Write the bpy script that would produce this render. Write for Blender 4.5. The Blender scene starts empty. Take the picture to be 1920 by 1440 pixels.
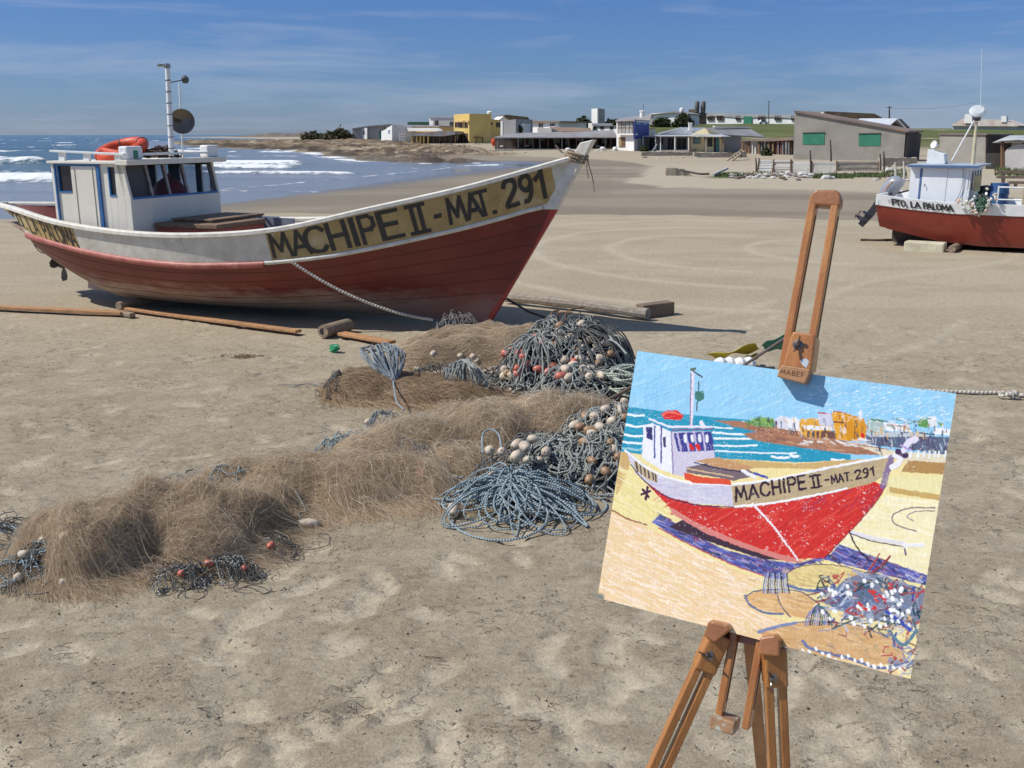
import bpy, math, random
import numpy as np
from mathutils import Vector, Matrix
R = math.radians
SC = bpy.context.scene
COL = SC.collection

# ------------------------------------------------------------------ camera, world, sun, exposure
CAM_H, FPX = 1.9, 1850.0
PIT = math.atan(467 / FPX)
cd = bpy.data.cameras.new('camera'); cam = bpy.data.objects.new('camera', cd); COL.objects.link(cam)
cd.sensor_width = 36.0; cd.lens = 36.0 * FPX / 1920.0
cd.clip_start = 0.05; cd.clip_end = 40000
cam.location = (0, 0, CAM_H); cam.rotation_euler = (math.pi / 2 - PIT, 0, 0)
SC.camera = cam
SUNV = Vector((-0.642, -0.065, 0.764)).normalized()
SUN_EL = math.asin(SUNV.z)
sl = bpy.data.lights.new('sun', 'SUN'); sl.energy = 4.5; sl.angle = R(0.53); sl.color = (1.0, 0.955, 0.88)
so = bpy.data.objects.new('sun', sl); COL.objects.link(so)
so.rotation_euler = (-SUNV).to_track_quat('-Z', 'Y').to_euler(); so.location = (-20, 0, 30)
W = bpy.data.worlds.new('World'); SC.world = W; W.use_nodes = True
wn, wl = W.node_tree.nodes, W.node_tree.links
wn.clear()
wout = wn.new('ShaderNodeOutputWorld'); bg = wn.new('ShaderNodeBackground'); sky = wn.new('ShaderNodeTexSky')
sky.sky_type = 'NISHITA'; sky.sun_disc = False; sky.sun_elevation = SUN_EL
sky.sun_rotation = math.atan2(SUNV.x, SUNV.y)
sky.altitude = 0; sky.air_density = 1.0; sky.dust_density = 0.25; sky.ozone_density = 3.0
bg.inputs[1].default_value = 0.115
# the sky's own colour: deeper towards the horizon than the model gives, with thin cirrus streaks
tc = wn.new('ShaderNodeTexCoord'); sep = wn.new('ShaderNodeSeparateXYZ'); wl.new(tc.outputs['Generated'], sep.inputs[0])
rmp = wn.new('ShaderNodeValToRGB'); wl.new(sep.outputs['Z'], rmp.inputs[0])
cr = rmp.color_ramp; cr.elements[0].position = 0.0; cr.elements[0].color = (0.34, 0.455, 0.80, 1)
cr.elements[1].position = 0.55; cr.elements[1].color = (0.9, 0.95, 1.0, 1)
for p_, c_ in ((0.045, (0.31, 0.435, 0.74, 1)), (0.12, (0.295, 0.44, 0.75, 1)), (0.26, (0.56, 0.70, 0.92, 1))):
    e_ = cr.elements.new(p_); e_.color = c_
mul = wn.new('ShaderNodeMix'); mul.data_type = 'RGBA'; mul.blend_type = 'MULTIPLY'; mul.inputs[0].default_value = 1
wl.new(sky.outputs[0], mul.inputs[6]); wl.new(rmp.outputs[0], mul.inputs[7])
mp = wn.new('ShaderNodeMapping'); mp.inputs['Scale'].default_value = (1.4, 1.4, 13); mp.inputs['Rotation'].default_value = (0, R(3.5), 0)
wl.new(tc.outputs['Generated'], mp.inputs[0])
cn = wn.new('ShaderNodeTexNoise'); cn.inputs['Scale'].default_value = 2.6; cn.inputs['Detail'].default_value = 8; cn.inputs['Roughness'].default_value = 0.62
cn.inputs['Distortion'].default_value = 0.35
wl.new(mp.outputs[0], cn.inputs[0])
crr = wn.new('ShaderNodeValToRGB'); wl.new(cn.outputs[0], crr.inputs[0])
crr.color_ramp.elements[0].position = 0.47; crr.color_ramp.elements[0].color = (0, 0, 0, 1)
crr.color_ramp.elements[1].position = 0.80; crr.color_ramp.elements[1].color = (0.46, 0.46, 0.46, 1)
cl = wn.new('ShaderNodeMix'); cl.data_type = 'RGBA'
wl.new(crr.outputs[0], cl.inputs[0]); wl.new(mul.outputs[2], cl.inputs[6]); cl.inputs[7].default_value = (4.6, 5.0, 6.0, 1)
wl.new(cl.outputs[2], bg.inputs[0]); wl.new(bg.outputs[0], wout.inputs[0])
SC.view_settings.view_transform = 'Standard'; SC.view_settings.look = 'None'
SC.view_settings.exposure = 0.0; SC.view_settings.gamma = 1.0

# ------------------------------------------------------------------ geometry of the place: from sight lines to metres
def ray(px, py):
    x = (px - 960) / FPX; y = -(py - 720) / FPX
    return np.array([x, math.cos(PIT) + y * math.sin(PIT), -math.sin(PIT) + y * math.cos(PIT)])
CP = np.array([0, 0, CAM_H])
def gz(px, py, z=0.0): d = ray(px, py); return CP + d * ((z - CAM_H) / d[2])
def gy(px, py, Y): d = ray(px, py); return CP + d * (Y / d[1])

class Frame:
    """a thing's own axes: a = forward, n = towards the viewer's side, z up"""
    def __init__(s, o, a, n=None, u=None):
        s.o = np.array(o, float); s.a = np.array(a, float); s.a /= np.linalg.norm(s.a)
        s.u = np.array((0, 0, 1.)) if u is None else np.array(u, float)
        s.n = np.cross(s.a, s.u) if n is None else np.array(n, float)
    def w(s, X, Y, Z):
        X, Y, Z = np.broadcast_arrays(np.asarray(X, float), np.asarray(Y, float), np.asarray(Z, float))
        return s.o + X[..., None] * s.a + Y[..., None] * s.n + Z[..., None] * s.u
    def hit(s, px, py, X=None, Y=None, Z=None):
        d = ray(px, py); c = CP - s.o
        C = np.array([c @ s.a, c @ s.n, c @ s.u]); D = np.array([d @ s.a, d @ s.n, d @ s.u])
        t = (X - C[0]) / D[0] if X is not None else (Y - C[1]) / D[1] if Y is not None else (Z - C[2]) / D[2]
        return C + t * D

rng = np.random.default_rng(7)
def _hash(i, j, s):
    h = (i * 374761393 + j * 668265263 + s * 1442695041) & 0x7fffffff
    h = ((h ^ (h >> 13)) * 1274126177) & 0x7fffffff
    return ((h ^ (h >> 16)) & 0xffff) / 65535.0
def vnoise(x, y, s=0):
    i = np.floor(x).astype(np.int64); j = np.floor(y).astype(np.int64); fx = x - i; fy = y - j
    fx = fx * fx * (3 - 2 * fx); fy = fy * fy * (3 - 2 * fy)
    a = _hash(i, j, s); b = _hash(i + 1, j, s); c = _hash(i, j + 1, s); d = _hash(i + 1, j + 1, s)
    return (a + (b - a) * fx) * (1 - fy) + (c + (d - c) * fx) * fy
def fbm(x, y, o=4, s=0, g=0.5):
    x = np.asarray(x, float); y = np.asarray(y, float); t = 0; a = 1; n = 0
    for k in range(o):
        t = t + a * vnoise(x, y, s + k * 17); n += a; a *= g; x = x * 2.03 + 3.1; y = y * 2.03 + 1.7
    return t / n
def sstep(a, b, x): t = np.clip((x - a) / (b - a), 0, 1); return t * t * (3 - 2 * t)
def sdist(X, Y, poly):
    """signed distance to a polygon, positive inside"""
    poly = np.asarray(poly, float); d = np.full(X.shape, 1e18); ins = np.zeros(X.shape, bool)
    for k in range(len(poly)):
        ax, ay = poly[k]; bx, by = poly[(k + 1) % len(poly)]
        ex, ey = bx - ax, by - ay; t = np.clip(((X - ax) * ex + (Y - ay) * ey) / (ex * ex + ey * ey + 1e-12), 0, 1)
        d = np.minimum(d, (X - ax - t * ex) ** 2 + (Y - ay - t * ey) ** 2)
        c = ((ay > Y) != (by > Y)); xx = ax + (Y - ay) * ex / (ey if abs(ey) > 1e-12 else 1e-12)
        ins ^= c & (X < xx)
    d = np.sqrt(d); return np.where(ins, d, -d)
def catmull(P, n=8):
    P = np.asarray(P, float)
    if len(P) < 3: return np.linspace(P[0], P[-1], n + 1)
    E = np.vstack([2 * P[0] - P[1], P, 2 * P[-1] - P[-2]]); out = []
    for i in range(len(P) - 1):
        p0, p1, p2, p3 = E[i:i + 4]
        for k in range(n):
            f = k / n; out.append(.5 * (2 * p1 + (p2 - p0) * f + (2 * p0 - 5 * p1 + 4 * p2 - p3) * f * f + (3 * p1 - p0 - 3 * p2 + p3) * f ** 3))
    out.append(P[-1]); return np.array(out)
def interp(x, xs, ys):
    o = np.argsort(xs); return np.interp(x, np.asarray(xs)[o], np.asarray(ys)[o])

# ------------------------------------------------------------------ materials
MATS = {}
def mat(name, c, c2=None, rough=0.7, scale=8.0, bump=0.0, bscale=40.0, mix=0.5, metal=0.0, stretch=(1, 1, 1), stain=None, stain_scale=3.0, stain_lo=0.55, stain_hi=0.7, spec=0.5, coat=0, transl=0):
    if name in MATS: return MATS[name]
    m = bpy.data.materials.new(name); m.use_nodes = True; MATS[name] = m
    n, l = m.node_tree.nodes, m.node_tree.links
    b = n['Principled BSDF']; b.inputs['Roughness'].default_value = rough; b.inputs['Metallic'].default_value = metal
    b.inputs['Specular IOR Level'].default_value = spec; b.inputs['Coat Weight'].default_value = coat
    t = n.new('ShaderNodeTexCoord'); mpn = n.new('ShaderNodeMapping'); mpn.inputs['Scale'].default_value = stretch
    l.new(t.outputs['Object'], mpn.inputs[0])
    nz = n.new('ShaderNodeTexNoise'); nz.inputs['Scale'].default_value = scale; nz.inputs['Detail'].default_value = 5
    l.new(mpn.outputs[0], nz.inputs[0])
    if c2 is None: c2 = tuple(v * 0.78 for v in c)
    r = n.new('ShaderNodeValToRGB'); r.color_ramp.elements[0].color = (*c2, 1); r.color_ramp.elements[1].color = (*c, 1)
    r.color_ramp.elements[0].position = mix - 0.2; r.color_ramp.elements[1].position = mix + 0.15
    l.new(nz.outputs[0], r.inputs[0]); outc = r.outputs[0]
    if stain:
        s = n.new('ShaderNodeTexNoise'); s.inputs['Scale'].default_value = stain_scale; s.inputs['Detail'].default_value = 9; s.inputs['Roughness'].default_value = 0.7
        l.new(mpn.outputs[0], s.inputs[0])
        sr = n.new('ShaderNodeValToRGB'); sr.color_ramp.elements[0].position = stain_lo; sr.color_ramp.elements[1].position = stain_hi
        l.new(s.outputs[0], sr.inputs[0])
        mx = n.new('ShaderNodeMix'); mx.data_type = 'RGBA'; l.new(sr.outputs[0], mx.inputs[0]); l.new(outc, mx.inputs[6]); mx.inputs[7].default_value = (*stain, 1); outc = mx.outputs[2]
    l.new(outc, b.inputs['Base Color'])
    if bump:
        bz = n.new('ShaderNodeTexNoise'); bz.inputs['Scale'].default_value = bscale; bz.inputs['Detail'].default_value = 6
        l.new(mpn.outputs[0], bz.inputs[0]); bp = n.new('ShaderNodeBump'); bp.inputs['Strength'].default_value = bump; bp.inputs['Distance'].default_value = 0.02
        l.new(bz.outputs[0], bp.inputs['Height']); l.new(bp.outputs[0], b.inputs['Normal'])
    if transl:
        tr = n.new('ShaderNodeBsdfTranslucent'); l.new(outc, tr.inputs[0]); ms = n.new('ShaderNodeMixShader'); ms.inputs[0].default_value = transl
        l.new(b.outputs[0], ms.inputs[1]); l.new(tr.outputs[0], ms.inputs[2]); l.new(ms.outputs[0], n['Material Output'].inputs[0])
    return m
def rope_mat(name, c, c2, freq=55.0):
    if name in MATS: return MATS[name]
    m = bpy.data.materials.new(name); m.use_nodes = True; MATS[name] = m
    n, l = m.node_tree.nodes, m.node_tree.links; b = n['Principled BSDF']; b.inputs['Roughness'].default_value = 0.75
    t = n.new('ShaderNodeTexCoord'); s = n.new('ShaderNodeSeparateXYZ'); l.new(t.outputs['UV'], s.inputs[0])
    a = n.new('ShaderNodeMath'); a.operation = 'MULTIPLY_ADD'; a.inputs[1].default_value = freq; l.new(s.outputs[1], a.inputs[0]); l.new(s.outputs[0], a.inputs[2])
    f = n.new('ShaderNodeMath'); f.operation = 'PINGPONG'; f.inputs[1].default_value = 0.5; l.new(a.outputs[0], f.inputs[0])
    k = n.new('ShaderNodeMath'); k.operation = 'MULTIPLY'; k.inputs[1].default_value = 2; l.new(f.outputs[0], k.inputs[0])
    r = n.new('ShaderNodeValToRGB'); r.color_ramp.elements[0].color = (*c2, 1); r.color_ramp.elements[1].color = (*c, 1)
    r.color_ramp.elements[0].position = 0.1; r.color_ramp.elements[1].position = 0.6; l.new(k.outputs[0], r.inputs[0])
    nz = n.new('ShaderNodeTexNoise'); nz.inputs['Scale'].default_value = 14; l.new(t.outputs['Object'], nz.inputs[0])
    mx = n.new('ShaderNodeMix'); mx.data_type = 'RGBA'; mx.blend_type = 'MULTIPLY'; mx.inputs[0].default_value = 0.75
    l.new(r.outputs[0], mx.inputs[6]); l.new(nz.outputs[0], mx.inputs[7])
    g = n.new('ShaderNodeMix'); g.data_type = 'RGBA'; g.blend_type = 'MULTIPLY'; g.inputs[0].default_value = 1; g.inputs[7].default_value = (1.55, 1.55, 1.55, 1); g.clamp_result = False
    l.new(mx.outputs[2], g.inputs[6]); l.new(g.outputs[2], b.inputs['Base Color'])
    bp = n.new('ShaderNodeBump'); bp.inputs['Strength'].default_value = 0.8; bp.inputs['Distance'].default_value = 0.004
    l.new(k.outputs[0], bp.inputs['Height']); l.new(bp.outputs[0], b.inputs['Normal'])
    return m
def glass_mat():
    m = bpy.data.materials.new('window_glass'); m.use_nodes = True; n, l = m.node_tree.nodes, m.node_tree.links
    b = n['Principled BSDF']; b.inputs['Base Color'].default_value = (.02, .025, .03, 1); b.inputs['Roughness'].default_value = .04
    tr = n.new('ShaderNodeBsdfTransparent'); tr.inputs[0].default_value = (.55, .60, .66, 1); ms = n.new('ShaderNodeMixShader')
    fr = n.new('ShaderNodeFresnel'); fr.inputs[0].default_value = 1.5
    ad = n.new('ShaderNodeMath'); ad.operation = 'ADD'; ad.inputs[1].default_value = .08; l.new(fr.outputs[0], ad.inputs[0])
    ms.inputs[0].default_value = .22; l.new(tr.outputs[0], ms.inputs[1]); l.new(b.outputs[0], ms.inputs[2]); l.new(ms.outputs[0], n['Material Output'].inputs[0])
    MATS['window_glass'] = m; return m
GLASS = glass_mat()
M_white = mat('cream_paint', (.72, .68, .58), (.60, .56, .46), .55, 5, .15, 30, stain=(.42, .33, .2), stain_scale=2.2, stain_lo=.6, stain_hi=.85)
M_cabin = mat('cabin_paint', (.80, .76, .66), (.72, .68, .58), .5, 3, .1, 20, stain=(.5, .36, .22), stain_scale=2.0, stain_lo=.66, stain_hi=.95)
M_pure = mat('white_paint', (.82, .83, .82), (.70, .72, .72), .5, 9, .1, 30)
M_blue = mat('blue_trim_paint', (.035, .17, .42), (.03, .12, .32), .45, 12)
M_band = mat('bulwark_paint', (.66, .64, .56), (.50, .48, .41), .5, 7, .2, 18, stretch=(1, 1, 1), stain=(.33, .30, .25), stain_scale=5, stain_lo=.56, stain_hi=.75)
M_ochre = mat('ochre_panel_paint', (.46, .33, .13), (.34, .24, .095), .5, 7, .12, 30, stain=(.56, .47, .3), stain_scale=5, stain_lo=.52, stain_hi=.72)
M_black = mat('black_lettering', (.028, .028, .026), (.05, .047, .04), .55, 30)
M_pink = mat('faded_red_rail', (.42, .14, .11), (.31, .075, .055), .5, 9, .1, 40, stain=(.6, .42, .36), stain_scale=7, stain_lo=.58, stain_hi=.8)
M_redin = mat('red_deck_paint', (.23, .045, .035), (.15, .03, .025), .6, 6)
M_brick = mat('red_coaming_paint', (.40, .095, .065), (.29, .06, .045), .6, 8)
M_stemred = mat('stem_red_paint', (.42, .045, .03), (.30, .04, .03), .45, 8)
M_hatch = mat('weathered_hatch_wood', (.25, .165, .10), (.15, .095, .06), .7, 6, .4, 30, stretch=(1, 6, 6))
M_rail = mat('cap_rail_paint', (.74, .71, .63), (.58, .55, .47), .5, 12, .15, 30, stain=(.4, .34, .26), stain_scale=9, stain_lo=.6, stain_hi=.8)
M_dark = mat('dark_interior', (.018, .018, .02), (.03, .03, .032), .8)
M_steel = mat('steel', (.38, .38, .37), (.22, .21, .2), .3, 20, metal=.9)
M_grey = mat('grey_metal', (.10, .105, .11), (.06, .06, .065), .45, 20)
M_oring = mat('orange_vinyl', (.62, .075, .018), (.48, .05, .015), .5, 12)
M_green = mat('green_lens', (.01, .22, .12), None, .3)
M_wood = mat('driftwood', (.36, .27, .19), (.20, .145, .10), .85, 5, .6, 30, stretch=(1, 5, 5))
M_grain = mat('grey_weathered_wood', (.38, .33, .27), (.22, .185, .15), .85, 5, .6, 25, stretch=(1, 7, 7))
M_plank = mat('orange_brown_plank', (.50, .27, .12), (.30, .155, .075), .8, 5, .4, 30, stretch=(1, 6, 6))
M_sandy = mat('bare_sand_brown', (.33, .27, .19), (.27, .22, .15), .95, 12, .5, 80)
def hull_mat(name, red, red2, fade, zlo, zhi):
    m = mat(name, red, red2, .42, 2.5, .12, 26, stain=tuple(v * 1.5 for v in red), stain_scale=6, stain_lo=.56, stain_hi=.9, stretch=(1, 1, 1.6))
    n, l = m.node_tree.nodes, m.node_tree.links; b = n['Principled BSDF']
    src = b.inputs['Base Color'].links[0].from_socket
    t = n.new('ShaderNodeTexCoord'); s = n.new('ShaderNodeSeparateXYZ'); l.new(t.outputs['Object'], s.inputs[0])
    mp2 = n.new('ShaderNodeMapping'); mp2.inputs['Scale'].default_value = (1.5, 1.5, 5); l.new(t.outputs['Object'], mp2.inputs[0])
    nz = n.new('ShaderNodeTexNoise'); nz.inputs['Scale'].default_value = 2.5; nz.inputs['Detail'].default_value = 8; nz.inputs['Roughness'].default_value = .65; l.new(mp2.outputs[0], nz.inputs[0])
    a = n.new('ShaderNodeMath'); a.operation = 'MULTIPLY_ADD'; a.inputs[1].default_value = -.34; l.new(nz.outputs[0], a.inputs[0]); l.new(s.outputs[2], a.inputs[2])
    mr = n.new('ShaderNodeMapRange'); mr.inputs[1].default_value = zlo; mr.inputs[2].default_value = zhi; mr.inputs[3].default_value = .92; mr.inputs[4].default_value = 0; l.new(a.outputs[0], mr.inputs[0])
    xr = n.new('ShaderNodeMapRange'); xr.inputs[1].default_value = 1.1; xr.inputs[2].default_value = 2.3; xr.inputs[3].default_value = 1; xr.inputs[4].default_value = .3; l.new(s.outputs[0], xr.inputs[0]); fm_ = n.new('ShaderNodeMath'); fm_.operation = 'MULTIPLY'; l.new(mr.outputs[0], fm_.inputs[0]); l.new(xr.outputs[0], fm_.inputs[1])
    mx = n.new('ShaderNodeMix'); mx.data_type = 'RGBA'; l.new(fm_.outputs[0], mx.inputs[0]); l.new(src, mx.inputs[6]); mx.inputs[7].default_value = (*fade, 1)
    l.new(mx.outputs[2], b.inputs['Base Color']); return m
M_hull = hull_mat('red_hull_paint', (.195, .034, .026), (.15, .026, .02), (.46, .37, .31), .03, .23)
M_hull2 = hull_mat('red_hull_paint_small_boat', (.27, .040, .024), (.2, .03, .02), (.2, .08, .06), -.2, .02)
M_easel = mat('varnished_beech', (.47, .205, .062), (.32, .12, .034), .34, 7, .12, 60, stretch=(6, 6, 1), coat=.35, stain=(.52, .34, .2), stain_scale=6, stain_lo=.6, stain_hi=.85)
M_easeld = mat('dark_beech_block', (.36, .15, .06), (.25, .10, .04), .36, 9, .12, 60, coat=.3, stain=(.5, .36, .25), stain_scale=18, stain_lo=.62, stain_hi=.72)
M_smear = mat('paint_smear', (.45, .5, .58), (.3, .36, .3), .5, 60)

# ------------------------------------------------------------------ mesh building
class MB:
    def __init__(s): s.v = []; s.f = []; s.m = []; s.uv = []
    def add(s, verts, faces, mi=0, uvs=None):
        o = len(s.v); s.v.extend(map(tuple, np.asarray(verts, float)))
        for k, f in enumerate(faces):
            s.f.append(tuple(i + o for i in f)); s.m.append(mi)
            s.uv.append(uvs[k] if uvs is not None else [(0, 0)] * len(f))
        return s
    def hexa(s, p, mi=0):   # p: 8 points, bottom ring 0-3, top ring 4-7
        return s.add(p, [(3, 2, 1, 0), (4, 5, 6, 7), (0, 1, 5, 4), (1, 2, 6, 5), (2, 3, 7, 6), (3, 0, 4, 7)], mi)
    def box(s, F, x, y, z, mi=0):
        (x0, x1), (y0, y1), (z0, z1) = sorted(x), sorted(y), sorted(z)
        return s.hexa([F.w(*q) for q in ((x0, y0, z0), (x1, y0, z0), (x1, y1, z0), (x0, y1, z0), (x0, y0, z1), (x1, y0, z1), (x1, y1, z1), (x0, y1, z1))], mi)
    def prism(s, pts, ext, mi=0, mi_side=None):
        pts = np.asarray(pts, float); n = len(pts); q = pts + np.asarray(ext, float)
        s.add(np.vstack([pts, q]), [tuple(range(n)), tuple(range(2 * n - 1, n - 1, -1))], mi)
        o = len(s.v) - 2 * n
        for i in range(n):
            j = (i + 1) % n; s.f.append((o + i, o + n + i, o + n + j, o + j)); s.m.append(mi if mi_side is None else mi_side); s.uv.append([(0, 0)] * 4)
        return s
    def tube(s, P, r, n=6, mi=0, cap=True):
        P = np.asarray(P, float); k = len(P); r = np.broadcast_to(np.asarray(r, float), (k,))
        T = np.gradient(P, axis=0); T /= np.linalg.norm(T, axis=1)[:, None] + 1e-12
        up = np.array([0, 0, 1.]) if abs(T[0][2]) < .9 else np.array([1., 0, 0]); A = np.cross(T[0], up); A /= np.linalg.norm(A)
        V = []; L = np.concatenate([[0], np.cumsum(np.linalg.norm(np.diff(P, axis=0), axis=1))])
        for i in range(k):
            A = A - T[i] * (A @ T[i]); A /= np.linalg.norm(A) + 1e-12; B = np.cross(T[i], A)
            for j in range(n):
                a = 2 * math.pi * j / n; V.append(P[i] + r[i] * (math.cos(a) * A + math.sin(a) * B))
        F = []; U = []
        for i in range(k - 1):
            for j in range(n):
                F.append((i * n + j, i * n + (j + 1) % n, (i + 1) * n + (j + 1) % n, (i + 1) * n + j))
                U.append([(j / n, L[i]), ((j + 1) / n, L[i]), ((j + 1) / n, L[i + 1]), (j / n, L[i + 1])])
        if cap:
            F.append(tuple(range(n - 1, -1, -1))); U.append([(0, 0)] * n); F.append(tuple(range((k - 1) * n, k * n))); U.append([(0, 0)] * n)
        return s.add(V, F, mi, U)
    def bar(s, A, B, w, t, side, mi=0, w2=None, t2=None):
        """square bar from A to B, w along 'side', t across"""
        A = np.asarray(A, float); B = np.asarray(B, float); d = (B - A) / np.linalg.norm(B - A); sd = np.asarray(side, float); sd = sd - d * (sd @ d); sd /= np.linalg.norm(sd); u = np.cross(sd, d)
        w2 = w if w2 is None else w2; t2 = t if t2 is None else t2
        c = [(-1, -1), (1, -1), (1, 1), (-1, 1)]
        return s.hexa([A + sd * w / 2 * i + u * t / 2 * j for i, j in c] + [B + sd * w2 / 2 * i + u * t2 / 2 * j for i, j in c], mi)
    def lathe(s, prof, o, ax=(0, 0, 1), n=14, mi=0, sx=1.0):
        ax = np.asarray(ax, float); ax /= np.linalg.norm(ax); up = np.array([1., 0, 0]) if abs(ax[0]) < .8 else np.array([0, 1., 0])
        A = np.cross(ax, up); A /= np.linalg.norm(A); B = np.cross(ax, A); V = []; o = np.asarray(o, float)
        for (r, h) in prof:
            for j in range(n):
                a = 2 * math.pi * j / n; V.append(o + ax * h + r * (math.cos(a) * A * sx + math.sin(a) * B))
        F = [(i * n + j, i * n + (j + 1) % n, (i + 1) * n + (j + 1) % n, (i + 1) * n + j) for i in range(len(prof) - 1) for j in range(n)]
        if prof[0][0] > 1e-6: F.append(tuple(range(n - 1, -1, -1)))
        if prof[-1][0] > 1e-6: F.append(tuple(range((len(prof) - 1) * n, len(prof) * n)))
        return s.add(V, F, mi)
    def grid(s, G, mi=0, mifun=None, uvs=False):
        G = np.asarray(G, float); a, b = G.shape[:2]; o = len(s.v); s.v.extend(map(tuple, G.reshape(-1, 3)))
        for i in range(a - 1):
            for j in range(b - 1):
                s.f.append((o + i * b + j, o + i * b + j + 1, o + (i + 1) * b + j + 1, o + (i + 1) * b + j)); s.m.append(mifun(i, j) if mifun else mi); s.uv.append([(0, 0)] * 4)
        return s
    def build(s, name, mats, parent=None, smooth=False, bevel=0, base=None, sharp=35):
        if not isinstance(mats, (list, tuple)): mats = [mats]
        off = np.zeros(3)
        if parent is not None: off = ROOT_OFF[parent]
        elif base is not None: off = np.asarray(base, float)
        me = bpy.data.meshes.new(name); me.from_pydata([tuple(np.asarray(p) - off) for p in s.v], [], s.f)
        for m in mats: me.materials.append(m)
        me.polygons.foreach_set('material_index', s.m)
        uvl = me.uv_layers.new(name='UVMap'); flat = [c for f in s.uv for p in f for c in p]
        if len(flat) == len(uvl.data) * 2: uvl.data.foreach_set('uv', flat)
        me.update()
        ob = bpy.data.objects.new(name, me); COL.objects.link(ob)
        if smooth:
            me.polygons.foreach_set('use_smooth', [True] * len(me.polygons))
            try: me.set_sharp_from_angle(angle=R(sharp))
            except Exception: pass
        if bevel:
            bm_ = ob.modifiers.new('bevel', 'BEVEL'); bm_.width = bevel; bm_.segments = 2; bm_.limit_method = 'ANGLE'; bm_.angle_limit = R(40)
        if parent is not None: ob.parent = parent
        else: ob.location = tuple(off)
        ROOT_OFF[ob] = off
        return ob
ROOT_OFF = {}
def thing(name, label, cat, loc, group=None):
    o = bpy.data.objects.new(name, None); COL.objects.link(o); o.location = tuple(loc); o.empty_display_size = .1
    o['label'] = label; o['category'] = cat
    if group: o['group'] = group
    ROOT_OFF[o] = np.asarray(loc, float); return o
def tag(o, label, cat, group=None, kind=None):
    o['label'] = label; o['category'] = cat
    if group: o['group'] = group
    if kind: o['kind'] = kind
    return o
def np_mesh(name, V, Q, mats, mi=None, smooth=False, attrs=None, parent=None, loc=None):
    V = np.asarray(V, np.float32).reshape(-1, 3); off = ROOT_OFF[parent] if parent is not None else (np.zeros(3) if loc is None else np.asarray(loc, float))
    V = V - off.astype(np.float32); Q = np.asarray(Q, np.int32); k = Q.shape[1]
    me = bpy.data.meshes.new(name); me.vertices.add(len(V)); me.vertices.foreach_set('co', V.ravel())
    me.loops.add(Q.size); me.loops.foreach_set('vertex_index', Q.ravel()); me.polygons.add(len(Q))
    me.polygons.foreach_set('loop_start', np.arange(0, Q.size, k, dtype=np.int32))
    if not isinstance(mats, (list, tuple)): mats = [mats]
    for m in mats: me.materials.append(m)
    if mi is not None: me.polygons.foreach_set('material_index', np.asarray(mi, np.int32))
    if smooth: me.polygons.foreach_set('use_smooth', np.ones(len(Q), bool))
    me.update(calc_edges=True)
    for an, ad in (attrs or {}).items():
        ad = np.asarray(ad, np.float32)
        if ad.ndim == 1: me.attributes.new(an, 'FLOAT', 'POINT').data.foreach_set('value', ad)
        else: me.attributes.new(an, 'FLOAT_COLOR', 'POINT').data.foreach_set('color', np.column_stack([ad, np.ones(len(ad), np.float32)]).ravel())
    ob = bpy.data.objects.new(name, me); COL.objects.link(ob)
    if parent is not None: ob.parent = parent
    else: ob.location = tuple(off)
    ROOT_OFF[ob] = off
    return ob
def gquads(a, b):
    i = np.arange(a * b).reshape(a, b); return np.stack([i[:-1, :-1], i[:-1, 1:], i[1:, 1:], i[1:, :-1]], -1).reshape(-1, 4)

# ------------------------------------------------------------------ terrain and sea
SEA = -0.12
def PW(pts, z=0.0): return [tuple(gz(x, y, z)[:2]) for x, y in pts]
land = PW([(-330, 400), (0, 391), (100, 387), (250, 374), (420, 357), (520, 349), (600, 341), (690, 332), (760, 325), (860, 315), (930, 311), (965, 308), (930, 305), (860, 306), (790, 306), (740, 303), (690, 300), (645, 295), (600, 286), (560, 280), (500, 279), (430, 276), (380, 273), (325, 270), (330, 265), (430, 265), (520, 264), (575, 262)], SEA)
land = [(-400, land[0][1] - 8)] + land + [(-300, 900), (-600, 3000), (4000, 3000), (4000, -400), (-400, -400)]
rockp = PW([(660, 296), (600, 285), (560, 281), (430, 277), (320, 271), (330, 265), (520, 264), (700, 269), (860, 277), (950, 286), (960, 291), (900, 297), (850, 305), (740, 303)])
wetp = PW([(-900, 420), (-200, 408), (100, 405), (500, 399), (1000, 401), (1300, 402), (1600, 411), (1750, 420), (2100, 432), (2100, 372), (1700, 362), (1500, 353), (1250, 351), (1190, 340), (1230, 312), (1150, 300), (950, 293)]) + [(-20, 100), (-200, 60)]
def hillz(X, Y):
    r = X / np.maximum(Y, 1); w = sstep(-.02, .10, r)
    crest = 4.25 - 1.0 * sstep(.30, .40, r)
    h = crest * sstep(92, 235, Y) * w
    h = h - sstep(330, 700, Y) * w * 2.5
    h2 = .45 * sstep(150, 215, Y) * (1 - w) * sstep(-.26, -.16, r)
    return h + h2 + sstep(60, 120, Y) * .15 * fbm(X / 9, Y / 9, 3, 5)
FOOT = []
frng = np.random.default_rng(11)
for _ in range(420):
    fy_ = 2.3 + 8.5 * frng.random() ** 1.2; fx_ = (frng.random() - .5) * 1.35 * fy_ * 1.15
    FOOT.append((fx_, fy_, frng.uniform(0, math.pi), frng.uniform(.10, .15), frng.uniform(.045, .065), frng.uniform(.004, .013)))
FOOT += [(gz(680, 1322)[0], gz(680, 1322)[1], .35, .125, .052, .022), (gz(722, 1248)[0], gz(722, 1248)[1], .3, .05, .035, .018), (gz(540, 1395)[0], gz(540, 1395)[1], .7, .13, .05, .012), (gz(400, 1425)[0], gz(400, 1425)[1], .2, .1, .05, .02)]
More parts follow.
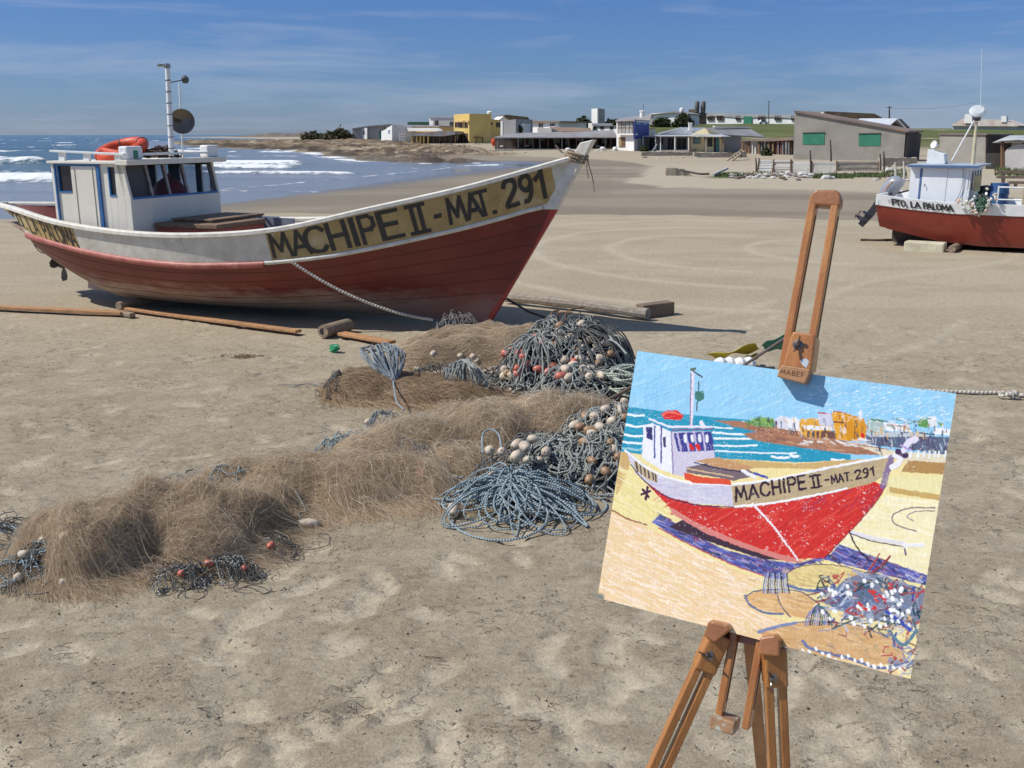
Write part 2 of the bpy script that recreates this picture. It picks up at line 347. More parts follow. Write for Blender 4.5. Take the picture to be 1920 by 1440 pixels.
def tracks(X, Y):
    t = np.zeros_like(X)
    for cx, cy, rr in ((1245, 470, 2.2), (1245, 470, 4.9), (1245, 470, 3.5), (1430, 470, 1.5)):
        c = gz(cx + 140, cy); d = np.hypot((X - c[0]), (Y - c[1]) * .8); ang = np.arctan2(Y - c[1], X - c[0])
        t = np.maximum(t, np.exp(-((d - rr + .12 * fbm(X, Y, 2, 3)) / .10) ** 2) * (np.cos(ang - 2.9) > -.1))
    for (ax, ay, bx, by) in ((1220, 640, 1920, 470), (1300, 600, 1420, 560), (1500, 700, 1800, 600), (1010, 640, 1150, 700)):
        a = gz(ax, ay); b = gz(bx, by); e = b - a; L = np.hypot(e[0], e[1]); s = ((X - a[0]) * e[0] + (Y - a[1]) * e[1]) / L; d = ((X - a[0]) * -e[1] + (Y - a[1]) * e[0]) / L
        t = np.maximum(t, .7 * np.exp(-((d + .25 * np.sin(s * .9)) / .09) ** 2) * (s > 0) * (s < L))
    return t
def ground_z(X, Y, fine=True):
    X = np.asarray(X, float); Y = np.asarray(Y, float)
    z = .035 * (fbm(X / 2.1, Y / 2.1, 3, 1) - .5) + .020 * (fbm(X / .6, Y / .6, 3, 9) - .5)
    z = z * (1 - .6 * sstep(12, 25, Y))
    sd = sdist(X, Y, land)
    inl = sstep(0, 9, sd)
    z = z * inl + SEA * (1 - inl) - np.clip(-sd, 0, 60) * .03
    z = z + hillz(X, Y) * sstep(0, 6, sd)
    return z
def build_ground():
    def ax(lo, hi, a, n, c):
        s = np.linspace(math.asinh((lo - c) / a), math.asinh((hi - c) / a), n); return c + a * np.sinh(s)
    xs = ax(-1800, 2400, 2.2, 1150, 0.0); ys = ax(-60, 2600, 2.0, 1250, 4.0)
    X, Y = np.meshgrid(xs, ys); z = ground_z(X, Y)
    sd = sdist(X, Y, land); near = (1 - sstep(7, 12, Y))
    rough = sstep(.42, .6, fbm(X / .5 + 3, Y / .33, 4, 31))
    z = z + near * (.35 + .65 * rough) * .013 * (fbm(X / .085, Y / .075, 3, 44, .65) - .45) * 2
    z = z + near * .006 * np.abs(fbm(X / .22, Y / .16, 3, 61) - .5) * -6 * .35
    smooth = np.zeros_like(X)
    for fx, fy, an, a, b, dp in FOOT:
        i0, i1 = np.searchsorted(ys, (fy - .3, fy + .3)); j0, j1 = np.searchsorted(xs, (fx - .3, fx + .3))
        if i1 <= i0 or j1 <= j0: continue
        x = X[i0:i1, j0:j1] - fx; y = Y[i0:i1, j0:j1] - fy
        u = (x * math.cos(an) + y * math.sin(an)) / a; v = (-x * math.sin(an) + y * math.cos(an)) / (b * (1 + .18 * np.sin(2.4 * (x * math.cos(an)) / a)))
        q = np.sqrt(u * u + v * v)
        z[i0:i1, j0:j1] += -dp * (1 - sstep(.84, 1.0, q)) + dp * .55 * np.exp(-((q - 1.14) / .12) ** 2)
        smooth[i0:i1, j0:j1] = np.maximum(smooth[i0:i1, j0:j1], 1 - sstep(.7, 1.1, q))
    tr = tracks(X, Y); z = z + tr * .006
    # a low scarp where the tide turned the sand
    wsd = sdist(X, Y, wetp) + 1.4 * (fbm(X / 3.2, Y / 3.2, 3, 20) - .5) + .7 * (fbm(X / .8, Y / .8, 2, 21) - .5)
    z = z - .05 * sstep(-.3, .35, wsd) * (Y > 8) * (1 - sstep(30, 60, Y))
    rk = sdist(X, Y, rockp) + 9 * (fbm(X / 7, Y / 7, 3, 70) - .5)
    rkm = sstep(-1, 3, rk)
    z = z + rkm * (1.7 * np.maximum(0, fbm(X / 3.2, Y / 2.2, 5, 80, .72) - .44) + .25 * vnoise(X / 1.3, Y / 1.1, 8) * sstep(.4, .6, fbm(X / 4, Y / 4, 2, 12)))
    # colours: what the ground is made of
    big = fbm(X / 3.1, Y / 2.2, 4, 90); med = fbm(X / .42, Y / .27, 4, 91)
    dry = np.array([.425, .362, .262]); tan = np.array([.365, .300, .208]); pale = np.array([.465, .408, .308]); wet = np.array([.205, .168, .122]); rock = np.array([.22, .155, .095]); rock2 = np.array([.07, .052, .038]); grass = np.array([.105, .125, .042]); grass2 = np.array([.18, .17, .075])
    c = dry[None, None] * np.ones(X.shape + (1,))
    def mixc(c, col, m): return c * (1 - m[..., None]) + col * m[..., None]
    c = mixc(c, tan, .70 * sstep(.44, .58, fbm(X / .26, Y / .17, 4, 91, .6)) * near + .30 * sstep(.45, .7, big))
    c = mixc(c, tan, .55 * sstep(.48, .6, fbm(X / 1.1, Y / .5, 4, 191)) * (1 - near) * (1 - sstep(40, 60, Y)))
    c = mixc(c, pale, .50 * sstep(.48, .62, .36 * smooth + .34 * fbm(X / .26 + 7, Y / .16, 3, 92) + .42 * fbm(X / .06, Y / .045, 3, 93, .6)) * np.maximum(near, smooth))
    c = mixc(c, pale * 1.05, np.clip(.7 * tr, 0, 1))
    c = mixc(c, pale * 1.02, .6 * sstep(30, 36, Y) * (1 - sstep(60, 75, Y)) * (X / np.maximum(Y, 1) > .1))
    wm = sstep(-.2, .5, wsd) * (Y > 8)
    c = mixc(c, wet, wm * (.55 + .3 * sstep(.35, .65, fbm(X / 9, Y / 3, 3, 33))))
    mirror = sstep(7.5, 1.5, sd) * sstep(15, 20, Y) * (1 - sstep(68, 90, Y)) * (1 - rkm)
    c = mixc(c, wet * .8, mirror)
    c = mixc(c, rock, rkm * sstep(.3, .5, fbm(X / 6, Y / 2.2, 4, 95)) * .9)
    c = mixc(c, rock2, rkm * sstep(.47, .58, fbm(X / 3.5, Y / 1.4, 5, 97, .65)) * .8)
    c = mixc(c, rock2, rkm * sstep(3.5, .5, sd) * .9)
    gm = sstep(.12, .7, hillz(X, Y)) * sstep(82, 96, Y) * (X / np.maximum(Y, 1) > .03)
    gm = gm * sstep(.25, .42, fbm(X / 8, Y / 8, 3, 98) + .12)
    c = mixc(c, grass, gm); c = mixc(c, grass2, gm * sstep(.45, .7, fbm(X / 7, Y / 5, 4, 99)) * .8)
    gp = sdist(X, Y, PW([(1335, 334), (1400, 334), (1420, 326), (1370, 322)])); c = mixc(c, grass, sstep(-.6, .4, gp + fbm(X, Y, 2, 4) - .5))
    return np_mesh('beach_sand', np.stack([X, Y, z], -1), gquads(*X.shape), ground_mat(), smooth=True, attrs={'col': c.reshape(-1, 3), 'wet': np.maximum(mirror * 1.0, wm * .16).ravel(), 'near': (near * (1 - .6 * smooth)).ravel()})
def ground_mat():
    m = bpy.data.materials.new('sand'); m.use_nodes = True; n, l = m.node_tree.nodes, m.node_tree.links; b = n['Principled BSDF']
    at = n.new('ShaderNodeAttribute'); at.attribute_name = 'col'; aw = n.new('ShaderNodeAttribute'); aw.attribute_name = 'wet'
    t = n.new('ShaderNodeTexCoord')
    def noise(sc, det=5, ro=.6, st=(1, 1, 1)):
        mp_ = n.new('ShaderNodeMapping'); mp_.inputs['Scale'].default_value = st; l.new(t.outputs['Object'], mp_.inputs[0])
        z = n.new('ShaderNodeTexNoise'); z.inputs['Scale'].default_value = sc; z.inputs['Detail'].default_value = det; z.inputs['Roughness'].default_value = ro; l.new(mp_.outputs[0], z.inputs[0]); return z.outputs[0]
    def ramp(s, p0, c0, p1, c1):
        r = n.new('ShaderNodeValToRGB'); r.color_ramp.elements[0].position = p0; r.color_ramp.elements[0].color = (c0, c0, c0, 1); r.color_ramp.elements[1].position = p1; r.color_ramp.elements[1].color = (c1, c1, c1, 1); l.new(s, r.inputs[0]); return r.outputs[0]
    def mulc(a, bb):
        x = n.new('ShaderNodeMix'); x.data_type = 'RGBA'; x.blend_type = 'MULTIPLY'; x.inputs[0].default_value = 1; l.new(a, x.inputs[6]); l.new(bb, x.inputs[7]); return x.outputs[2]
    c = mulc(at.outputs['Color'], ramp(noise(120, 4, .8), .34, .70, .60, 1.12))
    c = mulc(c, ramp(noise(16, 7, .72, (1, 1.5, 1)), .36, .84, .60, 1.07))
    c = mulc(c, ramp(noise(38, 2, .5), .27, .42, .34, 1.0))       # dark grains and scraps of weed
    vo = n.new('ShaderNodeTexVoronoi'); vo.inputs['Scale'].default_value = 30; l.new(t.outputs['Object'], vo.inputs[0])
    sp = n.new('ShaderNodeMath'); sp.operation = 'LESS_THAN'; sp.inputs[1].default_value = .05; l.new(vo.outputs[0], sp.inputs[0])
    vs = n.new('ShaderNodeSeparateColor'); l.new(vo.outputs['Color'], vs.inputs[0]); gt = n.new('ShaderNodeMath'); gt.operation = 'GREATER_THAN'; gt.inputs[1].default_value = .93; l.new(vs.outputs[0], gt.inputs[0])
    ml = n.new('ShaderNodeMath'); ml.operation = 'MULTIPLY'; l.new(sp.outputs[0], ml.inputs[0]); l.new(gt.outputs[0], ml.inputs[1])
    mx = n.new('ShaderNodeMix'); mx.data_type = 'RGBA'; l.new(ml.outputs[0], mx.inputs[0]); l.new(c, mx.inputs[6]); mx.inputs[7].default_value = (.8, .78, .72, 1)
    l.new(mx.outputs[2], b.inputs['Base Color'])
    rr = n.new('ShaderNodeMapRange'); rr.inputs[3].default_value = .92; rr.inputs[4].default_value = .10; l.new(aw.outputs['Fac'], rr.inputs[0]); l.new(rr.outputs[0], b.inputs['Roughness'])
    sr = n.new('ShaderNodeMapRange'); sr.inputs[3].default_value = .15; sr.inputs[4].default_value = .9; l.new(aw.outputs['Fac'], sr.inputs[0]); l.new(sr.outputs[0], b.inputs['Specular IOR Level'])
    an = n.new('ShaderNodeAttribute'); an.attribute_name = 'near'
    b1 = n.new('ShaderNodeBump'); b1.inputs['Distance'].default_value = .012; l.new(noise(62, 7, .82), b1.inputs['Height'])
    ms = n.new('ShaderNodeMapRange'); ms.inputs[3].default_value = .15; ms.inputs[4].default_value = .8; l.new(an.outputs['Fac'], ms.inputs[0]); l.new(ms.outputs[0], b1.inputs['Strength'])
    b2 = n.new('ShaderNodeBump'); b2.inputs['Distance'].default_value = .03
    wv = n.new('ShaderNodeMapRange'); wv.inputs[3].default_value = .5; wv.inputs[4].default_value = .0; l.new(aw.outputs['Fac'], wv.inputs[0]); l.new(wv.outputs[0], b2.inputs['Strength'])
    # broken crust: ragged little ledges where the dried skin of the sand has cracked
    cn_ = noise(3.2, 7, .62, (1, 1.5, 1)); cm_ = ramp(noise(1.3, 3, .5), .47, 0, .56, 1); led = ramp(cn_, .496, 0, .506, 1)
    lm = n.new('ShaderNodeMath'); lm.operation = 'MULTIPLY'; l.new(led, lm.inputs[0]); l.new(cm_, lm.inputs[1])
    lm2 = n.new('ShaderNodeMath'); lm2.operation = 'MULTIPLY'; l.new(lm.outputs[0], lm2.inputs[0]); l.new(an.outputs['Fac'], lm2.inputs[1])
    b3 = n.new('ShaderNodeBump'); b3.inputs['Distance'].default_value = .014; b3.inputs['Strength'].default_value = .9; l.new(lm2.outputs[0], b3.inputs['Height']); l.new(b1.outputs[0], b3.inputs['Normal'])
    l.new(noise(13, 5, .6, (1, 1.6, 1)), b2.inputs['Height']); l.new(b3.outputs[0], b2.inputs['Normal']); l.new(b2.outputs[0], b.inputs['Normal'])
    return m
GROUND = build_ground(); GROUND['kind'] = 'structure'
def gh(x, y): return float(ground_z(np.array([x]), np.array([y]))[0])

def build_sea():
    ys = np.exp(np.linspace(math.log(17), math.log(14000), 900)); rs = np.linspace(-1.0, .45, 620)
    Rr, Y = np.meshgrid(rs, ys); X = Rr * Y
    wob = 3.0 * (fbm(X / 22, Y / 60, 3, 3) - .5)
    z = np.zeros_like(X) + SEA; foam = np.zeros_like(X)
    left = 1 - sstep(-.36, -.26, Rr)
    amp = .10 * sstep(40, 90, Y) + .10 * sstep(120, 400, Y)
    z += amp * (np.sin(Y * 2 * math.pi / (6 + Y * .02) + X * .05 + 4 * fbm(X / 9, Y / 9, 2, 6)) * .5) * (1 - sstep(700, 1500, Y)) + amp * (fbm(X / 2.5, Y / 1.6, 3, 9) - .5)
    # breakers: (distance, height, thickness, angular window, foam strength)
    for (y0, h, th, r0, r1, st, sl_) in ((46.5, .30, 2.6, -1.1, -.43, 1.0, .02), (56.5, .38, 2.6, -1.1, -.46, .9, .0), (75, .62, 3.2, -1.1, -.44, 1.0, .02), (150, .75, 9, -1.1, -.41, 1.0, .02), (36.5, .05, .9, -1.1, -.35, .5, .05), (64, .2, 1.6, -.33, -.20, .9, -.02),
                                    (48.5, .10, .8, -.36, -.15, .75, .14), (55, .12, 1.1, -.40, -.14, .8, .10), (72, .28, 2.4, -.36, -.19, .95, -.05), (41, .05, .5, -.36, -.18, .7, .16), (88, .3, 3.0, -.30, -.20, .9, -.1), (37.5, .03, .4, -.34, -.17, .6, .2), (320, .6, 16, -.28, -.20, .9, 0), (230, .5, 14, -.52, -.48, .8, 0)):
        yy = y0 + wob * (y0 / 70) - sl_ * (X + .3 * y0) * 1.2
        d = (Y - yy); win = sstep(r0, r0 + .03, Rr) * (1 - sstep(r1 - .03, r1, Rr)) * (.35 + .65 * sstep(.32, .55, fbm(X / (y0 * .12), Y / 50, 3, int(y0))))
        z += h * win * np.exp(-(d / (th * .8)) ** 2)
        prof = np.exp(-(np.minimum(d, 0) / (th * 1.3)) ** 2) * np.exp(-(np.maximum(d, 0) / (th * .25)) ** 2)
        foam = np.maximum(foam, st * win * prof * sstep(.25, .5, fbm(X / 1.1, Y / 1.6, 4, int(y0) + 2) + .35 * prof))
    sd = -sdist(X, Y, land)
    edge = np.exp(-((sd - .35 - .3 * fbm(X / 2, Y / 2, 2, 3)) / .22) ** 2); foam = np.maximum(foam, .55 * edge * (Y < 68))
    foam = np.maximum(foam, .9 * np.exp(-((sd - 1.2) / 1.6) ** 2) * (Y > 66) * (Y < 200) * (Rr > -.42) * sstep(.38, .55, fbm(X / 3, Y / 3, 3, 51)))
    foam = np.maximum(foam, .45 * sstep(.6, .72, fbm(X / 4, Y / 7, 5, 77)) * (Y > 34) * (Y < 85))
    wc = sstep(.69, .74, fbm(X / 6, Y / 14, 4, 177)) * (Y > 90) * (Y < 1500); foam = np.maximum(foam, .7 * wc)
    shal = 1 - sstep(1, 26, sd)
    deep = np.array([.055, .100, .105]); sh = np.array([.21, .215, .235]); far = np.array([.035, .080, .095])
    k = sstep(60, 180, Y)[..., None]; c = (deep * (1 - k) + far * k); c = c * (1 - shal[..., None]) + sh * shal[..., None]
    z += .02 * foam
    return np_mesh('sea_water', np.stack([X, Y, z], -1), gquads(*X.shape), sea_mat(), smooth=True, attrs={'col': c.reshape(-1, 3), 'foam': foam.ravel()})
def sea_mat():
    m = bpy.data.materials.new('sea'); m.use_nodes = True; n, l = m.node_tree.nodes, m.node_tree.links; b = n['Principled BSDF']
    at = n.new('ShaderNodeAttribute'); at.attribute_name = 'col'; af = n.new('ShaderNodeAttribute'); af.attribute_name = 'foam'
    tf = n.new('ShaderNodeTexCoord'); mf = n.new('ShaderNodeMapping'); mf.inputs['Scale'].default_value = (.9, .55, 1); l.new(tf.outputs['Object'], mf.inputs[0])
    nf = n.new('ShaderNodeTexNoise'); nf.inputs['Scale'].default_value = 1.6; nf.inputs['Detail'].default_value = 9; nf.inputs['Roughness'].default_value = .72; l.new(mf.outputs[0], nf.inputs[0])
    sm = n.new('ShaderNodeMath'); sm.operation = 'MULTIPLY_ADD'; sm.inputs[1].default_value = 1.9; l.new(nf.outputs[0], sm.inputs[0]); l.new(af.outputs['Fac'], sm.inputs[2])
    rf = n.new('ShaderNodeMapRange'); rf.inputs[1].default_value = 1.38; rf.inputs[2].default_value = 1.72; l.new(sm.outputs[0], rf.inputs[0])
    mxf = n.new('ShaderNodeMix'); mxf.data_type = 'RGBA'; l.new(rf.outputs[0], mxf.inputs[0]); l.new(at.outputs['Color'], mxf.inputs[6]); mxf.inputs[7].default_value = (.80, .82, .82, 1)
    l.new(mxf.outputs[2], b.inputs['Base Color']); r = n.new('ShaderNodeMapRange'); r.inputs[3].default_value = .16; r.inputs[4].default_value = .9; l.new(rf.outputs[0], r.inputs[0]); l.new(r.outputs[0], b.inputs['Roughness'])
    b.inputs['IOR'].default_value = 1.33
    t = n.new('ShaderNodeTexCoord'); mp_ = n.new('ShaderNodeMapping'); mp_.inputs['Scale'].default_value = (.55, 1.6, 1); l.new(t.outputs['Object'], mp_.inputs[0])
    z = n.new('ShaderNodeTexNoise'); z.inputs['Scale'].default_value = 1.1; z.inputs['Detail'].default_value = 7; z.inputs['Roughness'].default_value = .65; l.new(mp_.outputs[0], z.inputs[0])
    bp = n.new('ShaderNodeBump'); bp.inputs['Strength'].default_value = .5; bp.inputs['Distance'].default_value = .35; l.new(z.outputs[0], bp.inputs['Height']); l.new(bp.outputs[0], b.inputs['Normal'])
    return m
S_ = build_sea(); S_['kind'] = 'structure'
# far headland across the bay
def headland():
    Y0 = 900.0; N = 60; V = []
    pxs = np.linspace(425, 575, N)
    for k, px in enumerate(pxs):
        x = gy(px, 255, Y0)[0]; h = .3 + 3.0 * sstep(425, 500, px) * (.6 + .8 * vnoise(np.array(k / 4.), np.array(0.), 3))
        for dy, zz in ((-14, SEA - .5), (-9, .45 * h), (0, h), (40, h), (90, SEA - .5)): V.append((x, Y0 + dy, float(zz)))
    o = np_mesh('headland', V, gquads(N, 5)[:, ::-1], mat('headland_rock', (.19, .15, .125), (.12, .11, .085), .9, .05), smooth=True); o['kind'] = 'structure'
headland()

# ------------------------------------------------------------------ lettering: block strokes laid on a surface
FONT = {'M': [[(0, 0), (.12, 1), (.42, .25), (.75, 1), (.86, 0)]], 'A': [[(0, 0), (.36, 1), (.72, 0)], [(.14, .32), (.58, .32)]], 'C': [[(.72, .8), (.55, .98), (.28, .98), (.06, .72), (.06, .28), (.28, .02), (.55, .02), (.72, .2)]],
        'H': [[(.05, 0), (.05, 1)], [(.62, 0), (.62, 1)], [(.05, .5), (.62, .5)]], 'I': [[(.08, 0), (.08, 1)]], 'P': [[(.06, 0), (.06, 1), (.45, 1), (.6, .86), (.6, .62), (.45, .48), (.06, .48)]], 'E': [[(.58, 0), (.06, 0), (.06, 1), (.56, 1)], [(.06, .52), (.48, .52)]],
        'J': [[(.06, 1), (.72, 1)], [(.06, 0), (.72, 0)], [(.24, 0), (.24, 1)], [(.54, 0), (.54, 1)]], '-': [[(.05, .48), (.36, .48)]], 'T': [[(0, 1), (.68, 1)], [(.34, 1), (.34, 0)]], '.': [[(.04, .0), (.12, .0)]],
        '2': [[(.04, .74), (.14, .94), (.34, 1), (.54, .92), (.58, .72), (.46, .5), (.06, .02), (.62, .02)]], '9': [[(.56, .62), (.4, .46), (.2, .48), (.06, .66), (.1, .88), (.3, 1), (.5, .94), (.58, .72), (.52, .3), (.3, .02), (.12, .02)]], '1': [[(.04, .74), (.32, 1), (.32, 0)]],
        'O': [[(.3, 0), (.1, .15), (.04, .5), (.1, .85), (.32, 1), (.56, .85), (.62, .5), (.56, .15), (.3, 0)]], 'L': [[(.05, 1), (.05, 0), (.5, 0)]], 'B': [[(.05, 0), (.05, 1), (.4, 1), (.5, .78), (.4, .54), (.05, .52)], [(.4, .52), (.56, .28), (.42, 0), (.05, 0)]], 'F': [[(.05, 0), (.05, 1), (.5, 1)], [(.05, .52), (.42, .52)]]}
ADV = {'M': .86, 'A': .72, 'C': .74, 'H': .68, 'I': .16, 'P': .62, 'E': .58, 'J': .78, '-': .4, 'T': .68, '.': .16, '2': .62, '9': .6, '1': .4, 'O': .66, 'L': .5, 'B': .56, 'F': .5}
def stroke_quads(ch, wgt):
    """letter as quads in its unit box; long strokes are cut so that they bend with the surface under them"""
    out = []
    for pl_ in FONT[ch]:
        P = np.array(pl_, float)
        if ch in 'CO29' and len(P) > 4: P = catmull(P, 3)
        for i in range(len(P) - 1):
            a, b = P[i], P[i + 1]; d = b - a; L = np.linalg.norm(d)
            if L < 1e-6: continue
            d /= L; nn = np.array([-d[1], d[0]]) * wgt / 2
            ex_ = wgt * (.12 if ch in 'CO29' else .4); a2 = a - d * ex_; b2 = b + d * ex_; k = max(1, int(L / .2))
            for j in range(k):
                p = a2 + (b2 - a2) * j / k; q = a2 + (b2 - a2) * (j + 1) / k; out.append(np.array([p - nn, q - nn, q + nn, p + nn]))
    return out
def lay_text(mb, text, fun, wgt=.2, gap=.2, space=.3, widths=None, mi=0):
    """fun(u, v) maps text coords (u = run along the line, v = 0..1 height) to a point"""
    u = 0
    for k, ch in enumerate(text):
        if ch == ' ': u += space; continue
        w = wgt[k] if isinstance(wgt, list) else wgt
        for n_, q in enumerate(stroke_quads(ch, w)):
            pts = [fun(u + x, y, n_) for x, y in q]; mb.add(pts, [(0, 1, 2, 3)], mi)
        u += ADV[ch] + gap
    return u
def text_len(text, gap=.2, space=.3): return sum(space if c == ' ' else ADV[c] + gap for c in text) - gap

# ------------------------------------------------------------------ the big red boat
TH1 = R(21.175)
F1 = Frame(gz(912, 612), (math.cos(TH1), -math.sin(TH1), 0)); F1.n = np.array([-math.sin(TH1), -math.cos(TH1), 0])
B1B = [.045, .502, .863, 1.067, .984, .708, .07]; B1Z = [1.678, 1.411, 1.197, .994, .917, .911, .96, 1.048, 1.072]
def cub(u, c):
    c = np.asarray(c, float); n = len(c) - 1; t = np.clip(np.asarray(u, float) * n, 0, n - 1e-9); i = t.astype(int); f = t - i
    e = np.concatenate([[2 * c[0] - c[1]], c, [2 * c[-1] - c[-2]]]); p0, p1, p2, p3 = e[i], e[i + 1], e[i + 2], e[i + 3]
    return .5 * ((2 * p1) + (-p0 + p2) * f + (2 * p0 - 5 * p1 + 4 * p2 - p3) * f * f + (-p0 + 3 * p1 - 3 * p2 + p3) * f ** 3)
def sheer(u): return .902 - 7.32 * u, cub(u, B1B), cub(u, B1Z)
RX = [.70, .07, -.67, -1.32, -1.97, -2.8, -3.45, -4.01, -4.47, -5.03, -5.95]; RZ = [1.26, 1.06, .88, .745, .665, .62, .63, .66, .70, .76, .82]
def smooth_interp(x, xs, ys):
    return (interp(x, xs, ys) * 2 + interp(x - .22, xs, ys) + interp(x + .22, xs, ys)) / 4
def rub(u):
    X = .70 - 6.65 * u; us = np.clip((.902 - X) / 7.32, 0, 1)
    b = cub(us, B1B) * (.955 - .12 * (1 - sstep(0, .35, u)) - .03 * sstep(.6, 1, u)); b = np.where(u < .1, .035 + (b - .035) * sstep(-.01, .1, u) ** .8, b); b = np.where(u > .93, np.maximum(b * (1 - .75 * sstep(.93, 1, u)), .04), b)
    return X, b, smooth_interp(X, RX, RZ)
def keel(u):
    X = -5.75 * u; z = .045 + 0 * X + .62 * np.clip((-X - 4.35) / 1.4, 0, 1) ** 1.25
    return X, .03 + 0 * u, z
def hull_pt(u, t):
    """t 0..1 from cap rail to rubbing strake, 1..2 from strake to keel (near side)"""
    u = np.asarray(u, float); t = np.asarray(t, float)
    sx, sb, sz = sheer(u); rx, rb, rz = rub(u); kx, kb, kz = keel(u)
    t1 = np.clip(t, 0, 1); A = [sx + (rx - sx) * t1, sb + (rb - sb) * t1, sz + (rz - sz) * t1]
    q = np.clip(t - 1, 0, 1); fl = sstep(0, .5, u)
    b1 = rb * (.90 * fl + .62 * (1 - fl)); b2 = rb * (.62 * fl + .24 * (1 - fl)) + .02
    z1 = rz + (kz - rz) * (.55); z2 = rz + (kz - rz) * (.93 * fl + .82 * (1 - fl))
    x1 = rx + (kx - rx) * (.38); x2 = rx + (kx - rx) * (.75)
    bz = lambda p0, p1, p2, p3: p0 * (1 - q) ** 3 + 3 * p1 * q * (1 - q) ** 2 + 3 * p2 * q * q * (1 - q) + p3 * q ** 3
    Bq = [bz(rx, x1, x2, kx), bz(rb, b1, b2, kb), bz(rz, z1, z2, kz)]
    up = t <= 1
    return np.stack([np.where(up, A[k], Bq[k]) for k in range(3)], -1)
def hull_w(u, t, side=1, off=0.0):
    p = hull_pt(u, t); e = 1e-3
    if np.any(off):
        du = hull_pt(np.asarray(u) + e, t) - hull_pt(np.asarray(u) - e, t); dt = hull_pt(u, np.asarray(t) + e) - hull_pt(u, np.asarray(t) - e)
        nn = np.cross(du, dt); nn /= np.linalg.norm(nn, axis=-1, keepdims=True) + 1e-12; sg = np.sign(nn[..., 1:2] + 1e-9); p = p + nn * sg * np.asarray(off)[..., None] if np.ndim(off) else p + nn * sg * off
    return F1.w(p[..., 0], p[..., 1] * side, p[..., 2])
def build_boat():
    T = thing('fishing_boat', 'large red and cream wooden fishing boat with high raked bow behind the nets', 'fishing boat', F1.w(-2.8, 0, 0))
    us = np.linspace(0, 1, 90)
    # hull below the strake
    m = MB(); tt = np.concatenate([np.linspace(1.0, 2.0, 22)])
    U, Tt = np.meshgrid(us, tt)
    m.grid(hull_w(U, Tt, 1)); m.grid(hull_w(U, Tt, -1)[:, ::-1])
    a = hull_w(np.ones(22), tt, 1); b = hull_w(np.ones(22), tt, -1); m.grid(np.stack([a, b]))
    a = hull_w(np.zeros(22), tt, 1); b = hull_w(np.zeros(22), tt, -1); m.grid(np.stack([b, a]))
    k = np.linspace(0, 1, 90); m.grid(np.stack([hull_w(k, np.full(90, 2.), 1), hull_w(k, np.full(90, 2.), -1)]))
    hull = m.build('hull', [M_hull], T, smooth=True)
    sm_ = mat('dark_red_seam', (.10, .022, .018), (.14, .03, .022), .7, 6)  # dark red colour of the plank seams
    for k, t_ in enumerate((1.10, 1.21, 1.33, 1.46, 1.60)):
        uu = np.linspace(.004, .97, 80); jit = .004 * np.sin(uu * 23 + k); m = MB(); m.grid(np.stack([hull_w(uu, t_ + jit, 1, .0012), hull_w(uu, t_ + .008 + jit, 1, .0012)])); m.build('plank_seam', sm_, hull)
    # bulwark strake: outer skin, inner skin, cap
    m = MB(); tt = np.linspace(0, 1, 6); U, Tt = np.meshgrid(us, tt)
    m.grid(hull_w(U, Tt, 1)); m.grid(hull_w(U, Tt, -1)[:, ::-1])
    m.grid(np.stack([hull_w(np.ones(6), tt, 1), hull_w(np.ones(6), tt, -1)]))
    def inner(u, t, side):
        p = hull_pt(u, t * 1.0); bb = np.maximum(p[..., 1] - .055, .01); return F1.w(p[..., 0], bb * side, p[..., 2])
    tin = np.linspace(0, 1.1, 4); U2, T2 = np.meshgrid(us, tin)
    fm = lambda i, j: 1 if us[j] > .68 or i >= 2 else 0
    m.grid(inner(U2, T2, 1)[:, ::-1], mifun=lambda i, j: 1 if us[88 - j] > .70 or i >= 1 else 0); m.grid(inner(U2, T2, -1), mifun=lambda i, j: 1 if us[j] > .70 or i >= 2 else 0)
    m.build('bulwark', [M_band, M_redin], T, smooth=True)
    # cap rail with rounded section, both sides, over the stern
    m = MB()
    prof = [(-.062, -.012), (-.062, .018), (-.04, .034), (.012, .034), (.03, .02), (.03, -.012)]
    for sd in (1, -1):
        G = []
        for u in us:
            x, b_, z = sheer(np.array(u)); G.append([F1.w(x, max(b_ + dy, .0) * sd, z + dz) for dy, dz in prof + prof[:1]])
        G = np.array(G); m.grid(G if sd < 0 else G[:, ::-1])
    x, b_, z = sheer(np.array(1.0)); m.box(F1, (x - .03, x + .05), (-b_ - .03, b_ + .03), (z - .012, z + .034))
    m.build('cap_rail', M_rail, T, smooth=True, sharp=50)
    # rubbing strake: cream at the bow, faded red aft
    for nm, (u0, u1), mt in (('rubbing_strake', (.012, .405), M_rail), ('rubbing_strake', (.405, .995), M_pink)):
        m = MB()
        for sd in (1, -1):
            G = []
            for u in np.linspace(u0, u1, 50):
                x, b_, z = rub(np.array(u)); r_ = .022 if mt is M_rail else .034
                G.append([F1.w(x, (b_ + r_ * math.cos(a_) * .9) * sd, z + r_ * math.sin(a_) - (0 if mt is M_rail else .012)) for a_ in np.linspace(-math.pi / 2, math.pi / 2, 7)])
            G = np.array(G); m.grid(G if sd > 0 else G[:, ::-1])
        m.build(nm, mt, T, smooth=True)['label'] = 'cream strake at the bow' if mt is M_rail else 'faded pinkish red strake amidships and aft'
    # dark seam above the aft strake
    m = MB(); uu = np.linspace(.405, .97, 60)
    m.grid(np.stack([hull_w(uu, np.full(60, .93), 1, .004), hull_w(uu, np.full(60, .99), 1, .004)])); m.build('seam', M_black, T)
    # lettered panels, their ends cut square to the strake
    TB = np.linspace(0, 1, 9); TBU = np.linspace(0, 1, 900); f_ = np.array([0, math.cos(PIT), -math.sin(PIT)]); TBL = []
    for t_ in TB:
        P = hull_w(TBU, np.full(900, t_), 1) - CP; sx_ = 960 + FPX * P[:, 0] / (P @ f_); o_ = np.argsort(sx_); TBL.append((sx_[o_], TBU[o_]))
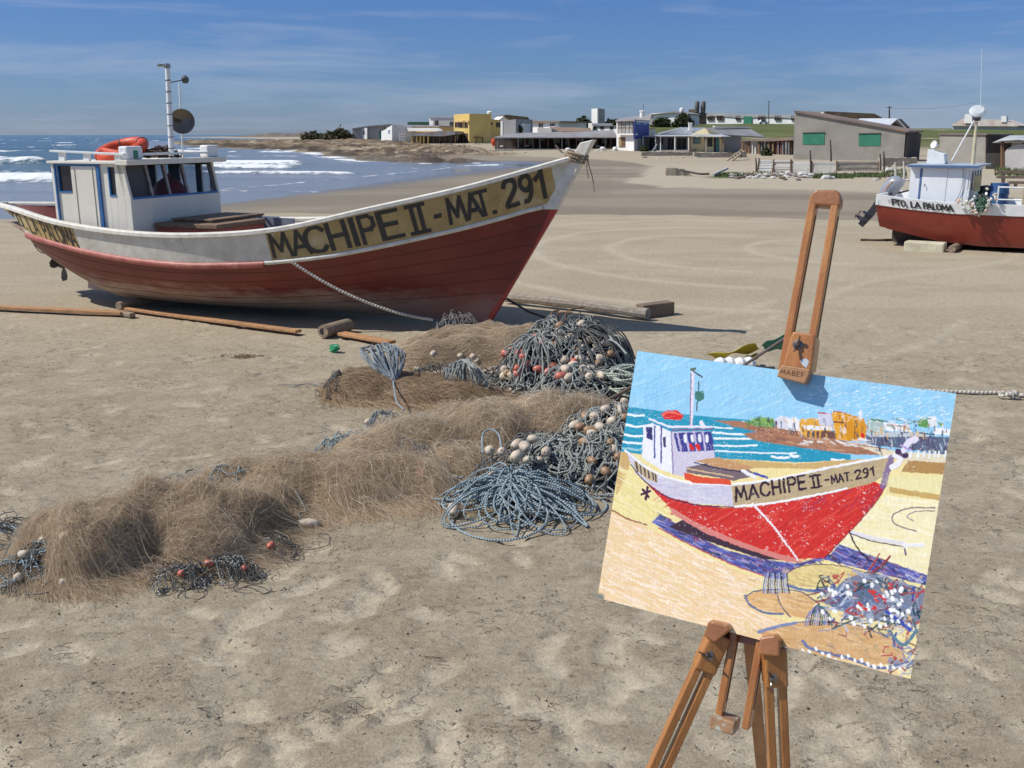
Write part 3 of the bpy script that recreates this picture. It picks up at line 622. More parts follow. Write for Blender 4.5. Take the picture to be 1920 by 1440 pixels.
    def u_of(px, t):
        k = min(max(t, 0), 1) * 8; i0 = min(int(k), 7); fr_ = k - i0
        return float(np.interp(px, *TBL[i0])) * (1 - fr_) + float(np.interp(px, *TBL[i0 + 1])) * fr_
    def panel(p0, p1, nm, lean, k=50):
        m = MB(); tt_ = np.linspace(.06, .94, 6); G = [[hull_w(np.array(u_of(px + lean * (t_ - .5), t_)), np.array(t_), 1, .003) for px in np.linspace(p1, p0, k)] for t_ in tt_]
        m.grid(np.array(G)); return m.build(nm, M_ochre, T, smooth=True)
    pb = panel(1040, 504, 'name_panel', 15); pb['label'] = 'ochre panel with the name at the bow'
    pa = panel(143, 18, 'name_panel', 16, 20); pa['label'] = 'ochre panel at the stern'
    def word(text, pxs, v0=.2, v1=.86, wgt=.2, lean=14, par=None):
        mb = MB()
        """pxs: left and right edge of every letter along the strake"""
        for ch, (a_, b_) in zip([c for c in text if c != ' '], pxs):
            wd = ADV[ch]
            for k_, q in enumerate(stroke_quads(ch, wgt)):
                pts = []
                for x_, y_ in q:
                    y_ = min(max(y_, -.06), 1.06) if ch != '-' else y_
                    pts.append(hull_w(np.array(u_of(a_ + (b_ - a_) * x_ / wd + lean * (.5 - y_), 1 - (v0 + (v1 - v0) * y_))), np.array(1 - (v0 + (v1 - v0) * y_)), 1, .0055 + .0002 * k_))
                mb.add(pts, [(0, 1, 2, 3)])
        mb.build('lettering', M_black, par)
    word('MACHIPE', [(508, 542), (547, 577), (572, 611), (616, 652), (659, 669), (675, 703), (711, 749)], .17, .88, .165, 15, pb)
    word('J', [(764, 802)], .15, .88, .16, 14, pb); word('-', [(814, 827)], .17, .8, .18, 0, pb)
    word('MAT.', [(840, 870), (874, 900), (894, 916), (919, 925)], .2, .84, .19, 12, pb)
    word('291', [(944, 969), (975, 997), (1004, 1021)], .24, .93, .2, 10, pb)
    word('TO.', [(24, 32), (34, 42), (44, 46)], .3, .86, .15, 12, pa); word('LA', [(53, 60), (63, 71)], .2, .84, .15, 14, pa); word('PALOMA', [(80, 87), (89, 97), (99, 104), (107, 118), (120, 131), (132, 141)], .14, .86, .15, 14, pa)
    # stem post
    def stem(z0, z1, f0, f1, b0, b1, w):
        return [F1.w(*q) for q in ((b0, -w, z0), (f0, -w, z0), (f0, w, z0), (b0, w, z0), (b1, -w, z1), (f1, -w, z1), (f1, w, z1), (b1, w, z1))]
    m = MB(); m.hexa(stem(-.02, 1.20, .014, .757, -.05, .66, .030), 0); s1 = m.build('stem_post', M_stemred, T, bevel=.006); s1['label'] = 'lower stem in bright red'
    m = MB(); m.hexa([*map(lambda q: F1.w(*q), ((.60, -.05, 1.20), (.757, -.05, 1.203), (.757, .05, 1.203), (.60, .05, 1.20), (.985, -.055, 1.83), (1.118, -.055, 1.858), (1.118, .055, 1.858), (.985, .055, 1.83)))]); m.build('stem_post', M_rail, T, bevel=.008)['label'] = 'upper stem in cream'
    # skeg, rudder heel, propeller
    m = MB(); P = [F1.w(x, -.03, z) for x, z in ((-5.15, .28), (-5.17, .115), (-4.2, .03), (-4.2, .12), (-4.75, .25))]; m.prism(P, F1.n * .06); m.build('skeg', M_hull, T)
    p0 = F1.hit(118, 497, Y=0); m = MB(); m.tube([F1.w(-5.0, 0, .40), F1.w(p0[0] - .04, 0, p0[2])], .018, 8); m.lathe([(0, -.05), (.035, -.03), (.04, .03), (.02, .06), (0, .065)], F1.w(*p0), -F1.a)
    for k in range(3):
        a_ = k * 2.094 + .5; c_, s_ = math.cos(a_), math.sin(a_); B_ = []
        for r_, tw, wd in ((.03, .6, .03), (.08, .5, .075), (.14, .4, .085), (.19, .3, .05)):
            for sg in (-1, 1): B_.append(F1.w(p0[0] + sg * wd * math.sin(tw), c_ * r_ - s_ * sg * wd, p0[2] + s_ * r_ + c_ * sg * wd))
        m.add(B_, [(0, 1, 3, 2), (2, 3, 5, 4), (4, 5, 7, 6)]); m.add(B_, [(2, 3, 1, 0), (4, 5, 3, 2), (6, 7, 5, 4)])
    m.build('propeller', M_grey, T)
    m = MB(); m.tube(catmull([F1.w(*F1.hit(63, 458, Y=.25)), F1.w(*F1.hit(75, 472, Y=.2)), F1.w(*F1.hit(92, 476, Y=.1))], 5), .006, 5); m.build('hanging_line', mat('dark_line', (.05, .06, .09), None, .8), T)
    # decks
    m = MB(); uu = np.linspace(.02, .99, 50)
    def dk(u, sd):
        x, b_, z = sheer(np.array(u)); rx, rb, rz = rub(np.array(u)); return F1.w(x, max(float(b_) - .06, .01) * sd, float(z) - .20 - .1 * sstep(.25, .5, u) * (1 - sstep(.8, 1, u)))
    m.grid(np.array([[dk(u, -1), dk(u, 1)] for u in uu]))
    m.build('deck', mat('deck_planks', (.34, .30, .25), (.24, .15, .12), .8, 5, .3, 20), T)
    # ---- wheelhouse
    xa, xf, yc, zb, zt = -4.80, -3.75, .75, .70, 1.600
    th_ = .028
    wins_n = (F1.hit(105, 298, Y=yc), F1.hit(138, 361, Y=yc)); d0, d1 = F1.hit(144, 303, Y=yc), F1.hit(190, 425, Y=yc); w2 = (F1.hit(201, 309, Y=yc), F1.hit(219, 368, Y=yc))
    m = MB()
    def wall_y(y0, y1, opens, x0, x1, z0, z1, mi=0):
        """wall with openings given as (xa, xb, za, zb), left to right"""
        x = x0
        for a_, b_, c_, e_ in opens:
            m.box(F1, (x, a_), (y0, y1), (z0, z1), mi); m.box(F1, (a_, b_), (y0, y1), (z0, c_), mi); m.box(F1, (a_, b_), (y0, y1), (e_, z1), mi); x = b_
        m.box(F1, (x, x1), (y0, y1), (z0, z1), mi)
    xl = xf - .075
    wall_y(yc - th_, yc, [(wins_n[0][0], wins_n[1][0], wins_n[1][2], zt - .012), (w2[0][0], w2[1][0], w2[1][2], zt - .03)], xa, xl, zb, zt)
    wall_y(-yc, -yc + th_, [(-4.66, -4.46, 1.2, 1.56), (-4.30, -4.06, 1.2, 1.56), (-3.98, -3.84, 1.2, 1.56)], xa, xl, zb, zt)
    m.box(F1, (xa, xa + th_), (-yc + th_, -.35), (zb, zt)); m.box(F1, (xa, xa + th_), (.3, yc - th_), (zb, zt)); m.box(F1, (xa, xa + th_), (-.35, .3), (zb, 1.2))
    m.build('cabin_wall', M_cabin, T, bevel=.003)
    m = MB(); wall_y(-yc + th_ + .001, -yc + th_ + .006, [(-4.66, -4.46, 1.2, 1.56), (-4.30, -4.06, 1.2, 1.56), (-3.98, -3.86, 1.2, 1.56)], xa + .04, xl - .02, zb, zt - .01); m.box(F1, (xa + .04, xl - .02), (-yc + .04, yc - .04), (zt - .022, zt - .004)); m.build('shade_lining', mat('navy_interior_shade', (.02, .03, .07), (.012, .018, .04), .7), T)  # lining added in a dark colour to deepen the shade inside the cabin
    # front: plumb lower panel, windscreen raked aft
    zs = 1.235
    m = MB(); m.box(F1, (xl, xf), (-yc, yc), (zb, zs)); m.build('cabin_front', M_cabin, T, bevel=.004)['label'] = 'front panel with a rust stain under the windscreen'
    def post(y0, y1, mb, th=.03, z0=zs, z1=zt, lean=.075):
        mb.hexa([F1.w(*q) for q in ((xf - th, y0, z0), (xf, y0, z0), (xf, y1, z0), (xf - th, y1, z0), (xf - th - lean, y0, z1), (xf - lean, y0, z1), (xf - lean, y1, z1), (xf - th - lean, y1, z1))])
    for a_, b_ in ((yc - .035, yc), (-yc, -yc + .035)): m = MB(); post(a_, b_, m, .075); m.build('corner_post', M_cabin, T)
    for pxm in (289, 322, 356):
        h = F1.hit(pxm, 375, X=xf)[1]; m = MB(); post(h - .016, h + .016, m, .035); m.build('mullion', mat('grey_mullion', (.36, .34, .34), (.2, .16, .15), .6, 20), T)
    m = MB(); lean = .075; zz0, zz1 = zs + .012, zt - .012; f = lambda z: xf - .018 - lean * (z - zs) / (zt - zs)
    m.add([F1.w(f(zz0), -yc + .035, zz0), F1.w(f(zz0), yc - .035, zz0), F1.w(f(zz1), yc - .035, zz1), F1.w(f(zz1), -yc + .035, zz1)], [(0, 1, 2, 3)]); m.build('windscreen', GLASS, T)
    m = MB()
    for z0_, z1_ in ((zs + .001, zs + .022),): post(-yc + .036, yc - .036, m, .03, z0_, z1_, .004)
    m.build('window_sill', M_blue, T)
    # blue framed sliding opening on the near wall
    A_, B_ = F1.hit(100, 294, Y=yc), F1.hit(199, 432, Y=yc); fx0, fx1, fz0, fz1 = A_[0], B_[0], .90, zt + .012
    fr = MB(); bw = .034; fr.box(F1, (fx0, fx0 + bw * .6), (yc + .001, yc + .02), (fz0, fz1)); fr.box(F1, (fx1 - bw, fx1), (yc + .001, yc + .022), (fz0, fz1)); fr.box(F1, (fx0 + bw * .6, fx1 - bw), (yc + .001, yc + .02), (fz1 - bw, fz1)); fr.box(F1, (fx0 + bw * .6, fx1 - bw), (yc + .001, yc + .02), (fz0, fz0 + .018))
    frame = fr.build('door_frame', M_blue, T, bevel=.003); frame['label'] = 'blue frame round the sliding door'
    m = MB(); m.box(F1, (wins_n[1][0] + .004, d1[0] + .01), (yc + .003, yc + .014), (fz0 + .02, fz1 - bw - .002)); dr = m.build('sliding_door', M_cabin, T, bevel=.003)
    m = MB(); m.box(F1, (wins_n[1][0] + .055, wins_n[1][0] + .062), (yc + .015, yc + .019), (fz0 + .03, fz1 - bw - .02)); m.box(F1, (d1[0] - .035, d1[0] - .03), (yc + .015, yc + .02), (fz0 + .03, fz1 - bw - .02)); m.build('batten', mat('tan_batten', (.42, .36, .26), None, .6), dr)
    for q0, q1, z0, z1 in ((wins_n[0][0], wins_n[1][0], wins_n[1][2], zt - .012), (w2[0][0], w2[1][0], w2[1][2], zt - .03)):
        g = MB(); g.box(F1, (q0, q1), (yc - .02, yc - .014), (z0, z1)); wn_ = g.build('side_window', mat('smoked_pane', (.03, .035, .05), (.02, .022, .035), .12, 3), T)
        g = MB(); t_ = .014; g.box(F1, (q0, q1), (yc - .012, yc + .006), (z0 - .004, z0 + t_)); g.box(F1, (q0, q0 + t_), (yc - .012, yc + .006), (z0 + t_, z1)); g.build('window_frame', M_blue, wn_)
    # roof
    m = MB(); m.box(F1, (xa - .02, xl - .02), (-.80, .79), (zt + .001, zt + .028)); m.box(F1, (xl - .02, xf + .065), (-.83, .83), (zt - .008, zt + .048)); m.build('cabin_roof', M_cabin, T, bevel=.005)
    ra, rb_ = F1.hit(113, 284, Y=.74), F1.hit(236, 293, Y=.74)
    m = MB(); zr = 1.712
    for s_ in (1, -1):
        m.bar(F1.w(xa + .02, .745 * s_, zr + .02), F1.w(xf - .03, .745 * s_, zr - .01), .05, .022, F1.n)
        for x_ in (xa + .16, xa + .50, xf - .13): m.box(F1, (x_ - .04, x_ + .04), (.735 * s_ - .015, .735 * s_ + .015), (zt + .029, zr + .004))
    m.bar(F1.w(xf - .02, .5, zr - .012), F1.w(xf - .02, -.6, zr - .012), .04, .022, F1.a)
    m.build('roof_rail', M_pure, T, bevel=.003)
    for (y0, y1, gl) in ((.50, .74, 1), (-.78, -.58, 0)):
        m = MB(); m.box(F1, (xf - .12, xf + .0), (y0, y1), (zt + .049, zt + .185)); bx_ = m.build('lamp_box', M_pure, T, bevel=.018)
        if gl: m = MB(); m.box(F1, (xf + .0005, xf + .012), (y0 + .09, y0 + .15), (zt + .06, zt + .14)); m.build('lamp', M_green, bx_, bevel=.01)
    # mast
    mt_ = F1.hit(313, 128, Y=0); mb_ = F1.hit(322, 296, Y=0); xm = xf - .06
    top = F1.w(xm + .0, -.03, F1.hit(314, 132, X=xm)[2]); mm = F1.hit(322, 294, X=xm); tp = F1.hit(314, 128, X=xm); base_ = F1.w(xm, mm[1], zt + .04); top = F1.w(xm, tp[1], tp[2])
    m = MB(); m.tube([base_, top], [.032, .026], 12); mast = m.build('mast', M_pure, T, smooth=True)
    for k in range(7):
        c = base_ + (top - base_) * (.12 + k * .125); m = MB(); m.tube([c - [0, 0, .004], c + [0, 0, .004]], .0335, 12); m.build('mast_band', M_grey, mast)
    m = MB(); m.lathe([(.0, 0), (.034, .005), (.034, .04), (.02, .05), (0, .052)], top, (0, 0, 1), 10); m.tube([top + [0, 0, .0], F1.w(*F1.hit(302, 120, X=xm))], .012, 6); q = F1.w(*F1.hit(301, 122, X=xm)); m.lathe([(0, 0), (.035, .005), (.04, .02), (.012, .035), (0, .036)], q - [0, 0, .02], (0, 0, 1), 10)
    m.build('masthead', M_steel, mast, smooth=True)
    lp = F1.w(*F1.hit(347, 149, X=xm)); ml = top + (base_ - top) * .16
    m = MB(); m.tube([ml, lp], .006, 5); m.lathe([(0, -.045), (.03, -.04), (.043, -.01), (.043, .015), (.02, .04), (0, .045)], lp, (0, 0, 1), 12); m.build('mast_lamp', M_grey, mast, smooth=True)
    m = MB(); a_ = F1.w(*F1.hit(336, 156, X=xm)); b_ = F1.w(*F1.hit(343, 296, X=xm)); m.tube([b_, a_], .009, 6); m.build('aerial', M_pure, T)
    dc = F1.w(*F1.hit(342, 228, X=xm + .02)); ax_ = F1.a * .55 - F1.n * -.85 + np.array([0, 0, .1]); ax_ /= np.linalg.norm(ax_)
    m = MB(); m.lathe([(0, -.06), (.05, -.05), (.10, -.02), (.137, .02), (.139, .026), (.10, .012), (.05, .0), (0, -.004)], dc, ax_, 20); m.tube([dc - ax_ * .06, F1.w(*F1.hit(323, 222, X=xm))], .016, 8)
    m.build('searchlight', mat('brown_dull_reflector', (.20, .16, .12), (.10, .08, .07), .25, 5, metal=.6), mast, smooth=True)
    # hatch
    n0 = F1.hit(407, 430, Z=.93); xh1 = n0[0]; yh0 = n0[1]; l0 = F1.hit(289, 417, Y=yh0); xh0 = l0[0]; yh1 = F1.hit(499, 414, X=xh1)[1]
    m = MB(); m.box(F1, (xh0 + .02, xh1 - .02), (yh1 + .02, yh0 - .02), (.66, .925)); m.build('hatch_coaming', M_brick, T, bevel=.006)
    m = MB(); m.box(F1, (xh0, xh1), (yh1, yh0), (.926, .976)); m.build('hatch_board', M_hatch, T, bevel=.008)['label'] = 'lower hatch board'
    n2 = F1.hit(398, 414, Z=1.0); l2 = F1.hit(324, 404, Y=n2[1]); y2 = F1.hit(493, 402, X=n2[0])[1]
    m = MB(); m.box(F1, (l2[0], n2[0]), (y2, n2[1]), (.977, .993)); m.box(F1, (l2[0] - .02, n2[0] + .01), (y2 - .02, n2[1] + .01), (.994, 1.012)); m.build('hatch_board', M_hatch, T, bevel=.005)['label'] = 'upper hatch board laid askew on the lower one'
    # bits on the foredeck: grey fitting with a white patch
    p = F1.hit(520, 425, Y=-.55); m = MB(); m.box(F1, (p[0] - .25, p[0] + .22), (p[1] - .03, p[1]), (.86, .975)); m.build('side_board', mat('grey_paint', (.2, .22, .26), (.15, .16, .2), .6), T)
    m = MB(); q = F1.w(-3.72, .83, .72); m.tube([q, q + [0, 0, .17]], .05, 12); m.build('fender', M_pure, T, smooth=True)
    # rope lashing round the stem head
    m = MB(); c0 = F1.w(.93, 0, 1.70); d_ = F1.w(1.0, 0, 1.85) - F1.w(.62, 0, 1.24); d_ /= np.linalg.norm(d_)
    for k in range(3):
        pts = []; cc = c0 + d_ * (-.035 + .033 * k)
        for a_ in np.linspace(0, 2 * math.pi, 17): pts.append(cc + F1.n * math.cos(a_) * .075 + np.cross(d_, F1.n) * math.sin(a_) * .098 + d_ * .03 * math.sin(a_))
        m.tube(pts, .0135, 7)
    m.tube(catmull([c0 + F1.a * .12, c0 + F1.a * .13 - [0, 0, .08], c0 + F1.a * .17 - [0, 0, .2], c0 + F1.a * .19 - [0, 0, .33]], 4), .005, 5); m.tube(catmull([c0 + F1.a * .12, c0 + F1.a * .11 - [0, 0, .1], c0 + F1.a * .13 - [0, 0, .2]], 4), .004, 5)
    m.build('rope_lashing', rope_mat('tan_rope', (.34, .25, .16), (.14, .10, .065), 40), T, smooth=True)
    return T
BOAT = build_boat()
def roof_things():
    zt = 1.649; xf = -3.75
    # orange lifebuoy leaning on the roof
    c = F1.w(*F1.hit(228, 281, Y=.18)); t = thing('lifebuoy', 'orange red lifebuoy lying on the wheelhouse roof of the large boat', 'lifebuoy', c)
    m = MB(); A = F1.a * .98 + np.array([0, 0, .06]); B = -F1.n * .95 + np.array([0, 0, .34]); A /= np.linalg.norm(A); B -= A * (A @ B); B /= np.linalg.norm(B)
    m.tube([c + (A * math.cos(a) + B * math.sin(a)) * .235 for a in np.linspace(0, 2 * math.pi, 41)], .064, 14, cap=False); m.build('ring', M_oring, t, smooth=True)
    for a in (.9, 2.3, 4.2, 5.6):
        q = c + (A * math.cos(a) + B * math.sin(a)) * .235; T_ = -A * math.sin(a) + B * math.cos(a); Rr = A * math.cos(a) + B * math.sin(a); Up = np.cross(A, B)
        m = MB(); m.tube([q + (Rr * math.cos(b) + Up * math.sin(b)) * .067 for b in np.linspace(0, 2 * math.pi, 17)], .006, 5, cap=False); m.build('grab_line', M_grey, t)
    m = MB(); q0 = F1.w(*F1.hit(195, 285, Y=.3)); m.tube(catmull([q0, F1.w(*F1.hit(215, 289, Y=.35)), F1.w(*F1.hit(240, 290, Y=.3)), F1.w(*F1.hit(262, 284, Y=.1))], 6), [.05] * 19, 10)
    tag(m.build('rolled_lifejacket', M_oring, None, smooth=True, base=q0), 'rolled orange lifejacket in front of the lifebuoy on the wheelhouse roof', 'lifejacket')
    # dark net heap behind it
    m = MB(); c = F1.w(-4.0, -.05, zt); rr = random.Random(3)
    for k in range(60):
        a = rr.uniform(0, 6.28); r = rr.uniform(.02, .17); p = c + np.array([math.cos(a) * r * 1.2, math.sin(a) * r, 0]); pts = [p + np.array([rr.uniform(-.09, .09), rr.uniform(-.09, .09), rr.uniform(.01, .16) * (1 - r / .25)]) for _ in range(5)]
        m.tube(catmull(pts, 4), .007, 5)
    tag(m.build('net_bundle', mat('dark_red_net', (.12, .07, .055), (.06, .05, .045), .9, 20), None, smooth=True, base=c), 'dark bundle of netting beside the mast on the wheelhouse roof', 'net')
    # a red buoy seen through the windscreen
    q_ = F1.hit(318, 362, X=-4.1); c = F1.w(q_[0], q_[1], q_[2]); m = MB(); m.lathe([(0, -.20), (.1, -.18), (.19, -.08), (.2, .02), (.15, .11), (.07, .17), (0, .18)], c, (0, 0, 1), 18); m.tube([c + [0, 0, .17], c + [0, 0, .22]], .03, 8)
    m.box(F1, (-4.25, -3.95), (q_[1] - .25, q_[1] + .25), (.70, q_[2] - .205), 1)
    tag(m.build('red_buoy', [mat('red_buoy_plastic', (.75, .05, .03), None, .4), M_dark], None, smooth=True, base=c), 'red buoy standing inside the wheelhouse behind the windscreen', 'buoy')
roof_things()
def boat_ropes():
    white = rope_mat('white_rope', (.62, .58, .50), (.28, .25, .2), 32)
    a = F1.w(*F1.hit(545, 490, Y=.98)); b = gz(812, 618); b[2] = .10
    s = (b - a); pts = [a + s * t - np.array([0, 0, .10 * 4 * t * (1 - t)]) for t in np.linspace(0, 1, 16)]
    m = MB(); m.tube(pts, .0145, 8); t = m.build('mooring_rope', white, None, smooth=True, base=a); tag(t, 'pale twisted rope running from the side of the large boat down to the nets', 'rope')
    m = MB(); a = F1.w(*F1.hit(950, 560, Y=-.05)); b = gz(1035, 622); b[2] = .12; m.tube([a, (a + b) / 2 - [0, 0, .03], b], .011, 6); m.tube([b - (b - a) * .12, b + (b - a) * .1], .02, 8, 1)
    tag(m.build('anchor_line', [mat('black_line', (.03, .025, .022), None, .8), white], None, smooth=True, base=a), 'dark line from the foot of the stem to the net heap', 'rope')
boat_ropes()
def planks():
    def plank(nm, pts, w, h, mt, label, cat, z=.0, group=None):
        m = MB(); P = [np.array(gz(x, y, .02)) for x, y in pts]; 
        for a, b in zip(P[:-1], P[1:]): m.bar(a + [0, 0, z + h / 2], b + [0, 0, z + h / 2], w, h, np.cross((b - a), (0, 0, 1)))
        tag(m.build(nm, mt, None, bevel=.006, base=P[0]), label, cat, group)
    plank('plank', [(-60, 576), (232, 590)], .11, .035, M_plank, 'long tan plank lying on the sand left of the large boat', 'plank')
    plank('plank', [(238, 581), (330, 594), (560, 624)], .09, .03, M_plank, 'orange brown skid plank along the shadow under the hull', 'plank')
    plank('plank', [(640, 628), (735, 645)], .11, .03, M_plank, 'short bright plank under the bow beside the hollow roller', 'plank')
    # rollers
    for px, py, L, lab, hol in ((222, 575, 1.2, 'wooden roller under the stern of the large boat', 0), (605, 623, .42, 'hollow roller with its open end towards the nets, under the bow', 1)):
        c = gz(px, py, .06); c[2] = .065; d = F1.n * -1; m = MB()
        prof = [(.035, .004), (.036, 0), (.062, 0), (.064, .01), (.064, L), (.03, L)] if hol else [(0, .0), (.045, 0), (.05, .01), (.05, L), (0, L)]
        m.lathe(prof, c, d + np.array([.12, 0, 0]), 14)
        if hol: m.lathe([(.034, .003), (0, .06)], c, d, 12, 1)
        tag(m.build('roller', [M_wood, M_dark], None, smooth=True, base=c), lab, 'roller', 'rollers under the large boat')
    m = MB(); a = gz(233, 588, .03); m.bar(a, a + F1.a * .16 + F1.n * .05, .07, .05, F1.n); tag(m.build('wood_block', M_wood, None, base=a, bevel=.01), 'small wooden block at the end of the tan plank', 'block')
    # big beam with end block
    a, b = gz(948, 560, .05), gz(1215, 592, .05); a[2] = b[2] = .07; tp = catmull([a, (a + b) / 2 + [0, .02, .01], b], 8)
    m = MB(); m.tube(tp, [.055 + .006 * math.sin(k * 1.3) for k in range(len(tp))], 10); t = thing('wooden_beam', 'long pale weathered beam with a square end block, right of the bow', 'beam', a); m.build('shaft', M_grain, t, smooth=True)
    c = gz(1199, 596, .0); e = gz(1258, 590, .0); m = MB(); m.bar(c + [0, 0.02, .065], e + [0, 0.02, .075], .14, .15, (e - c) @ np.array([[0, 1, 0], [-1, 0, 0], [0, 0, 1]])); m.build('end_block', mat('brown_block', (.22, .15, .10), (.14, .10, .07), .8, 9, .5, 30), t, bevel=.012)
    # small litter
    g = gz(627, 660, .0); g[2] = gh(g[0], g[1]) + .035; m = MB(); rr = random.Random(5)
    for k in range(16): m.tube(catmull([g + np.array([rr.uniform(-.045, .045), rr.uniform(-.04, .04), rr.uniform(-.03, .035)]) for _ in range(5)], 4), .004, 4)
    tag(m.build('green_twine', mat('green_twine', (.03, .42, .2), (.02, .3, .14), .6), None, base=g), 'small ball of green twine on the sand in front of the rollers', 'twine')
    g = gz(458, 668); m = MB()
    for k in range(90):
        p = g + np.array([rr.gauss(0, .09), rr.gauss(0, .05), 0]); p[2] = gh(p[0], p[1]) + .003; a = rr.uniform(0, 3.14); d = np.array([math.cos(a), math.sin(a), rr.uniform(.0, .3)]) * .03; m.tube([p, p + d * .5 + [0, 0, .005], p + d], .003, 3)
    tag(m.build('seaweed_clump', mat('dry_seaweed', (.2, .12, .07), None, .9), None, base=g), 'clump of dry reddish brown seaweed on the sand beside the hull shadow', 'seaweed')
planks()

# ------------------------------------------------------------------ the village behind the beach
class Wall:
    """vertical facade between two sight lines; parts are cut and set in its own plane"""
    def __init__(s, x0, Y0, x1, Y1, yb=280):
        a = gy(x0, yb, Y0); b = gy(x1, yb, Y1); a[2] = b[2] = 0; s.F = Frame(a, b - a); s.F.n = np.array([s.F.a[1], -s.F.a[0], 0]); s.L = np.linalg.norm(b - a)
    def h(s, px, py, off=0.0): q = s.F.hit(px, py, Y=off); return q[0], q[2]
    def pts(s, out, off=0.0): return [s.F.w(*(lambda q: (q[0], off, q[1]))(s.h(x, y, off))) for x, y in out]
    def slab(s, mb, out, off, depth, mi=0):
        """polygon traced on the facade plane at 'off', going back by 'depth'"""
        return mb.prism(s.pts(out, off), -s.F.n * depth, mi)
PW_ = mat('whitewash', (.87, .86, .83), (.76, .74, .70), .8, .35, .2, 3, stain=(.5, .46, .4), stain_scale=.5, stain_lo=.62, stain_hi=.85)
PG_ = mat('grey_render_and_shade', (.42, .41, .40), (.33, .32, .31), .85, .4, .3, 4)
PY_ = mat('yellow_render', (.78, .57, .20), (.66, .47, .15), .8, .3, .2, 3)
PY2_ = mat('pale_yellow_render', (.82, .68, .36), (.66, .5, .2), .8, .3)
PO_ = mat('ochre_render', (.74, .53, .24), (.62, .43, .18), .8, .3)
PC_ = mat('cream_render', (.72, .62, .38), (.60, .5, .29), .85, .5, .2, 3)
PB_ = mat('blue_mural_wall', (.05, .09, .33), (.04, .06, .22), .7, .8, stain=(.35, .06, .1), stain_scale=1.1, stain_lo=.58, stain_hi=.66)
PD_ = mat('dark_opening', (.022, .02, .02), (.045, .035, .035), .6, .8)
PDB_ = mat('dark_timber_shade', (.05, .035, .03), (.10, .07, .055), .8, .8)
PBR_ = mat('brown_timber', (.20, .11, .055), (.12, .07, .04), .75, 1.5)
PR_ = mat('grey_sheet_roof', (.33, .33, .33), (.22, .21, .21), .6, .6, .3, 2, stain=(.26, .18, .13), stain_scale=.35, stain_lo=.5, stain_hi=.7)
PRD_ = mat('rusty_sheet_roof', (.24, .18, .145), (.15, .12, .105), .75, .5, .4, 2, stain=(.32, .16, .09), stain_scale=.6, stain_lo=.55, stain_hi=.7)
PRS_ = mat('bright_sheet_roof', (.55, .58, .63), (.4, .43, .48), .4, .5)
PTH_ = mat('thatch', (.20, .15, .09), (.12, .09, .06), .95, 1.2, .5, 4)
PTR_ = mat('terracotta_thatch', (.27, .18, .12), (.2, .14, .1), .9, .8)
PGN_ = mat('green_shutter', (.035, .22, .13), (.025, .17, .10), .6, 1.5)
PGR_ = mat('green_roof', (.07, .16, .09), (.05, .12, .07), .7, 1)
PCONC = mat('rough_concrete', (.34, .315, .275), (.25, .23, .20), .9, .5, .4, 5, stain=(.22, .2, .17), stain_scale=.4, stain_lo=.5, stain_hi=.75)
PCOND = mat('dark_block_and_shade', (.085, .07, .065), (.05, .04, .04), .9, .8)
PT_ = mat('teal_door', (.06, .2, .2), None, .6)
def house(name, label, X0, Y0, X1, Y1, out, D, m_, cat='house', parts=(), base=None, group=None):
    """out: outline on the facade; parts: (name, outline, offset, depth, material[, label])"""
    w = Wall(X0, Y0, X1, Y1); o = w.F.w(w.L / 2, 0, 0); T = thing(name, label, cat, o, group)
    mb = MB(); w.slab(mb, out, 0, D); mb.build('wall', m_, T)
    for p in parts: add_part(w, T, *p)
    return T, w
def add_part(w, T, nm, out, off, dep, m_, lab=None):
    if len(out) == 2: (a, b), (c, d) = out; out = [(a, d), (a, b), (c, b), (c, d)]
    mb = MB(); w.slab(mb, out, off, dep); ob = mb.build(nm, m_, T)
    if lab: ob['label'] = lab
    return ob
def window(w, T, x0, y0, x1, y1, pane=PD_, frame=PW_, off=.03, mull=1, nm='window'):
    """frame proud of the wall with a pane behind it"""
    f = MB(); (a, z1), (b, z0) = w.h(x0, y0), w.h(x1, y1); t = min(.09, (b - a) * .14)
    F = w.F; fr = lambda x, z: f.box(F, x, (.003, off + .02), z)
    fr((a, b), (z0 - t * .6, z0)); fr((a, b), (z1, z1 + t * .6)); fr((a - t * .6, a), (z0 - t * .6, z1 + t * .6)); fr((b, b + t * .6), (z0 - t * .6, z1 + t * .6))
    for k in range(mull): c = a + (b - a) * (k + 1) / (mull + 1); fr((c - t * .2, c + t * .2), (z0, z1))
    fo = f.build(nm, frame, T); g = MB(); g.box(F, (a, b), (.004, off * .5), (z0, z1)); g.build('pane', pane, fo); return fo
def roof_slab(T, p, th, m_, nm='roof', lab=None):
    m = MB(); m.prism([np.array(q) for q in p], (0, 0, -th)); o = m.build(nm, m_, T)
    if lab: o['label'] = lab
    return o
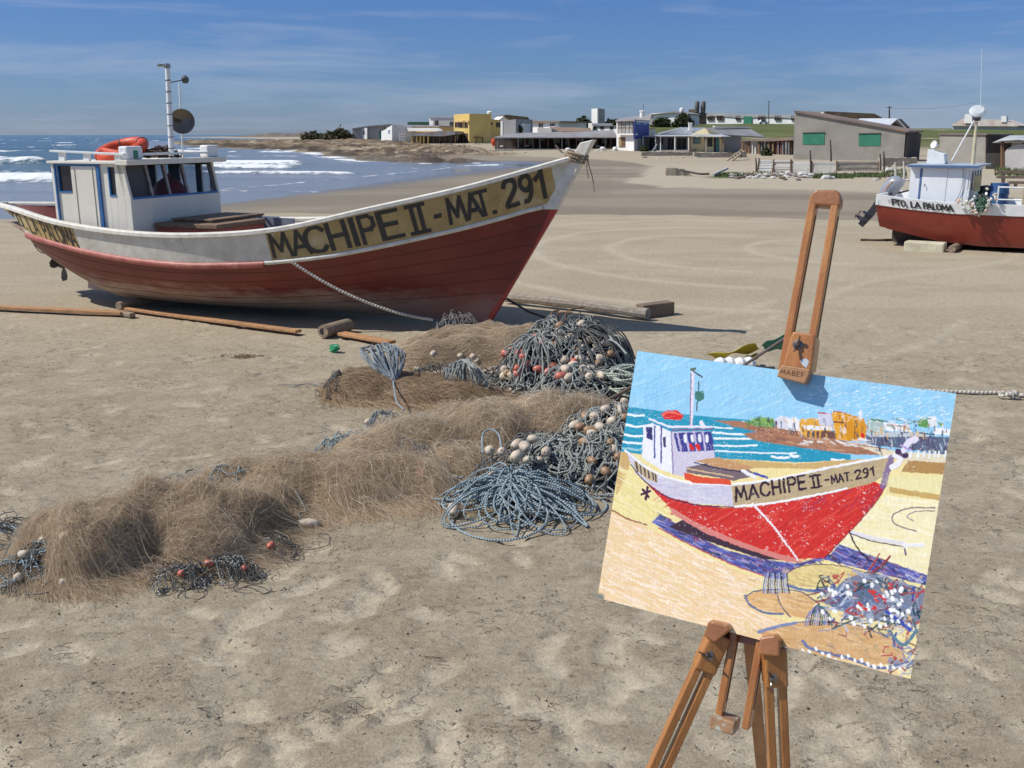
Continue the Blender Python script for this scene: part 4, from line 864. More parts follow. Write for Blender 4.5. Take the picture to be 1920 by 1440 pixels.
def village():
    rr = random.Random(12)
    # --- far left
    T, w = house('storage_shed', 'far white walled grey hangar beside the dark bushes, leftmost building', 661, 235, 716, 235, [(661, 266), (661, 241), (690, 236), (716, 236), (716, 266)], 9, PG_, 'shed', [('roof', [(660, 241), (688, 236), (732, 232.5), (734, 234), (720, 237), (690, 238), (660, 242.5)], .5, 10, PR_)])
    we = Wall(661, 237.2, 688, 234.2); m = MB(); we.slab(m, [(661, 266), (661, 241), (688, 239.6), (688, 266)], 0, .2); m.build('end_wall', PW_, T); window(we, T, 674, 245, 678, 253, mull=0); window(we, T, 681, 245, 684, 252, mull=0); add_part(w, T, 'door', [(711, 245), (716, 260)], .03, .02, PGN_)
    T, w = house('ochre_house', 'ochre house with white gable wall and lattice, left of the yellow tower', 735, 206, 822, 200, [(735, 276), (735, 235), (822, 237), (822, 276)], 8, PO_, 'house')
    w2 = Wall(715, 204, 735, 200.5); m = MB(); w2.slab(m, [(715, 274), (715, 246), (722, 243), (735, 234.5), (735, 276)], 0, 7); m.build('gable_wall', PW_, T); window(w2, T, 728, 243.5, 731.5, 250.5, pane=mat('sky_pane', (.25, .35, .5), None, .3), mull=0)
    add_part(w, T, 'roof', [(763, 246), (763, 239.5), (818, 240), (824, 245.5)], 1.6, 1.2, PW_, 'white canopy roof'); add_part(w, T, 'roof', [(733, 236.5), (735, 233.8), (823, 235.8), (823, 238)], .3, 8.4, PR_)
    add_part(w, T, 'blue_door', [(761, 257), (770, 270)], .1, .08, PB_)
    wl_ = Wall(748, 198, 759, 198); m = MB()
    for k in range(5): wl_.slab(m, [(748, 253 + 5 * k), (748, 250.5 + 5 * k), (759.5, 250.5 + 5 * k), (759.5, 253 + 5 * k)], 0, .1)
    for x in (748, 753.3, 758.5): wl_.slab(m, [(x, 277), (x, 249), (x + 1.2, 249), (x + 1.2, 277)], -.11, .1)
    m.build('lattice', PW_, T)
    # pergola with yellow pillars
    w = Wall(770, 188, 852, 186); T = thing('pergola_bar', 'beach bar with row of yellow pillars under a grey roof, left of the tower', 'bar', w.F.w(w.L / 2, 0, 0))
    for x in (771.5, 780, 786.5, 793, 801): add_part(w, T, 'pillar', [(x, 254), (x + 2.6, 277)], 0, .4, PY_)
    add_part(w, T, 'roof', [(762, 254.5), (770, 250), (824, 246), (853, 246), (853, 252), (830, 255.5)], .6, 6, PR_); add_part(w, T, 'back_wall', [(772, 254), (852, 276)], -4.5, .3, PDB_); add_part(w, T, 'side_wall', [(804, 255), (850, 278)], -.5, .2, PDB_)  # the dark side sheet stands in for the shaded interior of the bar
    for x in (812, 823, 834, 845): add_part(w, T, 'post', [(x, 254), (x + 1.2, 278)], .0, .2, PBR_)
    for k, (a, b) in enumerate(((781, 803), (806, 823))): add_part(w, T, 'parapet', [(a, 273.5), (b, 281 - k)], .8, .4, PW_)
    # white frame house
    T, w = house('terrace_house', 'two storey white house with deep open terrace behind the beach bar', 805, 214, 852, 210.5, [(805, 266), (805, 221), (852, 221), (852, 266)], 6, PW_, 'house', [('terrace', [(812, 225), (851, 247)], .05, .04, PG_), ('terrace', [(815, 226), (822, 246)], .09, .03, PD_), ('roof', [(804, 219.5), (853, 221.2)], .3, 6.6, PR_), ('parapet', [(834, 242), (851, 247)], .6, .4, PW_), ('door', [(843, 228), (850, 242)], .09, .03, PD_)])
    T, w = house('green_roof_house', 'low house with dark green roof peeping out above the ochre house', 765, 226, 806, 226, [(765, 250), (765, 231), (806, 233), (806, 250)], 5, PW_, 'house', [('roof', [(763, 231), (766, 228.5), (804, 228.5), (806, 236), (765, 234.5)], .4, 5.6, PGR_)])
    # yellow tower house
    T, w = house('yellow_house', 'tall yellow flat roofed house with a square tower, tallest of the village', 851, 193, 880, 189, [(851, 276), (851, 214.5), (880, 213), (880, 277)], 5, PY_, 'house')
    for a, b in ((853, 867.5), (872, 877.5)):
        window(w, T, a, 228, b, 239, pane=mat('maroon_pane', (.07, .02, .02), None, .4), frame=PY2_, mull=2 if b - a > 8 else 1); add_part(w, T, 'awning', [(a - 1, 229), (a, 226.5), (b, 226), (b + 1, 229)], .8, .75, PO_)
    add_part(w, T, 'verandah', [(851, 250), (877, 273)], .06, .05, PDB_)
    for x in (853, 861, 868): add_part(w, T, 'post', [(x, 250), (x + 1.2, 273)], .25, .15, PBR_)
    w2 = Wall(880, 189.3, 910, 193); m = MB(); w2.slab(m, [(880, 277), (880, 213.2), (909, 220), (909, 277)], .0, .3); m.build('side_wall', PY_, T)
    m = MB(); w2.slab(m, [(909, 277), (909, 221), (914, 221.3), (914, 277)], .2, .5); m.build('pilaster', PY2_, T)
    w3 = Wall(914, 193, 940, 195); m = MB(); w3.slab(m, [(913, 277), (913, 222.5), (940, 225), (940, 277)], 0, 4); m.build('wing', PY_, T)
    window(w3, T, 919.5, 229.5, 923.5, 234.5, mull=0, frame=PY2_); window(w3, T, 930, 229.5, 938, 239, mull=1, frame=PY2_)
    add_part(w2, T, 'trellis', [(893, 257), (906, 258.2)], 1.2, 1.1, PBR_); add_part(w2, T, 'post', [(894, 258), (894.8, 276)], 1.1, .12, PBR_); add_part(w2, T, 'post', [(905, 258), (905.8, 276)], 1.1, .12, PBR_)
    def white_box(nm, lab, x0, x1, y0, y1, Y, D=2.0, mt=PW_, cat='wall'):
        w = Wall(x0, Y + .5, x1, Y - .5); m = MB(); w.slab(m, [(x0, y1), (x0, y0), (x1, y0), (x1, y1)], 0, D); tag(m.build(nm, mt, None, base=w.F.w(0, 0, 0)), lab, cat)
    white_box('low_wall', 'low white wall on the sand in front of the yellow tower', 860, 889, 273, 281, 172, .6)
    c = gy(918, 222, 196); m = MB(); h = .105
    pr = [(.45, -2.4), (.5, 0), (.52, .35), (.42, .5), (.5, .6), (.52, 1.2), (.35, 1.35), (0, 1.4)]
    m.lathe([(r * 1.0, z_) for r, z_ in pr], c, (0, 0, 1), 14); tag(m.build('water_tank', PW_, None, smooth=True, base=c), 'white ribbed water tank standing on the roof of the yellow house', 'water tank')
    c = gy(926, 266, 140); m = MB(); m.lathe([(0, -.55), (.2, -.5), (.38, -.2), (.4, .1), (.25, .42), (0, .5)], c, (0, 0, 1), 12); m.tube([c - [0, 0, .5], c - [0, 0, 1.4]], .05, 6); tag(m.build('orange_float', M_oring, None, smooth=True, base=c), 'round orange buoy on a post at the left end of the long restaurant', 'buoy')
    house('thatched_house', 'pale gabled house with brown thatch just right of the white tank', 936, 216, 994, 218, [(936, 240), (936, 224), (946, 216.5), (958, 226), (994, 228), (994, 240)], 5, PW_, 'house', [('roof', [(944, 217), (950, 215), (990, 219.5), (994, 226), (957, 226.5)], .4, 6, PTH_)])
    # white blocks
    T, w = house('white_block_house', 'blank grey white cube building at the left end of the restaurant roof', 939, 133, 967, 132, [(939, 260), (939, 227), (967, 223.5), (967, 260)], 5, PG_, 'house', [('bright_left_face', [(938.5, 226.8), (942.5, 258)], .06, .3, PW_), ('parapet', [(966, 232), (982, 251)], -1.2, 2, PW_)])  # white strip paints the brighter left face of the cube
    T, w = house('white_house', 'long two storey white house with brown roof edge above the restaurant', 980, 149, 1048, 144, [(980, 256), (980, 229), (1048, 229), (1048, 256)], 6, PW_, 'house', [('roof', [(972, 230.5), (978, 226.5), (1050, 227), (1050, 229.2)], .4, 7, PTR_), ('door', [(990, 231.5), (993.5, 248)], .03, .02, PD_), ('wing', [(1008, 240), (1034, 256)], 1.2, 1.2, PG_)])
    window(w, T, 1010, 231.3, 1018.5, 239.5, mull=2); window(w, T, 1031.5, 231.6, 1040.5, 237, mull=2)
    # --- long beach restaurant
    w = Wall(925, 119, 1158, 114); T = thing('beach_restaurant', 'long low restaurant with open dark verandah under a wide grey roof', 'restaurant', w.F.w(w.L / 2, 0, 0))
    a, b = w.pts([(926, 257), (1158, 256.5)], .4); c, d = [w.F.w(x, -9, z) for x, z in (w.h(1150, 244, -9), w.h(960, 250, -9))]
    roof_slab(T, [a, b, c, d], .12, PR_)
    a, b = w.pts([(1052, 246), (1108, 246)], -7.5); e = w.pts([(1031, 237.5)], -12)[0]; f_ = w.pts([(1108, 240)], -12)[0]; roof_slab(T, [a, b, f_, e], .15, PTR_, lab='brown ridge roof behind')
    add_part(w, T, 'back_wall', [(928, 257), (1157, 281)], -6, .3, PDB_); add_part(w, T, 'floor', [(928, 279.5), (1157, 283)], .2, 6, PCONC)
    for k in range(17):
        x = 932 + k * 13.4 + rr.uniform(-2, 2); add_part(w, T, 'post', [(x, 257), (x + 1.1, 281)], -.1, .12, PBR_ if k % 3 else PR_)
    for k in range(9):
        x = 945 + k * 23; add_part(w, T, 'blind', [(x, 258), (x + rr.uniform(7, 13), 258 + rr.uniform(6, 14))], -3.2, .05, mat('greenish_glass', (.13, .15, .14), (.06, .07, .07), .3, 2))
    for k in range(14):
        x = 940 + k * 15 + rr.uniform(-4, 4); y = 272 + rr.uniform(-1, 2); add_part(w, T, 'table', [(x, y), (x + rr.uniform(5, 8), y + 2)], -1.5 - rr.random(), .8, rr.choice([PW_, PDB_, PBR_, PG_]))
    w4 = Wall(1120, 113, 1190, 111)
    for k, (x, y0, y1, lab) in enumerate(((1062, 277, 288, 'white rounded bollard left of the bow post'), (1127, 275, 288, 'white rounded bollard just right of the bow post'), (1150, 275, 294, 'tall white rounded bollard on the grey stone plinth'))):
        c = gy(x + 3, y1, 110); t_ = gy(x + 3, y0, 110); h = t_[2] - c[2]; m = MB(); m.lathe([(.26, -.2), (.26, h * .7), (.3, h * .78), (.22, h * .95), (0, h)], c, (0, 0, 1), 12); tag(m.build('bollard', PW_, None, smooth=True, base=c), lab, 'bollard', 'white bollards in front of the restaurant')
    m = MB()
    for x0, y0, x1, y1 in ((1068, 279, 1127, 278), (1130, 278, 1151, 279), (1155, 279, 1185, 277)):
        a, b = gy(x0, y0, 110), gy(x1, y1, 110); m.tube([a + (b - a) * t - [0, 0, 1.6 * t * (1 - t)] for t in np.linspace(0, 1, 9)], .05, 5)
    tag(m.build('rope_barrier', PW_, None, base=gy(1127, 280, 110)), 'white rope slung between the bollards in front of the restaurant', 'rope')
    white_box('stone_plinth', 'grey stone plinth on the sand below the tall bollard', 1150, 1189, 286, 294, 107, 1.2, PG_, 'plinth')
    white_box('low_wall', 'thin white kerb of stones along the front of the restaurant', 922, 1045, 281.5, 284, 121, .5)
    # --- white tower and its low wing
    T, w = house('white_tower', 'narrow white square tower with a shaded right side, rising above the restaurant', 1109, 161.3, 1121.5, 160, [(1109, 245), (1109, 204), (1121.5, 203), (1121.5, 245)], .3, PW_, 'tower')
    w2 = Wall(1121.5, 160, 1134, 161.2); m = MB(); w2.slab(m, [(1121.5, 245), (1121.5, 203.0), (1134, 204.8), (1134, 245)], .0, .2); m.build('side_wall', PG_, T)  # grey colour stands in for shade on the white tower's right face
    for x in (1124.5, 1129.5): add_part(w2, T, 'light_hole', [(x, 212.5), (x + 1.5, 214.5)], .04, .03, PW_)
    T, w = house('white_annex', 'low white building with three square windows at the foot of the white tower', 1103, 150, 1156, 145, [(1103, 256), (1103, 231), (1110, 231), (1110, 236), (1156, 236), (1156, 256)], 4, PW_, 'house', [('roof', [(1110, 235), (1157, 236.2)], .3, 4.5, PRD_)])
    for a, b in ((1112, 118 + 1000), (1126, 1132.5), (1144, 1150)): window(w, T, a, 238, b, 242.5, mull=0, frame=PG_)
    # --- timber and blue building
    T, w = house('blue_mural_house', 'two storey building with glazed timber balcony and deep blue side wall', 1156, 111, 1190, 108.6, [(1156, 288), (1156, 226), (1190, 224), (1190, 288)], .3, PW_, 'house')
    add_part(w, T, 'balcony', [(1158, 228), (1187, 252)], .05, .04, PBR_)
    for k in range(4):
        for j in range(2): add_part(w, T, 'pane', [(1159.5 + k * 7, 229.5 + j * 11.5), (1165 + k * 7, 239 + j * 11.5)], .08, .025, mat('pale_glass', (.42, .45, .45), (.2, .16, .13), .2, .9))
    add_part(w, T, 'balcony_rail', [(1156, 250.5), (1189, 253)], .5, .5, PW_)
    add_part(w, T, 'door', [(1160, 257), (1172, 276)], .05, .04, PBR_); add_part(w, T, 'shutter', [(1161, 258), (1165, 275)], .08, .02, mat('tan_panel', (.4, .28, .15), None, .7))
    w2 = Wall(1190, 108, 1217, 112.5); m = MB(); w2.slab(m, [(1190, 261), (1190, 228), (1217, 230), (1217, 258)], 0, .15); m.build('side_wall', PB_, T)['label'] = 'deep blue side wall with red patches'
    m = MB(); w2.slab(m, [(1190, 288), (1190, 261.2), (1216, 258.2), (1216, 286)], -.1, .1); m.build('side_wall', PG_, T); add_part(w2, T, 'window', [(1192, 229.5), (1202, 233)], .04, .03, mat('blue_glass', (.1, .2, .4), None, .2)); add_part(w2, T, 'window', [(1205, 230), (1214, 233.5)], .04, .03, MATS['blue_glass'])
    a = w.pts([(1154, 225.5), (1190, 224)], .4); b = w2.pts([(1219, 226)], .4)[0]; c = w2.pts([(1222, 213)], -4)[0]; d = w.pts([(1166, 221)], -4)[0]; roof_slab(T, [a[0], a[1], b, c, d], .15, PR_)
    m = MB(); w.slab(m, [(1190, 224), (1219, 226), (1222, 213.5)], -.6, .1); m.build('gable_wall', PG_, T)
    c = gy(1204, 218, 114); m = MB(); m.lathe([(.27, -.3), (.27, .45), (.33, .5), (.33, .6), (0, .65)], c, (0, 0, 1), 10); m.build('chimney', PW_, T, smooth=True); m = MB(); m.tube([c + [0.1, 0, .6], c + [0.1, 0, 1.3]], .03, 5); m.build('aerial', M_grey, T)
    # --- porch house
    T, w = house('porch_house', 'grey fronted house with white gable, long porch canopy and timber steps', 1205, 112.5, 1291, 109, [(1205, 287), (1205, 256), (1228, 251), (1276, 239), (1292, 251), (1291, 288)], 5, PG_, 'house', [('canopy', [(1202, 255.5), (1228, 252.5), (1294, 252.5), (1294, 255.3), (1206, 256.2)], 2.2, 2.2, PRS_), ('gable_wall', [(1229, 251.8), (1276, 239.8), (1291, 251.8)], .12, .1, PW_), ('roof', [(1226, 252), (1276, 238.5), (1293, 251.5), (1293, 253), (1276, 240), (1227, 253.5)], .5, 5.5, PRS_)])
    for a, b, y in ((1208, 1214, 281), (1218, 1229, 281), (1238, 1243.5, 271), (1253, 1263, 281), (1270, 1287, 280)): window(w, T, a, 259, b, y, mull=1 if b - a > 7 else 0, frame=PG_)
    for x in (1204.5, 1228, 1237.5, 1264.5, 1290): add_part(w, T, 'porch_post', [(x, 255), (x + 1.3, 285)], 2.1, .12, PW_)
    add_part(w, T, 'porch_floor', [(1203, 281.5), (1292, 289)], 2.4, 2.2, PCONC)
    m = MB(); w5 = Wall(1215, 105.5, 1242, 105)
    for k in range(5): a, b = w5.pts([(1219 + k * 3, 292 - k * 2.2)], 0)[0], w5.pts([(1232 + k * 2.2, 292 - k * 2.2)], 0)[0]; m.bar(a, b, .3, .06, (0, 1, 0))
    m.bar(*w5.pts([(1217, 293), (1232, 270)], .1), .08, .08, (0, 1, 0)); m.bar(*w5.pts([(1231, 294), (1239, 281)], .1), .08, .08, (0, 1, 0)); m.build('steps', PW_, T)
    T, w = house('small_store', 'tiny flat roofed white and yellow box building beside the blue wall', 1217, 118, 1229, 118, [(1217, 256), (1217, 240), (1229, 240), (1229, 256)], 2, PW_, 'store', [('fascia', [(1217, 240), (1228.6, 242.6)], .03, .02, PY2_)])
    m = MB(); w = Wall(1292, 109.5, 1298, 109.5); w.slab(m, [(1292, 256), (1292, 231), (1298, 231), (1298, 256)], 0, .45); w.slab(m, [(1291.6, 231.2), (1291.6, 229.8), (1298.4, 229.8), (1298.4, 231.2)], .08, .6); tag(m.build('chimney', PW_, None, base=w.F.w(0, 0, 0)), 'slender white chimney between the porch house and the cream house', 'chimney')
    # --- cream gabled house
    T, w = house('cream_house', 'cream gabled cottage with blue grey door and window under a thin awning', 1291, 108, 1357, 105, [(1291, 288), (1291, 254), (1322, 239.5), (1357, 252.5), (1357, 289)], 3, PC_, 'cottage', [('awning', [(1290, 253.8), (1300, 252), (1338, 252), (1356, 255.8), (1352, 256.5), (1296, 255.8)], 1.6, 1.5, PRS_)])
    window(w, T, 1300.5, 258.5, 1312.5, 268.5, pane=mat('blue_grey_pane', (.18, .24, .26), None, .3), frame=PT_, mull=2); add_part(w, T, 'door', [(1326, 258), (1335.5, 275)], .05, .04, PD_); add_part(w, T, 'door', [(1338, 258), (1342, 285)], .05, .04, PD_); add_part(w, T, 'door', [(1342.3, 258.5), (1348, 285)], .06, .04, PT_)
    for x in (1293, 1320.5, 1323, 1352): add_part(w, T, 'awning_post', [(x, 255.5), (x + 1.2, 287)], 1.4, .1, PBR_ if x != 1323 else PG_)
    w2 = Wall(1357, 105, 1432, 109); m = MB(); w2.slab(m, [(1357.3, 291), (1357.3, 254), (1390, 254), (1390, 290)], 0, 4); m.build('side_wall', PCONC, T)
    a = w.pts([(1357.5, 252.3)], .3)[0]; b = w2.pts([(1434, 256.5)], .3)[0]; c = w2.pts([(1405, 240.5)], -3)[0]; d = w.pts([(1322, 239)], .3)[0]; roof_slab(T, [a, b, c, d], .12, PR_)
    m = MB(); m.bar(d + [1.0, .5, .1], c + [0, 0, .12], .25, .12, (0, 1, 0)); m.build('ridge', PW_, T)
    # shack with coloured posts
    w = Wall(1388, 101, 1488, 95); T = thing('driftwood_shack', 'dark shack fronted by upright red, white and grey boards, between cream and concrete houses', 'shack', w.F.w(w.L / 2, 0, 0))
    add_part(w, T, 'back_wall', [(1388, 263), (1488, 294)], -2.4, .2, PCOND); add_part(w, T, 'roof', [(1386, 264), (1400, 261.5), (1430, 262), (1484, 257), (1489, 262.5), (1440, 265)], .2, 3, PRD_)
    cl = [mat('board_white', (.6, .58, .55), (.4, .38, .36), .8, 2), mat('board_red', (.25, .07, .05), (.16, .05, .04), .8, 2), mat('board_grey', (.2, .19, .19), (.12, .11, .11), .8, 2), PBR_]
    x = 1390
    while x < 1486:
        wd = rr.uniform(1.6, 4.2); add_part(w, T, 'board', [(x, 264 + rr.uniform(-1, 3)), (x + wd, 291 + rr.uniform(-2, 5))], rr.uniform(-.5, .1), .08, rr.choice(cl)); x += wd + rr.uniform(1.2, 5)
    # --- concrete house with green shutters
    w = Wall(1487, 80, 1698, 75); T = thing('concrete_house', 'bare concrete house with a sloping roof and two green shuttered windows', 'house', w.F.w(w.L / 2, 0, 0))
    m = MB(); w.slab(m, [(1487, 306), (1490, 210.5), (1698, 247), (1693, 310)], 0, 4); m.build('wall', PCONC, T)
    m = MB(); w.slab(m, [(1489, 210.3), (1488.5, 207.2), (1703, 245), (1703, 248.2), (1698, 247.2)], .15, 4.3); m.build('roof', PRD_, T)
    for (a, b, c, d) in ((1505, 250, 1546, 271), (1610, 251.5, 1651, 273.5)):
        sh_ = add_part(w, T, 'shutter', [(a, d), (a + .3, b), (c, b - .8), (c - .3, d)], .03, .02, PGN_); add_part(w, sh_, 'lintel', [(a - .5, b - .2), (a - .5, b - 1.4), (c + .5, b - 2.2), (c + .5, b - 1.0)], .08, .07, PCOND)
    m = MB(); m.box(w.F, (w.L + .003, w.L + .03), (-4, 0), (-.3, w.h(1698, 247)[1] - .12)); m.build('side_wall', PCOND, T)  # thin dark slab paints the shade on the wall turned from the sun
    T, w = house('metal_roof_house', 'shining sheet metal gable roof rising behind the concrete house', 1665, 92, 1698, 91, [(1663, 262), (1664, 240), (1682, 223), (1697, 238), (1697, 262)], 1.2, PCOND, 'house')
    a, b = w.pts([(1662, 240), (1682, 222)], .5); c, d = w.pts([(1612, 222), (1598, 236)], -2); roof_slab(T, [a, b, c, d], .1, PRS_); a, b = w.pts([(1682, 222), (1699, 240)], .5); roof_slab(T, [a, b, b + [.3, 1.5, 0], a + [.3, 1.5, 0]], .08, PRS_)
    T, w = house('brown_roof_house', 'white gabled house with brown roof, furthest left behind the concrete house', 1532, 112, 1655, 112, [(1532, 250), (1532, 219), (1547, 209.5), (1560, 220), (1655, 224), (1655, 250)], 4, PW_, 'house', [('roof', [(1546, 210), (1549, 208.5), (1640, 213), (1656, 221.5), (1560, 220.5)], .3, 4.6, PTH_)])
    # concrete hut and arched store, right
    T, w = house('concrete_hut', 'small square concrete hut behind the cabin of the small boat', 1762, 61, 1848, 58, [(1762, 314), (1762, 252), (1848, 253), (1848, 318)], 2, PCONC, 'hut', [('roof', [(1760, 252), (1761, 249.8), (1850, 251), (1850, 253.2)], .1, 2.2, PRD_)])
    m = MB(); m.box(w.F, (w.L + .003, w.L + .03), (-2, 0), (-.3, w.h(1848, 253)[1] - .02)); m.build('side_wall', PCOND, T)  # hut's right side coloured dark to stand in for its shade
    w = Wall(1855, 57, 1960, 52); T = thing('arched_store', 'dark open store under a pale curved sheet roof at the right edge', 'store', w.F.w(w.L / 2, 0, 0))
    m = MB(); w.slab(m, [(1860, 268), (1876, 264), (1910, 262), (1975, 270), (1975, 266), (1912, 258), (1895, 257), (1880, 259), (1868, 264)], .4, 4); w.slab(m, [(1872, 262), (1893, 254), (1975, 255), (1975, 257), (1893, 256.5)], -1.5, 3); m.build('roof', PRS_, T); add_part(w, T, 'back_wall', [(1862, 266), (1975, 322)], -3, .2, PCOND)
    m = MB(); w.slab(m, [(1880, 312), (1878, 295), (1888, 279), (1903, 272), (1925, 270), (1925, 322), (1896, 322)], .0, .2); m.build('end_wall', PG_, T)
    add_part(w, T, 'post', [(1876, 266), (1878, 318)], .2, .15, PBR_)
    T, w = house('hilltop_villa', 'white villa with broad pale roof and chimney on the grassy crest, far right', 1786, 209, 1905, 201, [(1786, 243), (1786, 233), (1905, 234), (1905, 243)], 6, PW_, 'house', [('roof', [(1782, 236), (1806, 222), (1880, 224.5), (1910, 235.5), (1908, 237)], 1, 7, mat('pale_tile_roof', (.66, .6, .55), (.5, .38, .32), .8, .5, stain=(.4, .2, .14), stain_scale=.8)), ('chimney', [(1877, 217.5), (1887, 229)], 1.2, 1.2, PW_), ('gable_wall', [(1808, 231), (1809, 214), (1822, 214), (1823, 231)], 1.3, 2, PW_)])
    # --- long barrack on the hill
    T, w = house('long_barrack', 'very long low white building with dark windows and green door along the hill', 1306, 240, 1495, 224, [(1306, 240), (1306, 212), (1495, 217), (1495, 240)], 7, PW_, 'barrack', [('parapet', [(1305, 221), (1305, 211), (1400, 214), (1496, 216.5), (1496, 222), (1440, 219), (1390, 221), (1350, 217.5), (1328, 219)], .25, .24, PG_), ('door', [(1394, 218), (1409, 234)], .3, .2, PGN_), ('pillar', [(1301, 212.5), (1307, 236)], .6, 1.5, PW_)])
    for a, b in ((1328, 1338.5), (1346, 1356.5), (1381, 1388), (1423, 1434), (1454, 1464), (1485, 1491)): window(w, T, a, 217.5, b, 225, off=.3, mull=1, frame=PBR_)
    for x, lab in ((1302, 'left of the twin dark water tanks on the hill'), (1313.5, 'right of the twin dark water tanks on the hill')):
        c = gy(x + 4.5, 211, 215); m = MB(); m.lathe([(.35, -1.0), (.35, 0), (.5, .1), (.52, .9), (.55, 1.0), (.52, 1.1), (.5, 2.0), (.3, 2.3), (0, 2.35)], c, (0, 0, 1), 12); tag(m.build('water_tank', mat('dark_tank', (.14, .13, .12), (.09, .08, .08), .7, 1), None, smooth=True, base=c), lab, 'water tank', 'water tanks on the hill')
    T, w = house('tank_house', 'brown block carrying the twin dark water tanks', 1291, 216, 1322, 215, [(1291, 236), (1291, 205), (1306, 205), (1306, 211), (1322, 211), (1322, 236)], 3, mat('brown_render', (.22, .17, .13), None, .9), 'tank house')
    T, w = house('grey_white_house', 'white and grey house half hidden by two round trees on the hill', 1218, 207, 1290, 202, [(1218, 240), (1218, 213), (1264, 209.5), (1290, 214), (1290, 240)], 5, PW_, 'house', [('roof', [(1214, 215.5), (1264, 208.5), (1291, 213), (1291, 215), (1264, 211)], .5, 5.6, PR_), ('side_wall', [(1218, 214), (1224, 236)], .08, .06, PG_)])
    c = gy(1278, 210, 207); m = MB(); m.lathe([(.4, -.6), (.45, 0), (.46, .6), (.3, .8), (0, .85)], c, (0, 0, 1), 12); tag(m.build('water_tank', PW_, None, smooth=True, base=c), 'small white water tank on the half hidden hill house', 'water tank')
    # parked car below the barrack
    c = gy(1430, 233.5, 218); T = thing('parked_car', 'small pale car parked in the grass before the long barrack', 'car', c); F = Frame(c, (1, 0, 0)); F.n = np.array([0, -1., 0])
    m = MB(); m.prism([F.w(x, .8, z) for x, z in ((-1, .25), (-1, .55), (-.75, .6), (-.5, .95), (.35, .95), (.6, .62), (1, .55), (1, .25))], -F.n * 1.5); m.build('body', PW_, T)
    m = MB(); m.prism([F.w(x, .82, z) for x, z in ((-.66, .62), (-.48, .9), (.32, .9), (.5, .62))], -F.n * .03); m.build('window', PD_, T)
    for x in (-.6, .6): m = MB(); m.lathe([(0, 0), (.2, 0), (.22, .03), (.22, .15), (0, .16)], F.w(x, .66, .2), F.n, 12); m.build('wheel', PD_, T)
    # poles
    for x, y0, y1, Y, lab in ((1441.5, 189, 236, 214, 'tall thin pole before the long barrack'), (1667.5, 199, 226, 120, 'dark pole rising behind the metal roof')):
        a, b = gy(x, y0, Y), gy(x, y1 + 6, Y); m = MB(); m.tube([b, a], [.11, .07], 6); m.bar(a - [.35, 0, .15], a + [.35, 0, -.15], .06, .06, (0, 1, 0)); tag(m.build('utility_pole', PDB_, None, base=b), lab, 'pole', 'utility poles')
    a, b = gy(1832, 192, 130), gy(1667.5, 202, 120); m = MB(); m.tube([a + (b - a) * t - [0, 0, 1.5 * t * (1 - t)] for t in np.linspace(0, 1, 12)], .012, 4); tag(m.build('overhead_wire', PDB_, None, base=b), 'thin overhead wire running right from the dark pole', 'wire')
village()

# ------------------------------------------------------------------ trees and bushes: leaf clumps spread through the crown
M_leaf = mat('dark_foliage', (.075, .085, .032), (.035, .045, .018), .8, .8, mix=.5, transl=.15)
M_leaf2 = mat('brown_green_foliage', (.12, .105, .05), (.06, .055, .03), .85, .6, mix=.5, transl=.15)
M_trunk = mat('bark', (.11, .08, .055), None, .9)
def leaves(n, lumps, size, seed):
    g = np.random.default_rng(seed); V = []
    L = np.array([l[:3] for l in lumps]); Rr = np.array([l[3:6] for l in lumps]); wv = Rr.prod(1) ** .7; k = g.choice(len(lumps), n, p=wv / wv.sum())
    d = g.normal(size=(n, 3)); d /= np.linalg.norm(d, axis=1)[:, None]; r = g.random(n) ** .42
    c = L[k] + d * Rr[k] * (r * (1 + .22 * g.normal(size=n)))[:, None]
    a = g.normal(size=(n, 3)); a /= np.linalg.norm(a, axis=1)[:, None]; b = np.cross(a, g.normal(size=(n, 3))); b /= np.linalg.norm(b, axis=1)[:, None]
    s = size * (.5 + g.random(n))[:, None]
    V = np.stack([c - a * s, c + b * s * .6, c + a * s, c - b * s * .6], 1).reshape(-1, 3); return V, np.arange(4 * n).reshape(n, 4)
def tree(name, label, px, py0, py1, wpx, Y, m_=M_leaf, n=2200, seed=1, cat='tree', lumps=7, size=.22, group=None):
    b = gy(px, py1, Y); t = gy(px, py0, Y); h = t[2] - b[2]; wd = wpx / FPX * Y; T = thing(name, label, cat, b, group); g = random.Random(seed)
    L = []
    for k in range(lumps):
        f = (k + .5) / lumps - .5; hh = h * (1 - .9 * f * f * 2) * g.uniform(.75, 1.0)
        L.append((b[0] + f * wd * .85, b[1] + g.uniform(-.3, .3) * wd * .3, b[2] + hh * .52, wd / lumps * 1.05, wd / lumps * 1.2, hh * .50))
    V, Q = leaves(n, L, size, seed); np_mesh('crown', V, Q, m_, parent=T)
    m = MB(); m.tube([b - [0, 0, .5], b + [0, 0, h * .4]], [.05 * wd, .02 * wd], 7)
    for k in range(4): e = L[g.randrange(lumps)]; m.tube([b + [0, 0, h * .15 * k * .5], np.array([(b[0] + e[0]) / 2, b[1], b[2] + h * .35]), np.array([e[0], e[1], e[2] + h * .1])], [.025 * wd, .02 * wd, .008 * wd], 5)
    m.build('trunk', M_trunk, T)
tree('shoreline_bush', 'low dark bush farthest left on the sandy point', 590, 245, 264, 46, 245, M_leaf2, 2600, 3, 'bush', 5, .28, 'bushes beside the hangar')
tree('shoreline_bush', 'broad dark brown bush in front of the grey hangar', 634, 240, 268, 62, 236, M_leaf2, 4200, 4, 'bush', 6, .3, 'bushes beside the hangar')
